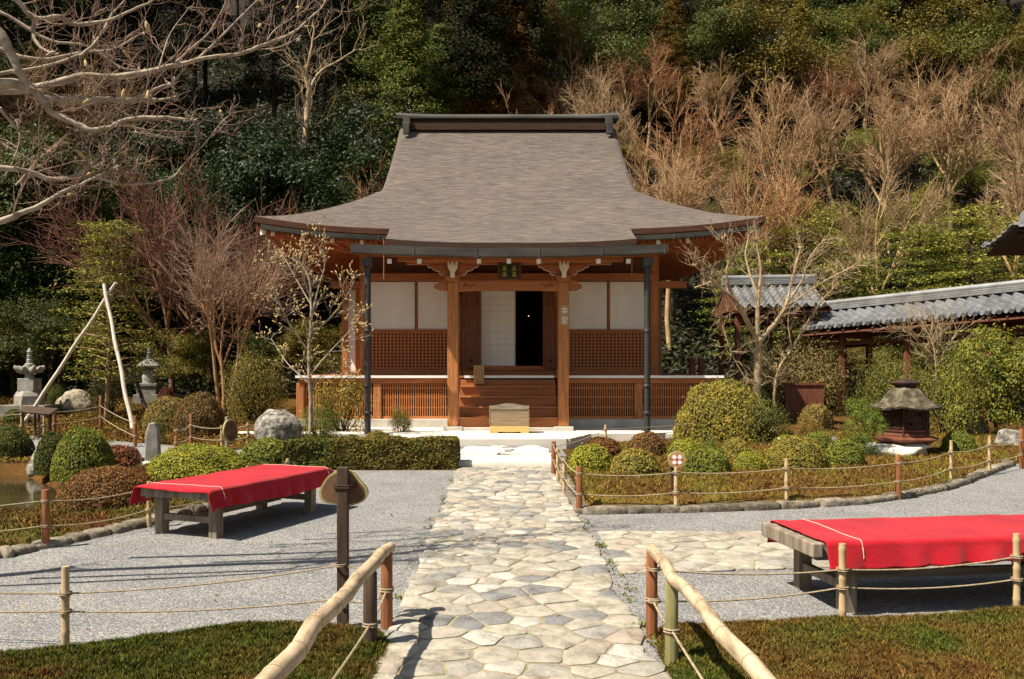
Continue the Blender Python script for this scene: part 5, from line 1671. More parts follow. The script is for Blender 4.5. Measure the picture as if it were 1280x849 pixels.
for k in range(6):
    a = k*math.pi/3
    m = MB(); m.tube([(0.343*math.cos(a), 0.343*math.sin(a), 0.20), (0.343*math.cos(a), 0.343*math.sin(a), 0.70)], 0.018, 8); m.build('corner_post', IRON, lan)
    a2 = a + math.pi/6
    m = MB()     # door panel: frame and cut-out figure
    rr = 0.335*math.cos(math.pi/6) + 0.006
    rs_ = random.Random(k)
    for (u0, w0, u1, w1) in ((-0.13, 0.33, 0.13, 0.345), (-0.13, 0.64, 0.13, 0.655), (-0.13, 0.33, -0.115, 0.655), (0.115, 0.33, 0.13, 0.655)):
        c_ = ((u0 + u1)/2, (w0 + w1)/2)
        m.box((rr*math.cos(a2) - c_[0]*math.sin(a2), rr*math.sin(a2) + c_[0]*math.cos(a2), c_[1]), (0.015, u1 - u0, w1 - w0), rz=a2)
    for q in range(9):
        u = rs_.uniform(-0.09, 0.09); w = rs_.uniform(0.39, 0.60)
        m.box((rr*math.cos(a2) - u*math.sin(a2), rr*math.sin(a2) + u*math.cos(a2), w), (0.014, 0.05, 0.03), rz=a2, rx=rs_.uniform(-1, 1))
    m.build('door_panel', IRON, lan)
m = MB()
def lr(a, t):
    r = [0.15, 0.20, 0.27, 0.32, 0.37, 0.45, 0.56][int(t)]; z = [1.02, 1.00, 0.94, 0.86, 0.79, 0.73, 0.685][int(t)]
    k = 1 + (0.05 if t > 4 else 0.02)*math.cos(6*a)
    ca = math.cos(math.pi/6)/math.cos(((a) % (math.pi/3)) - math.pi/6)
    z += (0.02 if t > 5 else 0)*math.cos(6*a)
    n_ = 0.010*mnoise.noise(Vector((8*math.cos(a), 8*math.sin(a), t*2.0)))
    return (r*ca*k*math.cos(a), r*ca*k*math.sin(a), z + n_)
AA = np.linspace(0, 2*math.pi, 73)
m.grid(lr, AA, range(7), flip=False)
m.grid(lambda a, t: [lr(a, 6), (lr(a, 6)[0]*0.98, lr(a, 6)[1]*0.98, lr(a, 6)[2] - 0.03), (0, 0, 0.70)][int(t)], AA, range(3), flip=False)
m.build('roof', IRON_ROOF, lan, 60)
m = MB(); m.lathe([(0.14, 1.0), (0.15, 1.03), (0.20, 1.06), (0.205, 1.09), (0.16, 1.125), (0.06, 1.145), (0.03, 1.165), (0.012, 1.20)], 20); m.build('finial', IRON, lan, 50)

# ------------------------------------------------------------------ stone pagodas, pillar, bench, info stand, poles
x, y, z = gpt(37, 520)
s = y/FPX
pg = empty('stone_pagoda', (x, y, z), 'pale stone pagoda with a petal-shaped roof and tall finial, left of the broad boulder', 'pagoda')
m = MB(); m.bx(-28*s, 28*s, -22*s, 22*s, -0.1, 14*s); m.build('platform', STONE_DARK, pg, bevel=0.015)
m = MB(); m.lathe([(17.5*s, 14*s), (17.5*s, 25*s), (15*s, 30*s), (13*s, 31*s)], 6, rot=R(30)); m.build('plinth', STONE, pg, bevel=0.01)
m = MB(); m.bx(-10*s, 10*s, -10*s, 10*s, 31*s, 47*s); m.build('body', STONE, pg, bevel=0.008)
m = MB(); m.lathe([(6*s, 47*s), (5*s, 51*s), (10*s, 54*s)], 12); m.build('neck', STONE, pg, 40)
m = MB()
m.lathe([(9*s, 53*s), (12.5*s, 55*s), (12.5*s, 57*s), (8*s, 60*s), (5*s, 62*s)], 4, rot=R(45))
for k in range(4):
    a = R(45 + 90*k); c, q = math.cos(a), math.sin(a)
    m.tube([(c*9*s, q*9*s, 57*s), (c*13*s, q*13*s, 58*s), (c*16.5*s, q*16.5*s, 61*s), (c*17*s, q*17*s, 63*s)], [4.5*s, 4*s, 2.6*s, 1.2*s], 8)
    a += R(45); c, q = math.cos(a), math.sin(a)
    m.tube([(c*6*s, q*6*s, 56*s), (c*11*s, q*11*s, 58*s), (c*14*s, q*14*s, 62*s)], [4*s, 3.4*s, 1.4*s], 8)
m.build('petal_roof', STONE, pg, 40)
m = MB(); m.lathe([(6*s, 60*s), (5.5*s, 65*s), (3.4*s, 66*s), (3.6*s, 70*s), (2.8*s, 71*s), (3.2*s, 75*s), (2.4*s, 76*s), (2.7*s, 79*s), (3.3*s, 80*s), (1.8*s, 83*s), (0.6*s, 85*s)], 14); m.build('finial', STONE, pg, 40)
x, y, z = gpt(187, 503)
s = y/FPX
pg = empty('stone_pagoda', (x, y, z), 'darker round-bodied stone pagoda lantern under the trees, right of the bamboo poles', 'pagoda')
m = MB(); m.bx(-15*s, 15*s, -14*s, 14*s, -0.1, 10*s); m.bx(-12*s, 12*s, -11*s, 11*s, 10*s, 20*s); m.bx(-13.5*s, 13.5*s, -12.5*s, 12.5*s, 20*s, 24*s); m.build('plinth', STONE_DARK, pg, bevel=0.012)
m = MB(); m.lathe([(8.5*s, 24*s), (9*s, 32*s), (7.5*s, 40*s), (6.5*s, 42*s)], 16); m.build('body', STONE, pg, 40)
m = MB(); m.lathe([(9*s, 42*s), (15.5*s, 43.5*s), (16*s, 45.5*s), (10*s, 50*s), (5*s, 54*s), (4*s, 55*s)], 6, rot=R(30)); m.build('roof', STONE_DARK, pg, bevel=0.012)
m = MB(); m.lathe([(4.4*s, 54*s), (4*s, 57*s), (2.8*s, 58*s), (3.2*s, 62*s), (2.4*s, 63*s), (2.9*s, 66*s), (1.6*s, 69*s), (0.5*s, 71*s)], 12); m.build('finial', STONE_DARK, pg, 40)
x, y, z = gpt(191, 584)
m = MB(); n0 = 0
m.prism([(-0.115, -0.1), (0.12, -0.1), (0.105, 0.35), (0.09, 0.60), (0.03, 0.71), (-0.05, 0.70), (-0.10, 0.50)], -0.10, 0.10)
o = m.build('stone_pillar', STONE, None, None, None, 0.02, (0, 0, 0)); o.location = (x, y, z); o.rotation_euler = (0, 0, R(12))
tag(o, 'short pale stone pillar with a pointed top behind the brown mound', 'pillar')
x, y, z = gpt(260, 492)
sb_ = empty('stone_bench', (x, y, z), 'low pale stone slab bench under the bare multi-stemmed tree', 'bench')
m = MB(); m.bx(-0.34, 0.34, -0.16, 0.16, 0.24, 0.33); m.build('slab', STONE, sb_, bevel=0.01)
for sx in (-0.24, 0.24):
    m = MB(); m.bx(sx - 0.06, sx + 0.06, -0.13, 0.13, -0.03, 0.239); m.build('leg', STONE_DARK, sb_)
x, y, z = gpt(47, 548)
ins = empty('information_stand', (x, y, z), 'dark slanted reading board on thin wooden legs in front of the stone pagoda', 'information board')
m = MB(); m.box((0, 0, 0.56), (0.66, 0.36, 0.03), rx=R(16), ry=R(5)); m.build('board', POST_DARK, ins, bevel=0.004)
for lx, ly in ((-0.24, -0.1), (-0.1, 0.1), (0.08, -0.1), (0.2, 0.1)):
    m = MB(); m.bx(lx - 0.018, lx + 0.018, ly - 0.018, ly + 0.018, -0.03, 0.545 + ly*0.28); m.build('leg', POST_DARK, ins)
b1 = np.array(atY(30, 529, 20.5)); b2 = np.array(gpt(166, 537)); b3 = np.array(gpt(186, 524))
top1 = np.array(atY(145, 354, 20.2)); top2 = np.array(atY(130, 356, 20.15)); cr = np.array(atY(136, 372, 20.2))
pol = empty('pole_support', (float(b2[0]), float(b2[1]), float(b2[2])), 'pair of tall bleached poles crossed and tied to brace the young pine', 'pole support')
for a, b, r in ((b1, top1, 0.043), (b2, top2, 0.045)):
    m = MB(); P = [a + (b - a)*t + np.array([0.012*math.sin(t*19), 0, 0.01*math.cos(t*13)]) for t in np.linspace(-0.01, 1, 14)]
    m.tube(P, [r*(1.1 - 0.25*t) for t in np.linspace(0, 1, 14)], 12)
    m.build('pole', BLEACH, pol, 50, 'world') if 'BLEACH' in globals() else m.build('pole', GREY_POLE if 'GREY_POLE' in globals() else generic('bleached_pole', (0.42, 0.37, 0.30), (0.64, 0.58, 0.49), 3, (6, 6, 1), 0.8, 8, 0.3, 0.006, kind='pos'), pol, 50, 'world')
m = MB()
for k in range(5): m.tube([(cr[0] + 0.10*math.cos(a), cr[1] + 0.09*math.sin(a), cr[2] - 0.08 + k*0.03 + 0.02*math.cos(a)) for a in np.linspace(0, 2*math.pi, 14)], 0.014, 5)
m.build('lashing', ROPE, pol, 60, 'world')
m = MB(); tp = np.array(atY(168, 468, float(b3[1]) + 0.4)); m.tube([b3, tp], [0.05, 0.04], 10)
o = m.build('leaning_stake', BARK_DARK, None, 50, None, 0, tuple(b3)); tag(o, 'short dark stake leaning left beside the darker pagoda lantern', 'stake')
# ------------------------------------------------------------------ vegetation: shapes
def dome_leaves(m, n, L, W, rng, power=2.3, jitter=0.05, zmin=0.02):
    """leaves over a clipped dome of radius 1 and height 1"""
    P = rng.normal(size=(n, 3)); P[:, 2] = np.abs(P[:, 2])
    P /= np.linalg.norm(P, axis=1, keepdims=True)
    # superellipsoid bulge
    q = (np.abs(P)**power).sum(1)**(-1/power)
    S = P*q[:, None]
    lump = np.array([mnoise.noise(Vector(p*2.3)) for p in S])
    lump2 = np.array([mnoise.noise(Vector(p*5.1 + np.array([7, 3, 1]))) for p in S])
    S = S*(1 + 0.07*lump[:, None] + 0.035*lump2[:, None] + (rng.uniform(0, 1, (n, 1)) < 0.02)*rng.uniform(0.02, 0.10, (n, 1)) - np.abs(rng.normal(0, jitter, (n, 1))) + rng.uniform(0, 0.025, (n, 1)))
    S[:, 2] = np.maximum(S[:, 2], zmin)
    N = P + rng.normal(0, 0.55, (n, 3))
    m.leaves(S, N, L, W, rng)
def core_dome(m, k=0.92, power=2.3, nu=20, nv=8):
    def f(a, b):
        d = np.array([math.cos(a)*math.cos(b), math.sin(a)*math.cos(b), math.sin(b)])
        q = (np.abs(d)**power).sum()**(-1/power)
        p = d*q*k
        return (p[0], p[1], max(p[2], -0.02))
    m.grid(f, np.linspace(0, 2*math.pi, nu + 1), np.linspace(0, math.pi/2, nv), flip=False)
def mound_proto(n, L, seed):
    rng = np.random.default_rng(seed)
    m = MB(); core_dome(m); m.mi = 1
    dome_leaves(m, n, L, L*0.6, rng)
    return m
def loose_shrub(seed, n_stem=26, n_clump=70, per=55, L=0.075):
    """open-growing shrub, radius 1 height 1: stems and leaf sprays"""
    rng = np.random.default_rng(seed)
    m = MB()
    tips = []
    for k in range(n_stem):
        a = rng.uniform(0, 2*math.pi); e = rng.uniform(0.25, 1.0)
        p = np.array([0.12*math.cos(a), 0.12*math.sin(a), 0]); d = nrm([math.cos(a)*e, math.sin(a)*e, 1.0])
        pts = [p]; 
        for j in range(5):
            d = nrm(d + rng.normal(0, 0.16, 3)); p = p + d*0.2; pts.append(p)
        m.tube(pts, [0.018, 0.015, 0.012, 0.010, 0.008, 0.005], 4)
        tips.append(pts[-1]); tips.append(pts[-2])
    m.mi = 1
    for k in range(n_clump):
        if k < len(tips): c = tips[k]
        else:
            v = rng.normal(size=3); v[2] = abs(v[2]); v = nrm(v)*rng.uniform(0.55, 1.0); c = v*np.array([0.95, 0.95, 0.98])
        r = rng.uniform(0.10, 0.20)
        O = rng.normal(0, r, (per, 3))
        P = c + O; P[:, 2] = np.maximum(P[:, 2], 0.05)
        m.leaves(P, O/r*0.6 + rng.normal(0, 0.6, (per, 3)) + np.array([0, 0, 0.5]) + nrm(c)*0.5, L, L*0.42, rng)
    return m

class TreeGeo:
    def __init__(s, seed): s.rng = np.random.default_rng(seed); s.wood = MB(); s.twig = MB(); s.tips = []
    def grow(s, p, d, L, r, lev, maxlev, nch, ang, ratio, up, jit, twig_from=2, taper=0.45, start=0.30, minr=0.006):
        rng = s.rng
        n = 6 if lev == 0 else (4 if lev < 3 else 3)
        pts = [np.array(p, float)]; d = nrm(d); dirs = [d]
        for i in range(n):
            d = nrm(d + rng.normal(0, jit[lev], 3) + np.array([0, 0, up[lev]]))
            pts.append(pts[-1] + d*L/n); dirs.append(d)
        rad = [max(minr*0.6, r*(1 - (1 - taper)*i/n)) for i in range(n + 1)]
        tgt = s.wood if lev < twig_from else s.twig
        tgt.tube(pts, rad, 8 if lev == 0 else (6 if lev == 1 else (4 if lev == 2 else 3)), caps=False)
        if lev >= maxlev:
            s.tips.append((pts[-1], dirs[-1])); return
        k = nch[lev]
        for c in range(k):
            t = start + (1 - start)*(c + rng.uniform(0.2, 0.8))/k if lev > 0 else start + (1 - start)*(c + rng.uniform(0, 1))/k
            t = min(t, 0.99)
            i = min(int(t*n), n - 1); f = t*n - i
            q = pts[i] + (pts[i+1] - pts[i])*f
            dd = dirs[i+1]
            v = rng.normal(size=3); v = v - dd*np.dot(v, dd); v = nrm(v)
            a = ang[lev]*rng.uniform(0.6, 1.35)
            nd = dd*math.cos(a) + v*math.sin(a)
            s.grow(q, nd, L*ratio[lev]*rng.uniform(0.7, 1.25), max(minr, rad[i]*0.58), lev + 1, maxlev, nch, ang, ratio, up, jit, twig_from, taper, 0.2, minr)
        # leader continues
        if lev > 0 or True:
            s.grow(pts[-1], dirs[-1], L*ratio[lev]*rng.uniform(0.8, 1.2), max(minr, rad[-1]*0.9), lev + 1, maxlev, nch, ang, ratio, up, jit, twig_from, taper, 0.2, minr)

def bare_tree(seed, Hh=9.0, r=0.15, limbs=6, fork=0.28, spread=0.55, multi=1, minr=0.0068, n2=6, n3=6, n4=5, n5=3, lean=0.0):
    """leafless broad-crowned tree: clear trunk, fan of limbs, ever finer branches out to a haze of twigs"""
    t = TreeGeo(seed); rng = t.rng
    def path(p, d, L, r0, r1, n, jit, bend, mb, sides):
        pts = [np.array(p, float)]; dirs = [nrm(d)]; d = nrm(d)
        for i in range(n):
            d = nrm(d + rng.normal(0, jit, 3) + bend)
            pts.append(pts[-1] + d*L/n); dirs.append(d)
        mb.tube(pts, [r0 + (r1 - r0)*i/n for i in range(n + 1)], sides, caps=False)
        return pts, dirs
    def side(d, ang):
        v = rng.normal(size=3); v -= d*np.dot(v, d); v = nrm(v)
        return nrm(d*math.cos(ang) + v*math.sin(ang))
    def fan(p, d, L, r0, lev):
        n = (5, 4, 4, 3)[lev - 1]
        mb = t.wood if lev < 3 else t.twig
        rr = max(minr, r0)
        pts, dirs = path(p, d, L, rr, max(minr*0.7, rr*0.5), n, (0.07, 0.09, 0.11, 0.13)[lev - 1], np.array([0, 0, (0.045, 0.015, 0.0, 0.0)[lev - 1]]), mb, (6, 4, 3, 3)[lev - 1])
        if lev >= 4: return
        k = (n2, n3, n4)[lev - 1]
        for c in range(k + 1):
            f = 0.30 + 0.70*(c + rng.uniform(0.1, 0.9))/(k + 1)
            if c == k: f = 0.999
            i = min(int(f*n), n - 1); q = pts[i] + (pts[i+1] - pts[i])*(f*n - i)
            a_ = (rng.uniform(0.25, 0.75) if lev < 3 else rng.uniform(0.3, 0.95)) if c < k else rng.uniform(0, 0.25)
            fan(q, side(dirs[i+1], a_), L*rng.uniform(0.42, 0.66)*(1.1 if c == k else 1), rr*0.55, lev + 1)
    for m_ in range(multi):
        a0 = 2*math.pi*m_/max(1, multi) + rng.uniform(0, 1)
        ln = lean if multi == 1 else rng.uniform(0.12, 0.28)
        p = (0.12*math.cos(a0)*(multi > 1), 0.12*math.sin(a0)*(multi > 1), -0.1)
        rt = r if multi == 1 else r*0.7
        pts, dirs = path(p, (ln*math.cos(a0), ln*math.sin(a0), 1), Hh*fork*rng.uniform(0.9, 1.15), rt, rt*0.75, 5, 0.05, np.zeros(3), t.wood, 8)
        nl = max(3, limbs if multi == 1 else limbs - 2)
        for l in range(nl):
            az = a0 + 2*math.pi*l/nl + rng.uniform(-0.5, 0.5)
            tilt = spread*rng.uniform(0.55, 1.25) if l else 0.10
            d = nrm([math.cos(az)*math.sin(tilt) + ln*math.cos(a0), math.sin(az)*math.sin(tilt) + ln*math.sin(a0), math.cos(tilt)])
            i = len(pts) - 1 if l < nl - 2 else len(pts) - 2
            fan(pts[i], d, Hh*(1 - fork)*rng.uniform(0.48, 0.64), rt*0.52, 1)
    return t

def conifer(seed, Hh=14.0, base=0.12, rmax=2.3, n_br=95, L=0.135, droop=0.25, per=80, clumps=5, narrow=1.0):
    """cedar or cypress: straight trunk, whorls of drooping sprays"""
    rng = np.random.default_rng(seed); wood, leaf = MB(), MB()
    wood.tube([(0, 0, -0.3), (0.03, 0.02, Hh*0.35), (0, 0.05, Hh*0.7), (0, 0, Hh)], [Hh*0.011, Hh*0.009, Hh*0.005, 0.02], 8)
    for k in range(n_br):
        t = base + (1 - base)*((k + rng.uniform(0, 1))/n_br)
        z = Hh*t
        R_ = rmax*(1 - t)**0.75*rng.uniform(0.65, 1.15)*narrow + 0.15
        a = k*2.4 + rng.uniform(-0.4, 0.4)
        e = np.array([math.cos(a), math.sin(a), 0])
        end = np.array([0, 0, z]) + e*R_ + np.array([0, 0, R_*(0.25 - droop) + rng.uniform(-0.2, 0.2)])
        midp = np.array([0, 0, z]) + e*R_*0.5 + np.array([0, 0, R_*0.14])
        wood.tube([np.array([0, 0, z]), midp, end], [0.045*(1 - t) + 0.015, 0.03*(1 - t) + 0.01, 0.008], 4, caps=False)
        for c in range(clumps):
            f = 0.30 + 0.75*(c + rng.uniform(0, 1))/clumps
            cen = (midp*(1 - f) + end*f) if f > 0.0 else midp
            cen = cen + rng.normal(0, 0.14*R_ + 0.05, 3)*np.array([1, 1, 0.6])
            sp = 0.17 + 0.12*R_*0.5
            O = rng.normal(0, 1, (per, 3))*np.array([sp, sp, sp*0.55])
            leaf.leaves(cen + O, O/sp*0.6 + np.array([0, 0, 0.9]) + e*0.5 + rng.normal(0, 0.5, (per, 3)), L, L*0.42, rng)
    return wood, leaf

def broadleaf(seed, Hh=8.0, rx=2.6, n_cl=120, per=130, L=0.125, low=0.15, flat=1.0):
    rng = np.random.default_rng(seed); wood, leaf = MB(), MB()
    lobes = [(np.array([rng.normal(0, rx*0.38), rng.normal(0, rx*0.38), Hh*rng.uniform(low + 0.25, 0.85)]), rx*rng.uniform(0.38, 0.62)) for _ in range(11)]
    wood.tube([(0, 0, -0.3), (0.1, 0, Hh*0.25), (0.0, 0.1, Hh*0.5), (0.1, 0.1, Hh*0.8)], [Hh*0.022, Hh*0.018, Hh*0.012, 0.02], 7)
    for c, r in lobes:
        wood.tube([(0.05, 0, Hh*0.25), (c*0.6 + np.array([0, 0, Hh*0.06])), c], [Hh*0.010, Hh*0.007, 0.015], 5, caps=False)
    for k in range(n_cl):
        c, r = lobes[k % len(lobes)]
        v = nrm(rng.normal(size=3)); 
        if v[2] < -0.5: v[2] *= -1
        p = c + v*r*np.array([1.05, 1.05, 0.8*flat])*rng.uniform(0.6, 1.1)
        s = rng.uniform(0.22, 0.42)*rx/2.6
        O = rng.normal(0, 1, (per, 3))*np.array([s, s, s*0.6])
        leaf.leaves(p + O, O/s*0.7 + v*0.6 + np.array([0, 0, 0.6]) + rng.normal(0, 0.55, (per, 3)), L, L*0.55, rng)
    return wood, leaf

def feathery(seed, Hh=7.0, rx=2.2, n_br=46, per=60, L=0.10):
    """light layered sprays, with gaps between the layers"""
    rng = np.random.default_rng(seed); wood, leaf = MB(), MB()
    wood.tube([(0, 0, -0.2), (0.08, 0.02, Hh*0.4), (-0.05, 0.05, Hh*0.75), (0, 0, Hh)], [Hh*0.014, Hh*0.011, Hh*0.006, 0.01], 7)
    for k in range(n_br):
        t = 0.18 + 0.82*(k + rng.uniform(0, 1))/n_br
        R_ = rx*(1 - t*0.85)**0.6*rng.uniform(0.5, 1.15)*(1 if t > 0.25 else 0.7)
        a = k*2.39 + rng.uniform(-0.5, 0.5); e = np.array([math.cos(a), math.sin(a), 0])
        p0 = np.array([0, 0, Hh*t]); p1 = p0 + e*R_*0.5 + np.array([0, 0, 0.12*R_]); p2 = p0 + e*R_ + np.array([0, 0, 0.10*R_])
        wood.tube([p0, p1, p2], [0.03, 0.018, 0.006], 4, caps=False)
        for c in range(4):
            f = 0.35 + 0.7*c/3
            cen = p1*(1 - f) + p2*f + rng.normal(0, 0.12*R_, 3)*np.array([1, 1, 0.25])
            sp = 0.22 + 0.08*R_
            O = rng.normal(0, 1, (per, 3))*np.array([sp, sp, 0.055])
            leaf.leaves(cen + O, np.array([0, 0, 1.2]) + rng.normal(0, 0.5, (per, 3)), L, L*0.5, rng)
    return wood, leaf

# ------------------------------------------------------------------ vegetation: clipped mounds and shrubs
MOUND_S = [mound_proto(4200, 0.105, 31), mound_proto(4200, 0.11, 32), mound_proto(4600, 0.10, 33)]
MOUND_ME = []
def proto_mesh(m, name, mats, smooth=None):
    o = m.build(name, mats, None, smooth); me = o.data
    bpy.data.objects.remove(o, do_unlink=True)
    return me
for m_ in MOUND_S: MOUND_ME.append(proto_mesh(m_, 'clipped_mound', [CORE, LEAF_CLIP]))
BIG_ME = proto_mesh(mound_proto(17000, 0.052, 41), 'big_mound', [CORE, LEAF_CLIP])
MID_ME = proto_mesh(mound_proto(9500, 0.072, 42), 'mid_mound', [CORE, LEAF_CLIP])
LOOSE_ME = [proto_mesh(loose_shrub(51 + k), 'loose_shrub', [BARK_DARK, LEAF]) for k in range(3)]
LOOSE_FINE = proto_mesh(loose_shrub(58, 40, 150, 80, 0.045), 'fine_shrub', [BARK_DARK, LEAF])

def put(name, me, loc, scale, rz, color, label, cat, group=None):
    o = bpy.data.objects.new(name, me); link(o)
    o.location = loc; o.scale = scale; o.rotation_euler = (0, 0, rz); o.color = (*color, 1)
    return tag(o, label, cat, group)

rnd = random.Random(9)
def mound(px, w, top, base, color, label, me=None, z=None, depth=0.9, name='clipped_mound'):
    """px centre, width, top and base rows as measured in the photograph"""
    if z is None:
        X, Y, Z = gpt(px, base)
    else:
        X, Y = G(px, base, z); Z = z
    rr = 0.5*w*Y/FPX
    Yc = Y + rr*0.8*depth
    Zc = h1(X, Yc) if z is None else z
    # height so that the top lands on its row (the crest is at about the centre)
    ztop = EYE - (top - CY)*Yc/FPX
    X = (px - CX)*(Yc)/FPX
    rr = 0.5*w*Yc/FPX
    return put(name, me or MOUND_ME[rnd.randrange(3)], (X, Yc, Zc - 0.03), (rr, rr*depth, max(0.12, ztop - Zc + 0.03)), rnd.uniform(0, 6.28), color, label, 'bush', 'clipped garden mounds')
YG = (0.27, 0.28, 0.036); GR = (0.17, 0.20, 0.034); OL = (0.25, 0.215, 0.045); BR = (0.20, 0.105, 0.040); BRN = (0.24, 0.185, 0.058); DK = (0.09, 0.11, 0.026)
ZB = 0.14
mound(903, 116, 477, 556, OL, 'largest clipped bush, a wide olive mound in front of the right end of the veranda', BIG_ME, ZB)
mound(738, 62, 556, 589, YG, 'yellow-green clipped mound nearest the corner post beside the path', None, ZB)
mound(794, 62, 562, 595, OL, 'olive-brown clipped mound left of the round painted sign', None, ZB)
mound(809, 50, 541, 573, BR, 'reddish-brown clipped mound in front of the right downpipe', None, ZB)
mound(752, 50, 547, 571, (0.20, 0.095, 0.03), 'low orange-brown clipped mound behind the yellow-green one by the path', None, ZB)
mound(856, 46, 549, 576, YG, 'yellow-green clipped mound just behind the round painted sign', None, ZB)
mound(884, 64, 559, 593, GR, 'green clipped mound just right of the round painted sign', None, ZB)
mound(919, 44, 549, 580, OL, 'olive clipped mound partly hidden behind the green and the small ones', None, ZB)
mound(937, 40, 565, 588, YG, 'smallest front clipped mound, left of the widest low one', None, ZB)
mound(994, 76, 546, 587, OL, 'widest low clipped mound, olive, standing at the middle of the moss bed', MID_ME, ZB)
mound(1055, 52, 550, 583, GR, 'green clipped mound left of the iron lantern stone', None, ZB)
mound(983, 36, 544, 562, YG, 'low yellow-green mound peeping out behind the widest low one', None, ZB)
mound(1021, 40, 540, 564, GR, 'small green mound between the widest low one and the lantern', None, ZB)
mound(1199, 42, 539, 568, GR, 'green clipped mound right of the iron lantern', None, ZB)
mound(1020, 42, 506, 537, BRN, 'brownish ball-shaped bush far back, left of the lantern shrub', None)
mound(985, 20, 538, 556, DK, 'dark small mound at the right foot of the largest clipped bush', None, ZB)
mound(472, 36, 539, 556, OL, 'low olive mound at the foot of the left downpipe behind the hedge')
# left garden
mound(137, 120, 584, 640, BR, 'big reddish-brown clipped mound on the pond bank by the left-hand bench', BIG_ME, 0.08)
mound(247, 136, 557, 606, YG, 'broad yellow-green clipped mound behind the left-hand bench', BIG_ME, 0.05)
mound(104, 76, 536, 600, GR, 'tall green clipped mound with dark bare flanks beyond the pond', MID_ME)
mound(65, 42, 541, 598, DK, 'narrow dark green clipped bush left of the taller green one beyond the pond', None)
mound(8, 66, 533, 604, DK, 'dark green clipped bush at the left edge beyond the pond', MID_ME)
mound(150, 64, 558, 592, (0.20, 0.075, 0.035), 'orange-red clipped mound left of the stone pillar', None)
mound(334, 72, 549, 582, GR, 'leafy green mound at the left end of the low hedge, below the boulder', None)
mound(210, 60, 497, 540, BRN, 'brown clipped bush behind the rope fence below the darker pagoda', MID_ME)
mound(250, 64, 492, 545, (0.17, 0.11, 0.042), 'brown clipped bush under the bare multi-stemmed tree', MID_ME)
mound(20, 34, 512, 530, DK, 'small dark clipped bush in front of the pagoda platform', None)
mound(208, 22, 484, 506, (0.14, 0.045, 0.035), 'small reddish bush beside the darker pagoda lantern', None)

def shrub(px, w, top, base, color, label, me=None, z=None, name='loose_shrub', depth=0.9, cat='shrub', group='loose shrubs'):
    if z is None: X, Y, Z = gpt(px, base)
    else: X, Y = G(px, base, z); Z = z
    rr = 0.5*w*Y/FPX
    Yc = Y + rr*0.6; X = (px - CX)*Yc/FPX
    Zc = h1(X, Yc) if z is None else z
    ztop = EYE - (top - CY)*Yc/FPX
    return put(name, me or LOOSE_ME[rnd.randrange(3)], (X, Yc, Zc - 0.03), (rr, rr*depth, ztop - Zc + 0.03), rnd.uniform(0, 6.28), color, label, cat, group)
shrub(318, 92, 448, 530, (0.185, 0.155, 0.032), 'open yellow-olive shrub left of the large boulder', LOOSE_FINE)
shrub(428, 84, 478, 545, (0.24, 0.185, 0.035), 'yellow-leaved nandina shrub in front of the left veranda skirt', None)
shrub(400, 60, 512, 552, (0.16, 0.18, 0.03), 'low light green shrub between the boulder and the nandina', LOOSE_FINE)
shrub(500, 40, 515, 550, (0.20, 0.19, 0.05), 'small sparse shrub right of the left downpipe', None)
shrub(1188, 90, 458, 552, (0.20, 0.195, 0.038), 'tall yellow-green shrub right behind the iron lantern', LOOSE_FINE, ZB)
shrub(1112, 96, 452, 548, (0.165, 0.17, 0.034), 'yellow-green shrub left behind the iron lantern', LOOSE_FINE, ZB)
shrub(1010, 40, 525, 560, (0.24, 0.15, 0.035), 'small orange-tinged nandina left of the lantern among the mounds', None, ZB)
shrub(955, 60, 505, 558, (0.12, 0.13, 0.03), 'dark open shrub at the right flank of the largest clipped bush', None, ZB)
shrub(885, 28, 552, 580, (0.14, 0.20, 0.03), 'small bright green tuft behind the round painted sign', None, ZB)
shrub(1000, 130, 440, 520, (0.20, 0.16, 0.06), 'dry straw-coloured shrub below the passage, right of the pollarded tree', LOOSE_FINE)
shrub(985, 60, 455, 515, (0.16, 0.17, 0.04), 'olive shrub in the shade below the long corridor', None)
shrub(110, 70, 552, 590, (0.16, 0.125, 0.04), 'twiggy half-bare shrub leaning over the green mound by the pond', LOOSE_FINE)
shrub(196, 22, 528, 556, (0.10, 0.14, 0.035), 'ivy tuft climbing over the stone pillar', None)
shrub(136, 52, 470, 520, (0.10, 0.095, 0.03), 'dull olive shrub around the trunk of the braced pine', None)
shrub(70, 26, 485, 512, (0.10, 0.13, 0.03), 'small green plant with yellow flowers beside the stone pagoda', None)
shrub(905, 70, 415, 490, (0.045, 0.09, 0.022), 'dark green shrub seen under the passage roof beside the hall', None)
shrub(960, 50, 420, 500, (0.05, 0.105, 0.025), 'green camellia behind the pollarded tree under the passage roof', None)

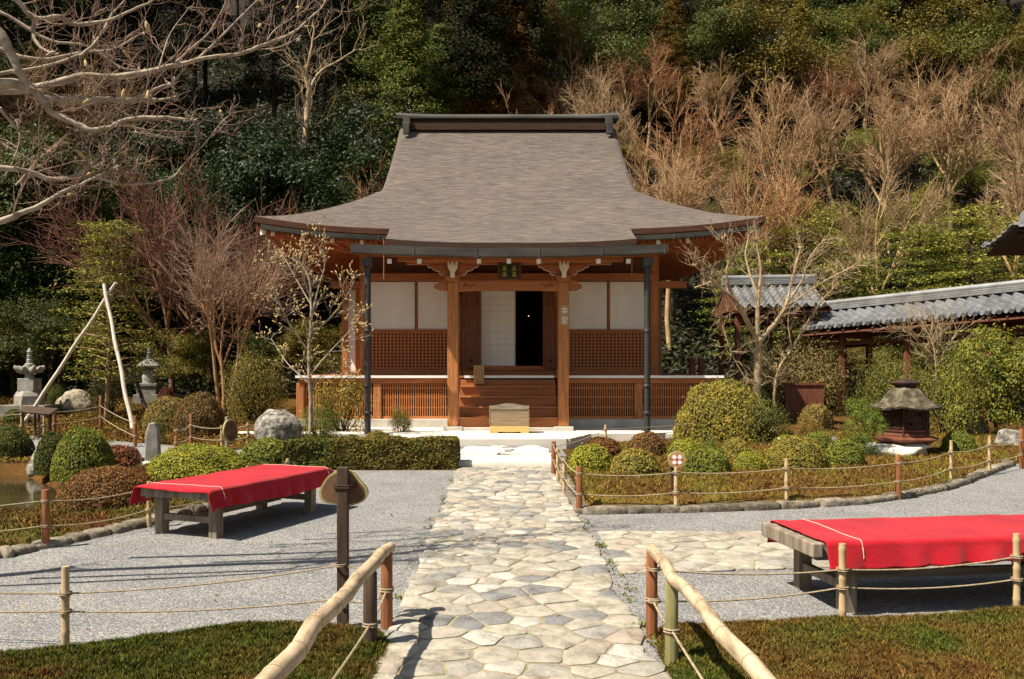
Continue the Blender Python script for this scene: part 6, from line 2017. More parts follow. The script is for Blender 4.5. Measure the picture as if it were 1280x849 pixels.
# the clipped hedge
def hedge(name, label, x0, x1, y0, y1, h, n, color, seed):
    rng = np.random.default_rng(seed)
    m = MB(); 
    m.bx(x0 + 0.04, x1 - 0.04, y0 + 0.04, y1 - 0.04, 0.0, h - 0.05)
    m.mi = 1
    A = [(x1 - x0)*(y1 - y0), (x1 - x0)*h, (y1 - y0)*h, (y1 - y0)*h]
    k = rng.choice(4, n, p=np.array(A)/sum(A))
    P = np.empty((n, 3)); N = np.zeros((n, 3))
    u = rng.uniform(0, 1, n); v = rng.uniform(0, 1, n)
    P[:, 0] = np.where(k == 2, x0, np.where(k == 3, x1, x0 + u*(x1 - x0)))
    P[:, 1] = np.where(k == 0, y0 + v*(y1 - y0), np.where(k == 1, y0, y0 + u*(y1 - y0)))
    P[:, 2] = np.where(k == 0, h, v*h)
    N[k == 0] = (0, 0, 1); N[k == 1] = (0, -1, 0); N[k == 2] = (-1, 0, 0); N[k == 3] = (1, 0, 0)
    lump = np.array([mnoise.noise(Vector(p*4.0)) for p in P])
    P += N*(0.06*lump[:, None] - np.abs(rng.normal(0, 0.022, (n, 1))) + 0.01)
    # rounded shoulders
    e = np.clip((P[:, 2] - (h - 0.08))/0.08, 0, 1)
    P[:, 1] += np.where(k == 1, 0.05*e**2, 0)
    m.leaves(P, N + rng.normal(0, 0.6, (n, 3)), 0.042, 0.026, rng)
    o = m.build(name, [CORE, LEAF_CLIP], None, None, None, 0, ((x0 + x1)/2, (y0 + y1)/2, 0)); o.color = (*color, 1)
    return tag(o, label, 'hedge')
hedge('clipped_hedge', 'low square-clipped hedge running left of the path to the foot of the boulder', -2.62, -0.66, 13.6, 14.2, 0.46, 11000, (0.155, 0.135, 0.032), 3)
hedge('clipped_hedge', 'leafy greener low hedge joining the square-clipped one, behind the left-hand bench', -3.35, -2.6, 13.62, 14.15, 0.44, 4500, (0.115, 0.125, 0.026), 4)

# ------------------------------------------------------------------ garden trees
def poly_tree(name, label, Y, polys, seed, bark, rs=1.0, *, twig_len=0.45, twig_n=5, twig_r=0.006, buds=0, group=None, knob=0.0, dy_spread=0.5, base=None, twig_mat=None, up=0.25, px_r=True):
    """a tree whose main limbs follow measured lines; limbs spread in depth as well"""
    rng = np.random.default_rng(seed)
    wood, twig, bud = MB(), MB(), MB()
    for (pts, r0, r1, y0, y1) in polys:
        r0, r1 = r0*rs, r1*rs
        P = []
        n = len(pts)
        for i, (px, py) in enumerate(pts):
            yy = Y + y0 + (y1 - y0)*i/(n - 1)
            P.append(np.array(atY(px, py, yy)))
        # smooth (Catmull-Rom) with slight wobble
        Q = []
        for i in range(n - 1):
            a, b, c, d = P[max(i-1, 0)], P[i], P[i+1], P[min(i+2, n-1)]
            for t in (0, 0.25, 0.5, 0.75):
                q = 0.5*((2*b) + (c - a)*t + (2*a - 5*b + 4*c - d)*t*t + (3*b - a - 3*c + d)*t**3)
                Q.append(q + rng.normal(0, r0*0.10, 3))
        Q.append(P[-1])
        k = len(Q)
        rad = [(r0 + (r1 - r0)*i/(k - 1))*(1 + 0.10*rng.normal()) for i in range(k)]
        wood.tube(Q, rad, 9)
        if knob > 0:
            for _ in range(7):
                v = nrm(rng.normal(size=3)); wood.tube([Q[-1], Q[-1] + v*knob*2.2, Q[-1] + v*knob*3.2 + (0, 0, knob)], [r1*1.15, r1*0.95, r1*0.45], 6)
        if twig_n:
            L = sum(np.linalg.norm(b - a) for a, b in zip(Q, Q[1:]))
            for t_ in range(int(twig_n*L/0.5) + 1):
                i = rng.integers(int(k*0.25), k); q = Q[i]
                ax = nrm(Q[min(i+1, k-1)] - Q[max(i-1, 0)])
                v = rng.normal(size=3); v -= ax*np.dot(v, ax); d = nrm(ax*0.7 + nrm(v)*0.8 + np.array([0, 0, up]))
                def tw(p, d, L, r, lev):
                    pts = [p]
                    for j in range(4):
                        d = nrm(d + rng.normal(0, 0.20, 3) + np.array([0, 0, 0.05])); pts.append(pts[-1] + d*L/4)
                    twig.tube(pts, [r, r*0.9, r*0.75, r*0.62, r*0.5], 4 if lev == 0 else 3, caps=False)
                    if lev < 2:
                        for _ in range(3 if lev == 0 else 2):
                            j = rng.integers(1, 5); v = rng.normal(size=3)
                            tw(pts[j], nrm(d*0.8 + nrm(v)*0.65 + np.array([0, 0, up*0.6])), L*rng.uniform(0.4, 0.7), r*0.65, lev + 1)
                    if buds and rng.uniform() < buds:
                        e = pts[-1]; bud.tube([e, e + d*0.02, e + d*0.045, e + d*0.07], [0.006, 0.014, 0.012, 0.003], 6)
                tw(q, d, twig_len*rng.uniform(0.5, 1.3), twig_r, 0)
    b = base if base is not None else atY(*polys[0][0][0], Y)
    root = empty(name, b, label, 'tree', group)
    wood.build('trunk', bark, root, 60, 'world')
    if twig.v: twig.build('twigs', twig_mat or bark, root, 180, 'world')
    if bud.v: tag(bud.build('buds', BUD, root, 180, 'world'), kind='stuff')
    return root

# pollarded pale tree right of the hall
Yp = 17.6
xb, yb = atY(946, 500, Yp)[:2]
poly_tree('pollarded_tree', 'pale pollarded tree with gnarled bare limbs between the hall and the tiled passage', Yp, [
    ([(945, 540), (946, 490), (948, 450), (949, 426)], 0.165, 0.13, 0, 0),
    ([(949, 430), (934, 402), (917, 374), (890, 352), (868, 332)], 0.095, 0.030, 0, -0.7),
    ([(917, 374), (908, 345), (912, 320), (905, 298)], 0.05, 0.022, -0.3, -0.6),
    ([(949, 430), (947, 400), (948, 370), (951, 342), (945, 300)], 0.10, 0.03, 0, 0.1),
    ([(948, 370), (938, 345), (932, 318), (936, 296)], 0.05, 0.022, 0.1, 0.5),
    ([(950, 426), (968, 405), (983, 380), (991, 346), (1001, 310)], 0.095, 0.03, 0, 0.5),
    ([(985, 378), (1003, 350), (1012, 322), (1030, 300)], 0.05, 0.020, 0.3, -0.2),
    ([(976, 392), (1000, 372), (1030, 352), (1062, 335), (1080, 322)], 0.045, 0.014, 0.2, 0.9),
    ([(868, 360), (890, 352)], 0.03, 0.03, -0.4, -0.4),
    ([(908, 352), (902, 395), (914, 440), (934, 478)], 0.03, 0.018, -0.4, -0.3),
    ([(975, 545), (968, 510), (972, 465), (990, 436), (1014, 395), (1034, 368), (1058, 345)], 0.06, 0.02, 0.3, 0.8),
    ([(990, 436), (985, 405), (988, 380)], 0.03, 0.015, 0.5, 0.6)],
    21, BARK, 0.54, twig_len=0.38, twig_n=7, twig_r=0.006, knob=0.022, base=(xb, yb, 0.15), twig_mat=None)
# magnolia with pale bark and velvet buds, left
Ym = 17.3
xb, yb = atY(388, 530, Ym)[:2]
poly_tree('magnolia_sapling', 'slender pale magnolia covered in velvety buds in front of the left end of the veranda', Ym, [
    ([(388, 540), (388, 500), (386, 440), (389, 395), (386, 350), (372, 322)], 0.055, 0.016, 0, 0),
    ([(389, 395), (398, 360), (406, 330), (398, 308)], 0.026, 0.010, 0, 0.2),
    ([(386, 440), (362, 405), (348, 375), (340, 350)], 0.026, 0.008, 0, -0.4),
    ([(387, 420), (412, 398), (432, 372), (443, 350)], 0.026, 0.008, 0, 0.5),
    ([(387, 470), (412, 440), (436, 415), (450, 395)], 0.022, 0.007, 0, -0.3),
    ([(387, 480), (360, 455), (340, 425)], 0.022, 0.007, 0, 0.4),
    ([(388, 380), (372, 352), (360, 330), (352, 318)], 0.020, 0.007, 0, 0.3),
    ([(388, 372), (378, 340), (384, 312)], 0.018, 0.007, 0, -0.3),
    ([(387, 490), (400, 470), (425, 462)], 0.018, 0.007, 0, 0.3)],
    22, BARK_GREY, 0.8, twig_len=0.34, twig_n=3, twig_r=0.0050, buds=0.6, base=(xb, yb, 0.1))
# bare shrub in front of the corridor
poly_tree('bare_sapling', 'small bare pale sapling behind the iron lantern, under the corridor eaves', 18.5, [
    ([(1168, 520), (1170, 470), (1166, 430), (1150, 400)], 0.035, 0.010, 0, 0),
    ([(1169, 470), (1180, 440), (1196, 415)], 0.02, 0.007, 0, 0.4), ([(1169, 460), (1150, 432), (1138, 412)], 0.02, 0.007, 0, -0.4),
    ([(1168, 450), (1176, 420), (1172, 398)], 0.018, 0.007, 0, 0.2)], 25, BARK, 0.8, twig_len=0.55, twig_n=6, twig_r=0.006, base=(atY(1168, 520, 18.5)[0], 18.5, 0.15))

# the tree whose branches hang into the upper left corner; its trunk stands left of the picture
Yf = 6.4
tl = [([(-420, 740), (-410, 500), (-380, 300), (-330, 180)], 0.16, 0.11, -0.9, -0.4)]
tl += [
    ([(-330, 180), (-200, 130), (-60, 108), (30, 107), (53, 122), (99, 127), (132, 125), (158, 127), (188, 124)], 0.085, 0.030, -0.5, 0.2),
    ([(158, 127), (182, 118), (203, 108), (214, 106)], 0.026, 0.018, 0.1, 0.15),
    ([(182, 128), (205, 124), (222, 121)], 0.022, 0.016, 0.2, 0.3),
    ([(-330, 180), (-160, 60), (-40, 10), (0, 43), (13, 66), (25, 89), (36, 106), (54, 129), (66, 142), (89, 152), (115, 163), (145, 155), (178, 147), (211, 148), (237, 150)], 0.07, 0.016, -0.5, -0.1),
    ([(145, 155), (170, 160), (195, 170), (222, 174)], 0.022, 0.011, -0.2, 0.1),
    ([(-250, 150), (-60, 120), (50, 109), (99, 96), (148, 96), (198, 87), (247, 74), (297, 68), (330, 56), (363, 43), (396, 16), (412, -6)], 0.060, 0.008, -0.1, 0.9),
    ([(247, 74), (270, 52), (292, 30), (318, 4), (330, -10)], 0.018, 0.007, 0.5, 0.7), ([(215, 82), (240, 60), (262, 40), (280, 8), (284, -8)], 0.018, 0.007, 0.4, 0.1),
    ([(-200, 60), (-20, -20), (20, 0), (43, 23), (73, 20), (89, 30), (132, 26), (165, 13), (200, -4)], 0.045, 0.012, -0.4, 0.1),
    ([(43, 23), (42, 45), (52, 60), (64, 66)], 0.028, 0.014, -0.2, -0.3), ([(100, 70), (118, 55), (130, 36), (140, 18), (160, -4)], 0.022, 0.009, 0.2, 0.5),
    ([(-300, 420), (-120, 330), (0, 277), (43, 260), (86, 237), (115, 224), (145, 208)], 0.045, 0.012, -0.6, -0.1),
    ([(-330, 260), (-120, 215), (0, 211), (33, 214), (66, 224), (99, 218), (120, 200), (132, 186)], 0.045, 0.016, -0.6, 0.1),
    ([(99, 220), (125, 224), (158, 231), (211, 224), (231, 204), (257, 178), (275, 155), (290, 142)], 0.018, 0.007, 0.0, 0.4),
    ([(0, 135), (25, 165), (52, 185), (75, 200)], 0.022, 0.008, -0.2, 0.2), ([(-60, 95), (0, 92), (60, 82), (105, 66), (120, 50)], 0.03, 0.011, 0.3, 0.5),
    ([(120, 208), (150, 188), (170, 165)], 0.012, 0.005, 0.1, -0.2), ([(66, 224), (55, 250), (48, 232)], 0.008, 0.004, 0, 0)]
tl += [([(-60, 30), (0, 62), (50, 74), (96, 66), (140, 62), (180, 40)], 0.035, 0.010, 0.4, 0.8), ([(-40, 0), (10, 20), (60, 50), (110, 58), (150, 84), (176, 88)], 0.03, 0.010, 0.6, 1.0),
    ([(-30, 160), (20, 190), (60, 214), (90, 236)], 0.018, 0.006, 0.3, 0.6), ([(-20, 250), (10, 214), (24, 176), (20, 150)], 0.014, 0.005, 0.1, 0.4), ([(20, 232), (48, 200), (72, 180), (90, 160)], 0.014, 0.005, 0.0, 0.2),
    ([(330, 56), (345, 36), (368, 20), (384, -6)], 0.011, 0.005, 0.8, 1.0), ([(297, 68), (318, 62), (345, 60), (372, 48)], 0.011, 0.005, 0.7, 0.5), ([(198, 87), (206, 60), (214, 40), (236, 10)], 0.013, 0.005, 0.3, 0.6)]
xb, yb, zb = atY(-420, 740, Yf - 0.9)
poly_tree('bare_tree', 'pale bare branches of a tree reaching in across the upper left corner', Yf, tl, 26, BARK_GREY, 0.56, twig_len=0.36, twig_n=2.7, twig_r=0.0044, buds=0.012, twig_mat=TWIG_RED, base=(xb, yb, 0), knob=0.016)

# ------------------------------------------------------------------ the wooded hill
def tree_proto(wood, leaf, wmat, lmat, twig=None, twmat=None):
    ms = [('trunk', wood, wmat, 50)]
    if leaf is not None: ms.append(('crown', leaf, lmat, None))
    if twig is not None: ms.append(('crown', twig, twmat, 180))
    out = []
    for n_, mb, mt, sm in ms: out.append((n_, proto_mesh(mb, n_, [mt], sm)))
    hgt = max(v[2] for _, mb, _, _ in ms for v in mb.v)
    return out, hgt
P_BARE = [tree_proto(t.wood, None, BARK, None, t.twig, TWIG) for t in [bare_tree(101, 9, 0.17, 6, 0.38, 0.66, n3=5, n4=7, minr=0.0042), bare_tree(102, 9, 0.16, 6, 0.44, 0.55, n3=5, n4=7, minr=0.0042), bare_tree(103, 9, 0.15, 6, 0.34, 0.80, n3=5, n4=7, minr=0.0042), bare_tree(104, 9, 0.18, 5, 0.38, 0.5, multi=2, n3=5, n4=7, minr=0.0042), bare_tree(105, 9, 0.15, 5, 0.46, 0.55, lean=0.12, n3=5, n4=7, minr=0.0042)]]
P_FINE = [tree_proto(t.wood, None, BARK, None, t.twig, BARK_GREY) for t in [bare_tree(111, 6, 0.10, 5, 0.34, 0.35, multi=3, minr=0.005, n3=5, n4=3), bare_tree(112, 6, 0.09, 7, 0.22, 0.85, minr=0.006)]]
P_CON = [tree_proto(w, l, BARK_DARK, NEEDLE) for w, l in [conifer(121), conifer(122, narrow=0.85), conifer(123, base=0.3, n_br=80), conifer(124, base=0.45, n_br=70, narrow=1.2)]]
P_BRO = [tree_proto(w, l, BARK_DARK, LEAF_GLOSS) for w, l in [broadleaf(131), broadleaf(132, 9, 2.8), broadleaf(133, 6.5, 2.6, low=0.0), broadleaf(134, 7, 2.2, low=0.05)]]
P_FEA = [tree_proto(w, l, BARK_DARK, NEEDLE) for w, l in [feathery(141), feathery(142, 7, 2.5), feathery(143, 7, 1.9)]]
def plant(proto, name, px, Y, top, label, group, col=(1, 1, 1), wcol=(1, 1, 1), cat='tree', wide=1.0, rz=None, X=None, s=None):
    meshes, hgt = proto
    if X is None: X = (px - CX)*Y/FPX
    z0 = h1(X, Y)
    if s is None:
        zt = EYE - (top - CY)*Y/FPX
        s = max(0.25, (zt - z0)/hgt)
    root = empty(name, (X, Y, z0), label, cat, group, rnd.uniform(0, 6.28) if rz is None else rz)
    root.scale = (s*wide, s*wide, s)
    for n_, me in meshes:
        o = bpy.data.objects.new(n_, me); link(o); o.parent = root
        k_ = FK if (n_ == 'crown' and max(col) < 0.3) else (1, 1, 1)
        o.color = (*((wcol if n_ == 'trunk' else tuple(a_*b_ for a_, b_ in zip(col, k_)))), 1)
    return root
FK = (1.0, 0.90, 0.68)
J = lambda a: rnd.uniform(-a, a)
# bare tawny thicket on the right-hand slope
TAWNY = [(1.0, 0.90, 0.78), (0.92, 0.88, 0.8), (1.1, 0.97, 0.8), (0.98, 0.66, 0.56), (1.05, 0.78, 0.62)]
for i, (px, Y, top) in enumerate([(675, 39, 96), (755, 40, 66), (845, 38.5, 84), (970, 39, 72), (1046, 40, 100), (1105, 39, 76), (1185, 39, 92), (1275, 40, 84)]):
    plant(P_BARE[i % 5], 'bare_tree', px + J(8), Y, top + J(8), 'leafless tawny tree in the front row of the sunny thicket behind the hall and corridor', 'bare trees of the front row', rnd.choice(TAWNY), (1.0, 0.92, 0.78), wide=0.95)
for i, (px, Y, top) in enumerate([(715, 45, 36), (800, 45.5, 26), (905, 45, 66), (1020, 45, 44), (1075, 45.5, 28), (1150, 45, 40), (1230, 45.5, 28), (1312, 45, 44)]):
    plant(P_BARE[(i + 2) % 5], 'bare_tree', px + J(8), Y, top + J(8), 'leafless tawny tree high on the sunny slope below the dark conifers', 'bare trees of the upper row', rnd.choice(TAWNY), (1.0, 0.92, 0.78), wide=1.1)
for i, (px, Y, top) in enumerate([(838, 33.5, 150), (897, 34.5, 180), (976, 33.0, 130), (1108, 33.2, 160), (1255, 33.0, 165)]):
    plant(P_BARE[(i * 2 + 1) % 5], 'bare_tree', px + J(8), Y, top + J(8), 'leafless pale-trunked tree low on the slope just behind the hall or corridor roof', 'low bare trees behind the roofs', rnd.choice(TAWNY), (1.15, 1.05, 0.88), wide=0.8)
# light green feathery evergreens low on the slope
for i, px in enumerate((945, 1015, 1085, 1150, 1212, 1290)):
    plant(P_FEA[i % 3], 'feathery_evergreen', px + J(10), 31.6 + J(1.2), 292 + J(45), 'light green feathery evergreen with layered sprays above the corridor roof', 'feathery evergreens above the corridor', rnd.choice([(0.26, 0.30, 0.075), (0.19, 0.25, 0.065), (0.30, 0.30, 0.075)]), wide=1.35)
for i, px in enumerate((700, 780, 905, 1010, 1070, 1140, 1225, 1300)):
    plant(P_BRO[i % 4], 'evergreen_tree', px + J(14), 42.5 + J(1.0), 150 + J(25), 'sunlit green evergreen showing between the crowns of the thicket', 'evergreens showing through the thicket', rnd.choice([(0.17, 0.20, 0.05), (0.12, 0.17, 0.04), (0.20, 0.18, 0.05)]), wide=1.1)
for i, px in enumerate((850, 900, 960, 1020, 1075, 1130, 1200, 1260)):
    plant(P_BRO[i % 4], 'evergreen_tree', px + J(12), 36 + J(1.0), 262 + J(40), 'green broad-leaved evergreen standing among the bare trunks of the sunny thicket', 'evergreens among the bare trunks', rnd.choice([(0.15, 0.18, 0.04), (0.09, 0.14, 0.03), (0.18, 0.18, 0.045)]))
for i, px in enumerate((1010, 1080, 1140, 1210, 1290)):
    plant(P_BRO[i % 4], 'evergreen_shrub', px + J(10), 28.5 + J(0.6), 412 + J(12), 'dim green shrub seen between the posts under the long corridor', 'shrubs behind the corridor', rnd.choice([(0.10, 0.11, 0.03), (0.14, 0.13, 0.045), (0.06, 0.09, 0.02)]), cat='shrub', wide=1.2)
# dark conifers along the top
for i, px in enumerate(range(700, 1400, 58)):
    plant(P_CON[(i + 1) % 4], 'conifer', px + J(18), 60 + J(2), -160 + J(30), 'dark green conifer along the top edge above the sunny thicket', 'conifers above the thicket', (0.05, 0.07, 0.018), wide=1.2)
for i, px in enumerate(range(690, 1345, 41)):
    plant(P_CON[i % 4], 'conifer', px + J(18), 52 + J(3), -150 + J(40), 'dark green conifer along the top edge above the sunny thicket', 'conifers above the thicket', rnd.choice([(0.05, 0.075, 0.018), (0.085, 0.10, 0.024), (0.12, 0.11, 0.024), (0.04, 0.065, 0.016)]), wide=1.15)
for i, px in enumerate(range(650, 1345, 50)):
    plant(P_BRO[i % 4], 'evergreen_tree', px + J(18), 48 + J(1.5), 15 + J(30), 'rounded dark evergreen below the conifers at the top of the slope', 'rounded evergreens at the top', rnd.choice([(0.10, 0.12, 0.025), (0.065, 0.10, 0.022), (0.15, 0.13, 0.028)]))
for px, c in ((840, (0.15, 0.10, 0.022)), (1000, (0.16, 0.15, 0.03)), (690, (0.13, 0.075, 0.02))):
    plant(P_CON[0], 'cedar', px, 47.5, -15 + J(20), 'golden-brown tinged cedar at the top of the slope', 'golden cedars', c, wide=1.2)
# centre: lit broad-leaved tree, rusty cedars
for px, Y, top, c in ((462, 39, -30, (0.10, 0.135, 0.036)), (508, 37.5, -10, (0.12, 0.165, 0.04)), (552, 39.5, 30, (0.085, 0.13, 0.032))):
    plant(P_CON[1], 'evergreen_tree', px, Y, top, 'sunlit green evergreen above the left end of the roof ridge', 'sunlit evergreens above the ridge', c, wide=1.35)
for px, Y, top in ((585, 42, -60), (640, 44, -70), (615, 46, -90)):
    plant(P_CON[1], 'cedar', px, Y, top, 'rusty-brown tinged cedar at the top above the roof ridge', 'rusty cedars', (0.17, 0.095, 0.028), wide=1.2)
plant(P_BARE[2], 'bare_tree', 462, 29.5, 140, 'small tangled bare tree against the dark wood at the left shoulder of the roof', None, (0.8, 0.6, 0.45), (0.8, 0.7, 0.55), wide=0.75)
poly_tree('bare_tree', 'lone slim pale trunk standing in the dark wood left of the roof', 33.0, [
    ([(383, 230), (382, 190), (383, 150), (385, 112), (381, 92)], 0.16, 0.06, 0, 0), ([(384, 120), (398, 92), (420, 78), (445, 62)], 0.07, 0.02, 0, 0.6),
    ([(381, 96), (372, 74), (360, 60)], 0.05, 0.02, 0, -0.3), ([(381, 94), (388, 66), (392, 40)], 0.05, 0.02, 0, 0.3), ([(382, 130), (376, 112), (370, 100)], 0.04, 0.02, 0, -0.3)],
    33, BARK, 1.0, twig_len=1.3, twig_n=1.6, twig_r=0.014, base=(float(atY(383, 230, 33)[0]), 33.0, h1(float(atY(383, 230, 33)[0]), 33.0)))
# dark wood on the left; its shade is put into the dark leaf colours
for i, (px, Y) in enumerate([(p + J(14), 40 + 5*(k % 3) + J(1.5)) for k, p in enumerate(range(150, 660, 30))]):
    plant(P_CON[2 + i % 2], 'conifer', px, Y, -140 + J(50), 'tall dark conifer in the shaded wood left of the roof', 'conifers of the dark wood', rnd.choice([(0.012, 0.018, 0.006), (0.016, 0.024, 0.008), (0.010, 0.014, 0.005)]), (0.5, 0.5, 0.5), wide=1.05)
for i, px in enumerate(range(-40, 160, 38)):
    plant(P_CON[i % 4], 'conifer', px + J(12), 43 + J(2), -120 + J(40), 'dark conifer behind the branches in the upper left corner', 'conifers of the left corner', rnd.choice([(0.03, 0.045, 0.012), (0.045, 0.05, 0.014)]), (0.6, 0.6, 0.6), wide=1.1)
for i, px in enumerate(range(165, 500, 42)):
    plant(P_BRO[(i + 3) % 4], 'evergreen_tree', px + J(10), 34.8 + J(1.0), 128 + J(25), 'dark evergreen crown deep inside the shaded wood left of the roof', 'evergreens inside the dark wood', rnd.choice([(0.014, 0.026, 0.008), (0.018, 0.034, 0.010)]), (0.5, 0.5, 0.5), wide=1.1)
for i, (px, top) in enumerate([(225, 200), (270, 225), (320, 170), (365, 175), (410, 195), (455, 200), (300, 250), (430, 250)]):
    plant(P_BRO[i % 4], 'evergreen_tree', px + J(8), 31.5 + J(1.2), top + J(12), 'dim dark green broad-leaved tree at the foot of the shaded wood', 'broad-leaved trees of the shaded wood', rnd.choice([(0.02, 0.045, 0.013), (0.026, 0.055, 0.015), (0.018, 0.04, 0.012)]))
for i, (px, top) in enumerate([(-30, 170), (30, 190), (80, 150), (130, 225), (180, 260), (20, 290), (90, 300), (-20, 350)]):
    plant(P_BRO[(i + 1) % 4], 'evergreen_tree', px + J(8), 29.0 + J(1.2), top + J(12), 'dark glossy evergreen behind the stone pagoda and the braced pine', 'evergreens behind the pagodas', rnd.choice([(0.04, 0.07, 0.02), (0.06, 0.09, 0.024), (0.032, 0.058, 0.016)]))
for i, (px, top) in enumerate([(20, 350), (65, 372), (-15, 390), (110, 395), (215, 400), (250, 415), (330, 410), (375, 400), (420, 395)]):
    plant(P_BRO[(i + 2) % 4], 'evergreen_shrub', px + J(6), 25.6 + J(0.5), top + J(8), 'low evergreen shrub closing the back of the left garden', 'shrubs at the back of the garden', rnd.choice([(0.09, 0.11, 0.028), (0.17, 0.16, 0.036), (0.06, 0.085, 0.022)]), cat='shrub', wide=1.1)
plant(P_FINE[1], 'bare_maple', 215, 26.5, 145, 'reddish fine-twigged bare maple behind the left garden', None, (0.55, 0.30, 0.27), (0.6, 0.45, 0.38), wide=1.1)
plant(P_FINE[1], 'bare_maple', 262, 28.0, 165, 'second reddish bare maple, standing behind the multi-stemmed tree', None, (0.52, 0.30, 0.27), (0.55, 0.42, 0.36), wide=1.0)
plant(P_FINE[0], 'bare_tree', 280, 22.0, 236, 'pale bare multi-stemmed tree left of the hall eaves', None, (1.0, 0.82, 0.76), (1.0, 0.78, 0.66), wide=0.85)
plant(P_BARE[0], 'bare_tree', 40, 36, 0, 'tawny leafless tree behind the corner branches at the upper left', 'tawny trees of the left corner', (0.6, 0.52, 0.40), (0.7, 0.65, 0.55), wide=1.1)
plant(P_BARE[2], 'bare_tree', 110, 37, 20, 'tawny leafless tree behind the corner branches at the upper left', 'tawny trees of the left corner', (0.55, 0.47, 0.36), (0.7, 0.65, 0.55), wide=1.1)
# braced young pine
pw, plf = feathery(151, 6.0, 1.7, 62, 26, 0.11)
P_PINE = tree_proto(pw, plf, BARK, NEEDLE)
plant(P_PINE, 'young_pine', 133, 21.5, 275, 'thin open-branched young pine braced by the two crossed poles', None, (0.20, 0.23, 0.065), (0.7, 0.65, 0.55), wide=1.0)
# camellia at the right edge
def camellia():
    w, l = broadleaf(161, 2.7, 1.25, 150, 60, 0.085, low=-0.15)
    f = MB(); rng = np.random.default_rng(7)
    return w, l
cw, cl = camellia()
P_CAM = tree_proto(cw, cl, BARK_DARK, LEAF_GLOSS)
c1 = plant(P_CAM, 'camellia', 1248, 17.2, 400, 'glossy camellia with a few blossoms at the right edge behind the lichened boulder', None, (0.17, 0.205, 0.045), wide=0.80)
c2 = plant(P_CAM, 'camellia', 1292, 17.6, 412, 'second glossy camellia cut by the right edge of the picture', None, (0.12, 0.16, 0.036), wide=1.0)
plant(P_CAM, 'glossy_shrub', 1081, 14.4, 492, 'upright glossy-leaved green shrub just left of the iron lantern', None, (0.13, 0.20, 0.042), cat='shrub', wide=0.62)
m = MB(); rng = np.random.default_rng(3)
FLOWER_ME = {}
for nm, ca in (('yellow_blossom', (0.62, 0.36, 0.03)), ('pink_blossom', (0.62, 0.12, 0.10))):
    m = MB()
    for k in range(6):
        a = k*math.pi/3; m.lathe([(0.010, 0), (0.030, 0.012), (0.026, 0.03), (0.004, 0.034)], 6, (0.03*math.cos(a), 0.03*math.sin(a), 0))
    mt = generic(nm, ca, tuple(min(1, q*1.25) for q in ca), 10, (1, 1, 1), 0.7, 10, 0, kind='obj')
    FLOWER_ME[nm] = proto_mesh(m, nm, [mt], 60)
for px, py, nm in ((1228, 415, 'yellow_blossom'), (1238, 424, 'yellow_blossom'), (1206, 428, 'yellow_blossom'), (1222, 433, 'yellow_blossom'), (1238, 442, 'pink_blossom'), (1210, 445, 'yellow_blossom')):
    p = Vector(atY(px, py, 16.5)); o = bpy.data.objects.new('blossom', FLOWER_ME[nm]); link(o); o.parent = c1; o.scale = (0.55, 0.55, 0.55); o.rotation_euler = (R(70), 0, 1.0)
    o.matrix_parent_inverse = Matrix.Identity(4)
    M0 = Matrix.LocRotScale(c1.location, c1.rotation_euler, c1.scale)
    o.location = M0.inverted() @ p
# ferns and undergrowth on the hill floor, far too many to count
rng = np.random.default_rng(88)
n = 34000
X = rng.uniform(-34, 34, n); Y = rng.uniform(26.5, 52, n)
keep = ~((np.abs(X - HX) < 7) & (Y < 30))
X, Y = X[keep], Y[keep]
k = 5
Xa = np.repeat(X, k) + rng.normal(0, 0.22, len(X)*k); Ya = np.repeat(Y, k) + rng.normal(0, 0.22, len(X)*k)
Za = H(Xa, Ya) + np.abs(rng.normal(0.18, 0.22, len(Xa)))
m = MB(); m.leaves(np.stack([Xa, Ya, Za], 1), np.array([0, -0.3, 1.0]) + rng.normal(0, 0.6, (len(Xa), 3)), 0.26, 0.11, rng)
o = m.build('undergrowth', LEAF); o.color = (0.035, 0.045, 0.013, 1)
tag(o, 'low leafy undergrowth covering the wooded hillside', 'undergrowth', None, 'stuff')

# a few fallen leaves on the gravel and in the joints
rng = np.random.default_rng(19)
P = np.concatenate([np.stack([rng.uniform(-4, 6, 260), rng.uniform(3.5, 13.4, 260)], 1), np.stack([np.where(rng.uniform(0, 1, 160) < 0.5, PXL, PXR) + rng.normal(0, 0.08, 160), rng.uniform(3.5, 13.6, 160)], 1)])
ok = (poly_sd(P[:, 0], P[:, 1], bedR) < -0.1) & (poly_sd(P[:, 0], P[:, 1], bedNL) < 0) & (poly_sd(P[:, 0], P[:, 1], bedNR) < 0) & (poly_sd(P[:, 0], P[:, 1], bedL) < -0.1) & (np.abs(P[:, 0] - 0.1) > 0.70)
P = P[ok]
m = MB(); m.leaves(np.concatenate([P, np.full((len(P), 1), 0.016)], 1), np.array([0, 0, 1.0]) + rng.normal(0, 0.25, (len(P), 3)), 0.035, 0.018, rng)
o = m.build('fallen_leaves', LEAF); o.color = (0.22, 0.14, 0.045, 1)
tag(o, 'scattered dry leaves lying on the gravel and along the path', 'leaves', None, 'stuff')

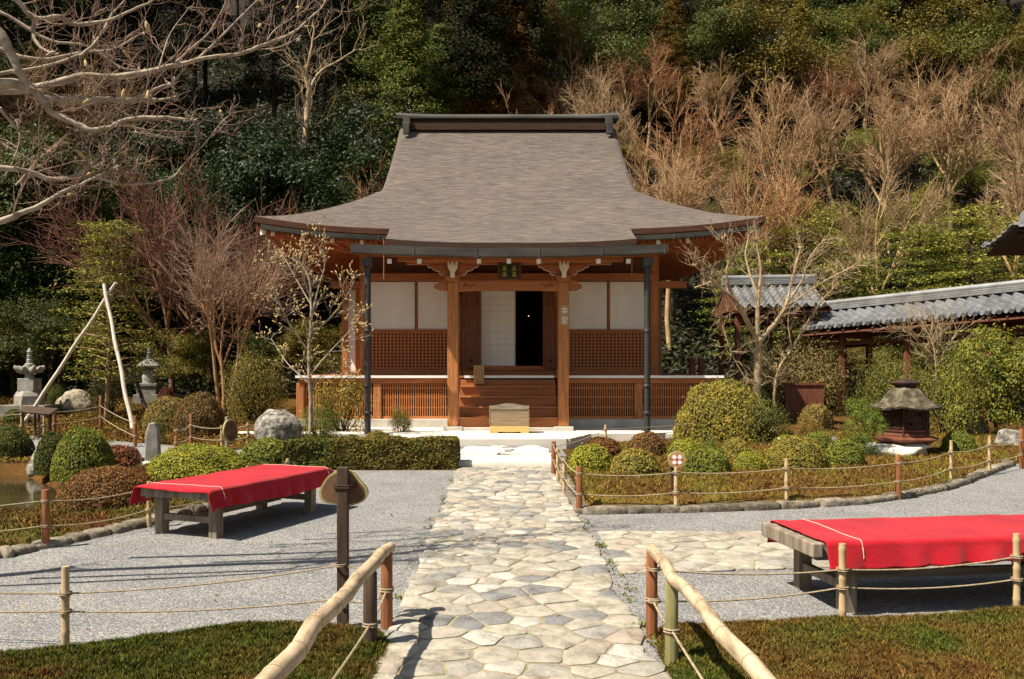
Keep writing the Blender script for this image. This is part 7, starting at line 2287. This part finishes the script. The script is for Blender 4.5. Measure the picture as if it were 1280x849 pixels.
# moss lawn of the left garden and weeds along the path
rng = np.random.default_rng(23)
k = 60000
X = rng.uniform(-15, -3.2, k); Y = rng.uniform(12.8, 25.5, k)
ok = (poly_sd(X, Y, POND) < -0.05) & ~((X > -5.95) & (Y > 18.3)) & ~((X < -3.8) & (np.abs(Y - 17.0 + 1.6*(X + 13)/9.2) < 1.0))
X, Y = X[ok], Y[ok]
nzv = np.array([mnoise.noise(Vector((a*3.1, b*3.1, 0.0))) for a, b in zip(X, Y)])
m = MB(); m.leaves(np.stack([X, Y, H(X, Y) + 0.012 + 0.03*np.abs(nzv)], 1), np.array([0, 0, 0.8]) + rng.normal(0, 0.6, (len(X), 3)), 0.075, 0.03, rng)
o = m.build('moss_lawn', MOSS_RUST)
tag(o, 'rusty moss lawn covering the left garden beyond the pond', 'moss', None, 'stuff')
P = []
for _ in range(60):
    y = rng.uniform(3.6, 13.5) if rng.uniform() < 0.6 else rng.uniform(3.6, 8.8)
    sd_ = 1 if rng.uniform() < 0.7 else -1
    P.append(((PXR + 0.045 if sd_ > 0 else PXL - 0.03) + rng.normal(0, 0.022), y))
m = MB()
for x, y in P:
    q = rng.integers(8, 26); c = rng.normal(0, 0.022, (q, 3)); c[:, 2] = np.abs(c[:, 2])*0.8
    m.leaves(np.array([x, y, 0.012]) + c, np.array([0, 0, 0.7]) + rng.normal(0, 0.6, (q, 3)), 0.026, 0.012, rng)
o = m.build('weeds', LEAF); o.color = (0.15, 0.17, 0.035, 1)
tag(o, 'small yellow-green weeds growing along the edges of the flagstone path', 'weeds', None, 'stuff')

# the wood goes on past both edges of the picture
for i in range(16):
    plant(P_BRO[i % 4], 'evergreen_tree', 0, 27 + 3*(i % 4) + J(1), 0, 'dark evergreen of the wood beyond the left end of the garden', 'evergreens beyond the left edge', (0.035, 0.06, 0.017), wide=1.2, X=-17.5 - 1.15*i + J(0.6), s=0.9 + 0.05*(i % 4))
for i in range(10):
    plant(P_CON[i % 4], 'conifer', 0, 38 + 3*(i % 3), 0, 'dark conifer of the wood beyond the left end of the garden', 'conifers beyond the left edge', (0.03, 0.045, 0.013), (0.6, 0.6, 0.6), wide=1.15, X=-20.5 - 1.7*i + J(0.6), s=1.0)
for i in range(8):
    plant(P_BRO[i % 4], 'evergreen_shrub', 0, 17.5 + 1.1*i, 0, 'low evergreen shrub at the left end of the garden beyond the pond', 'shrubs beyond the left edge', (0.06, 0.08, 0.02), cat='shrub', wide=1.2, X=-16.6 - 0.15*i + J(0.5), s=0.42)
for i in range(12):
    plant((P_BRO if i % 2 else P_BARE)[i % 4], 'evergreen_tree' if i % 2 else 'bare_tree', 0, 31 + 3*(i % 4), 0, 'tree of the wood beyond the right end of the corridor', 'trees beyond the right edge', (0.09, 0.12, 0.03) if i % 2 else (1.0, 0.9, 0.78), wide=1.1, X=24 + 1.2*i + J(0.6), s=0.9)
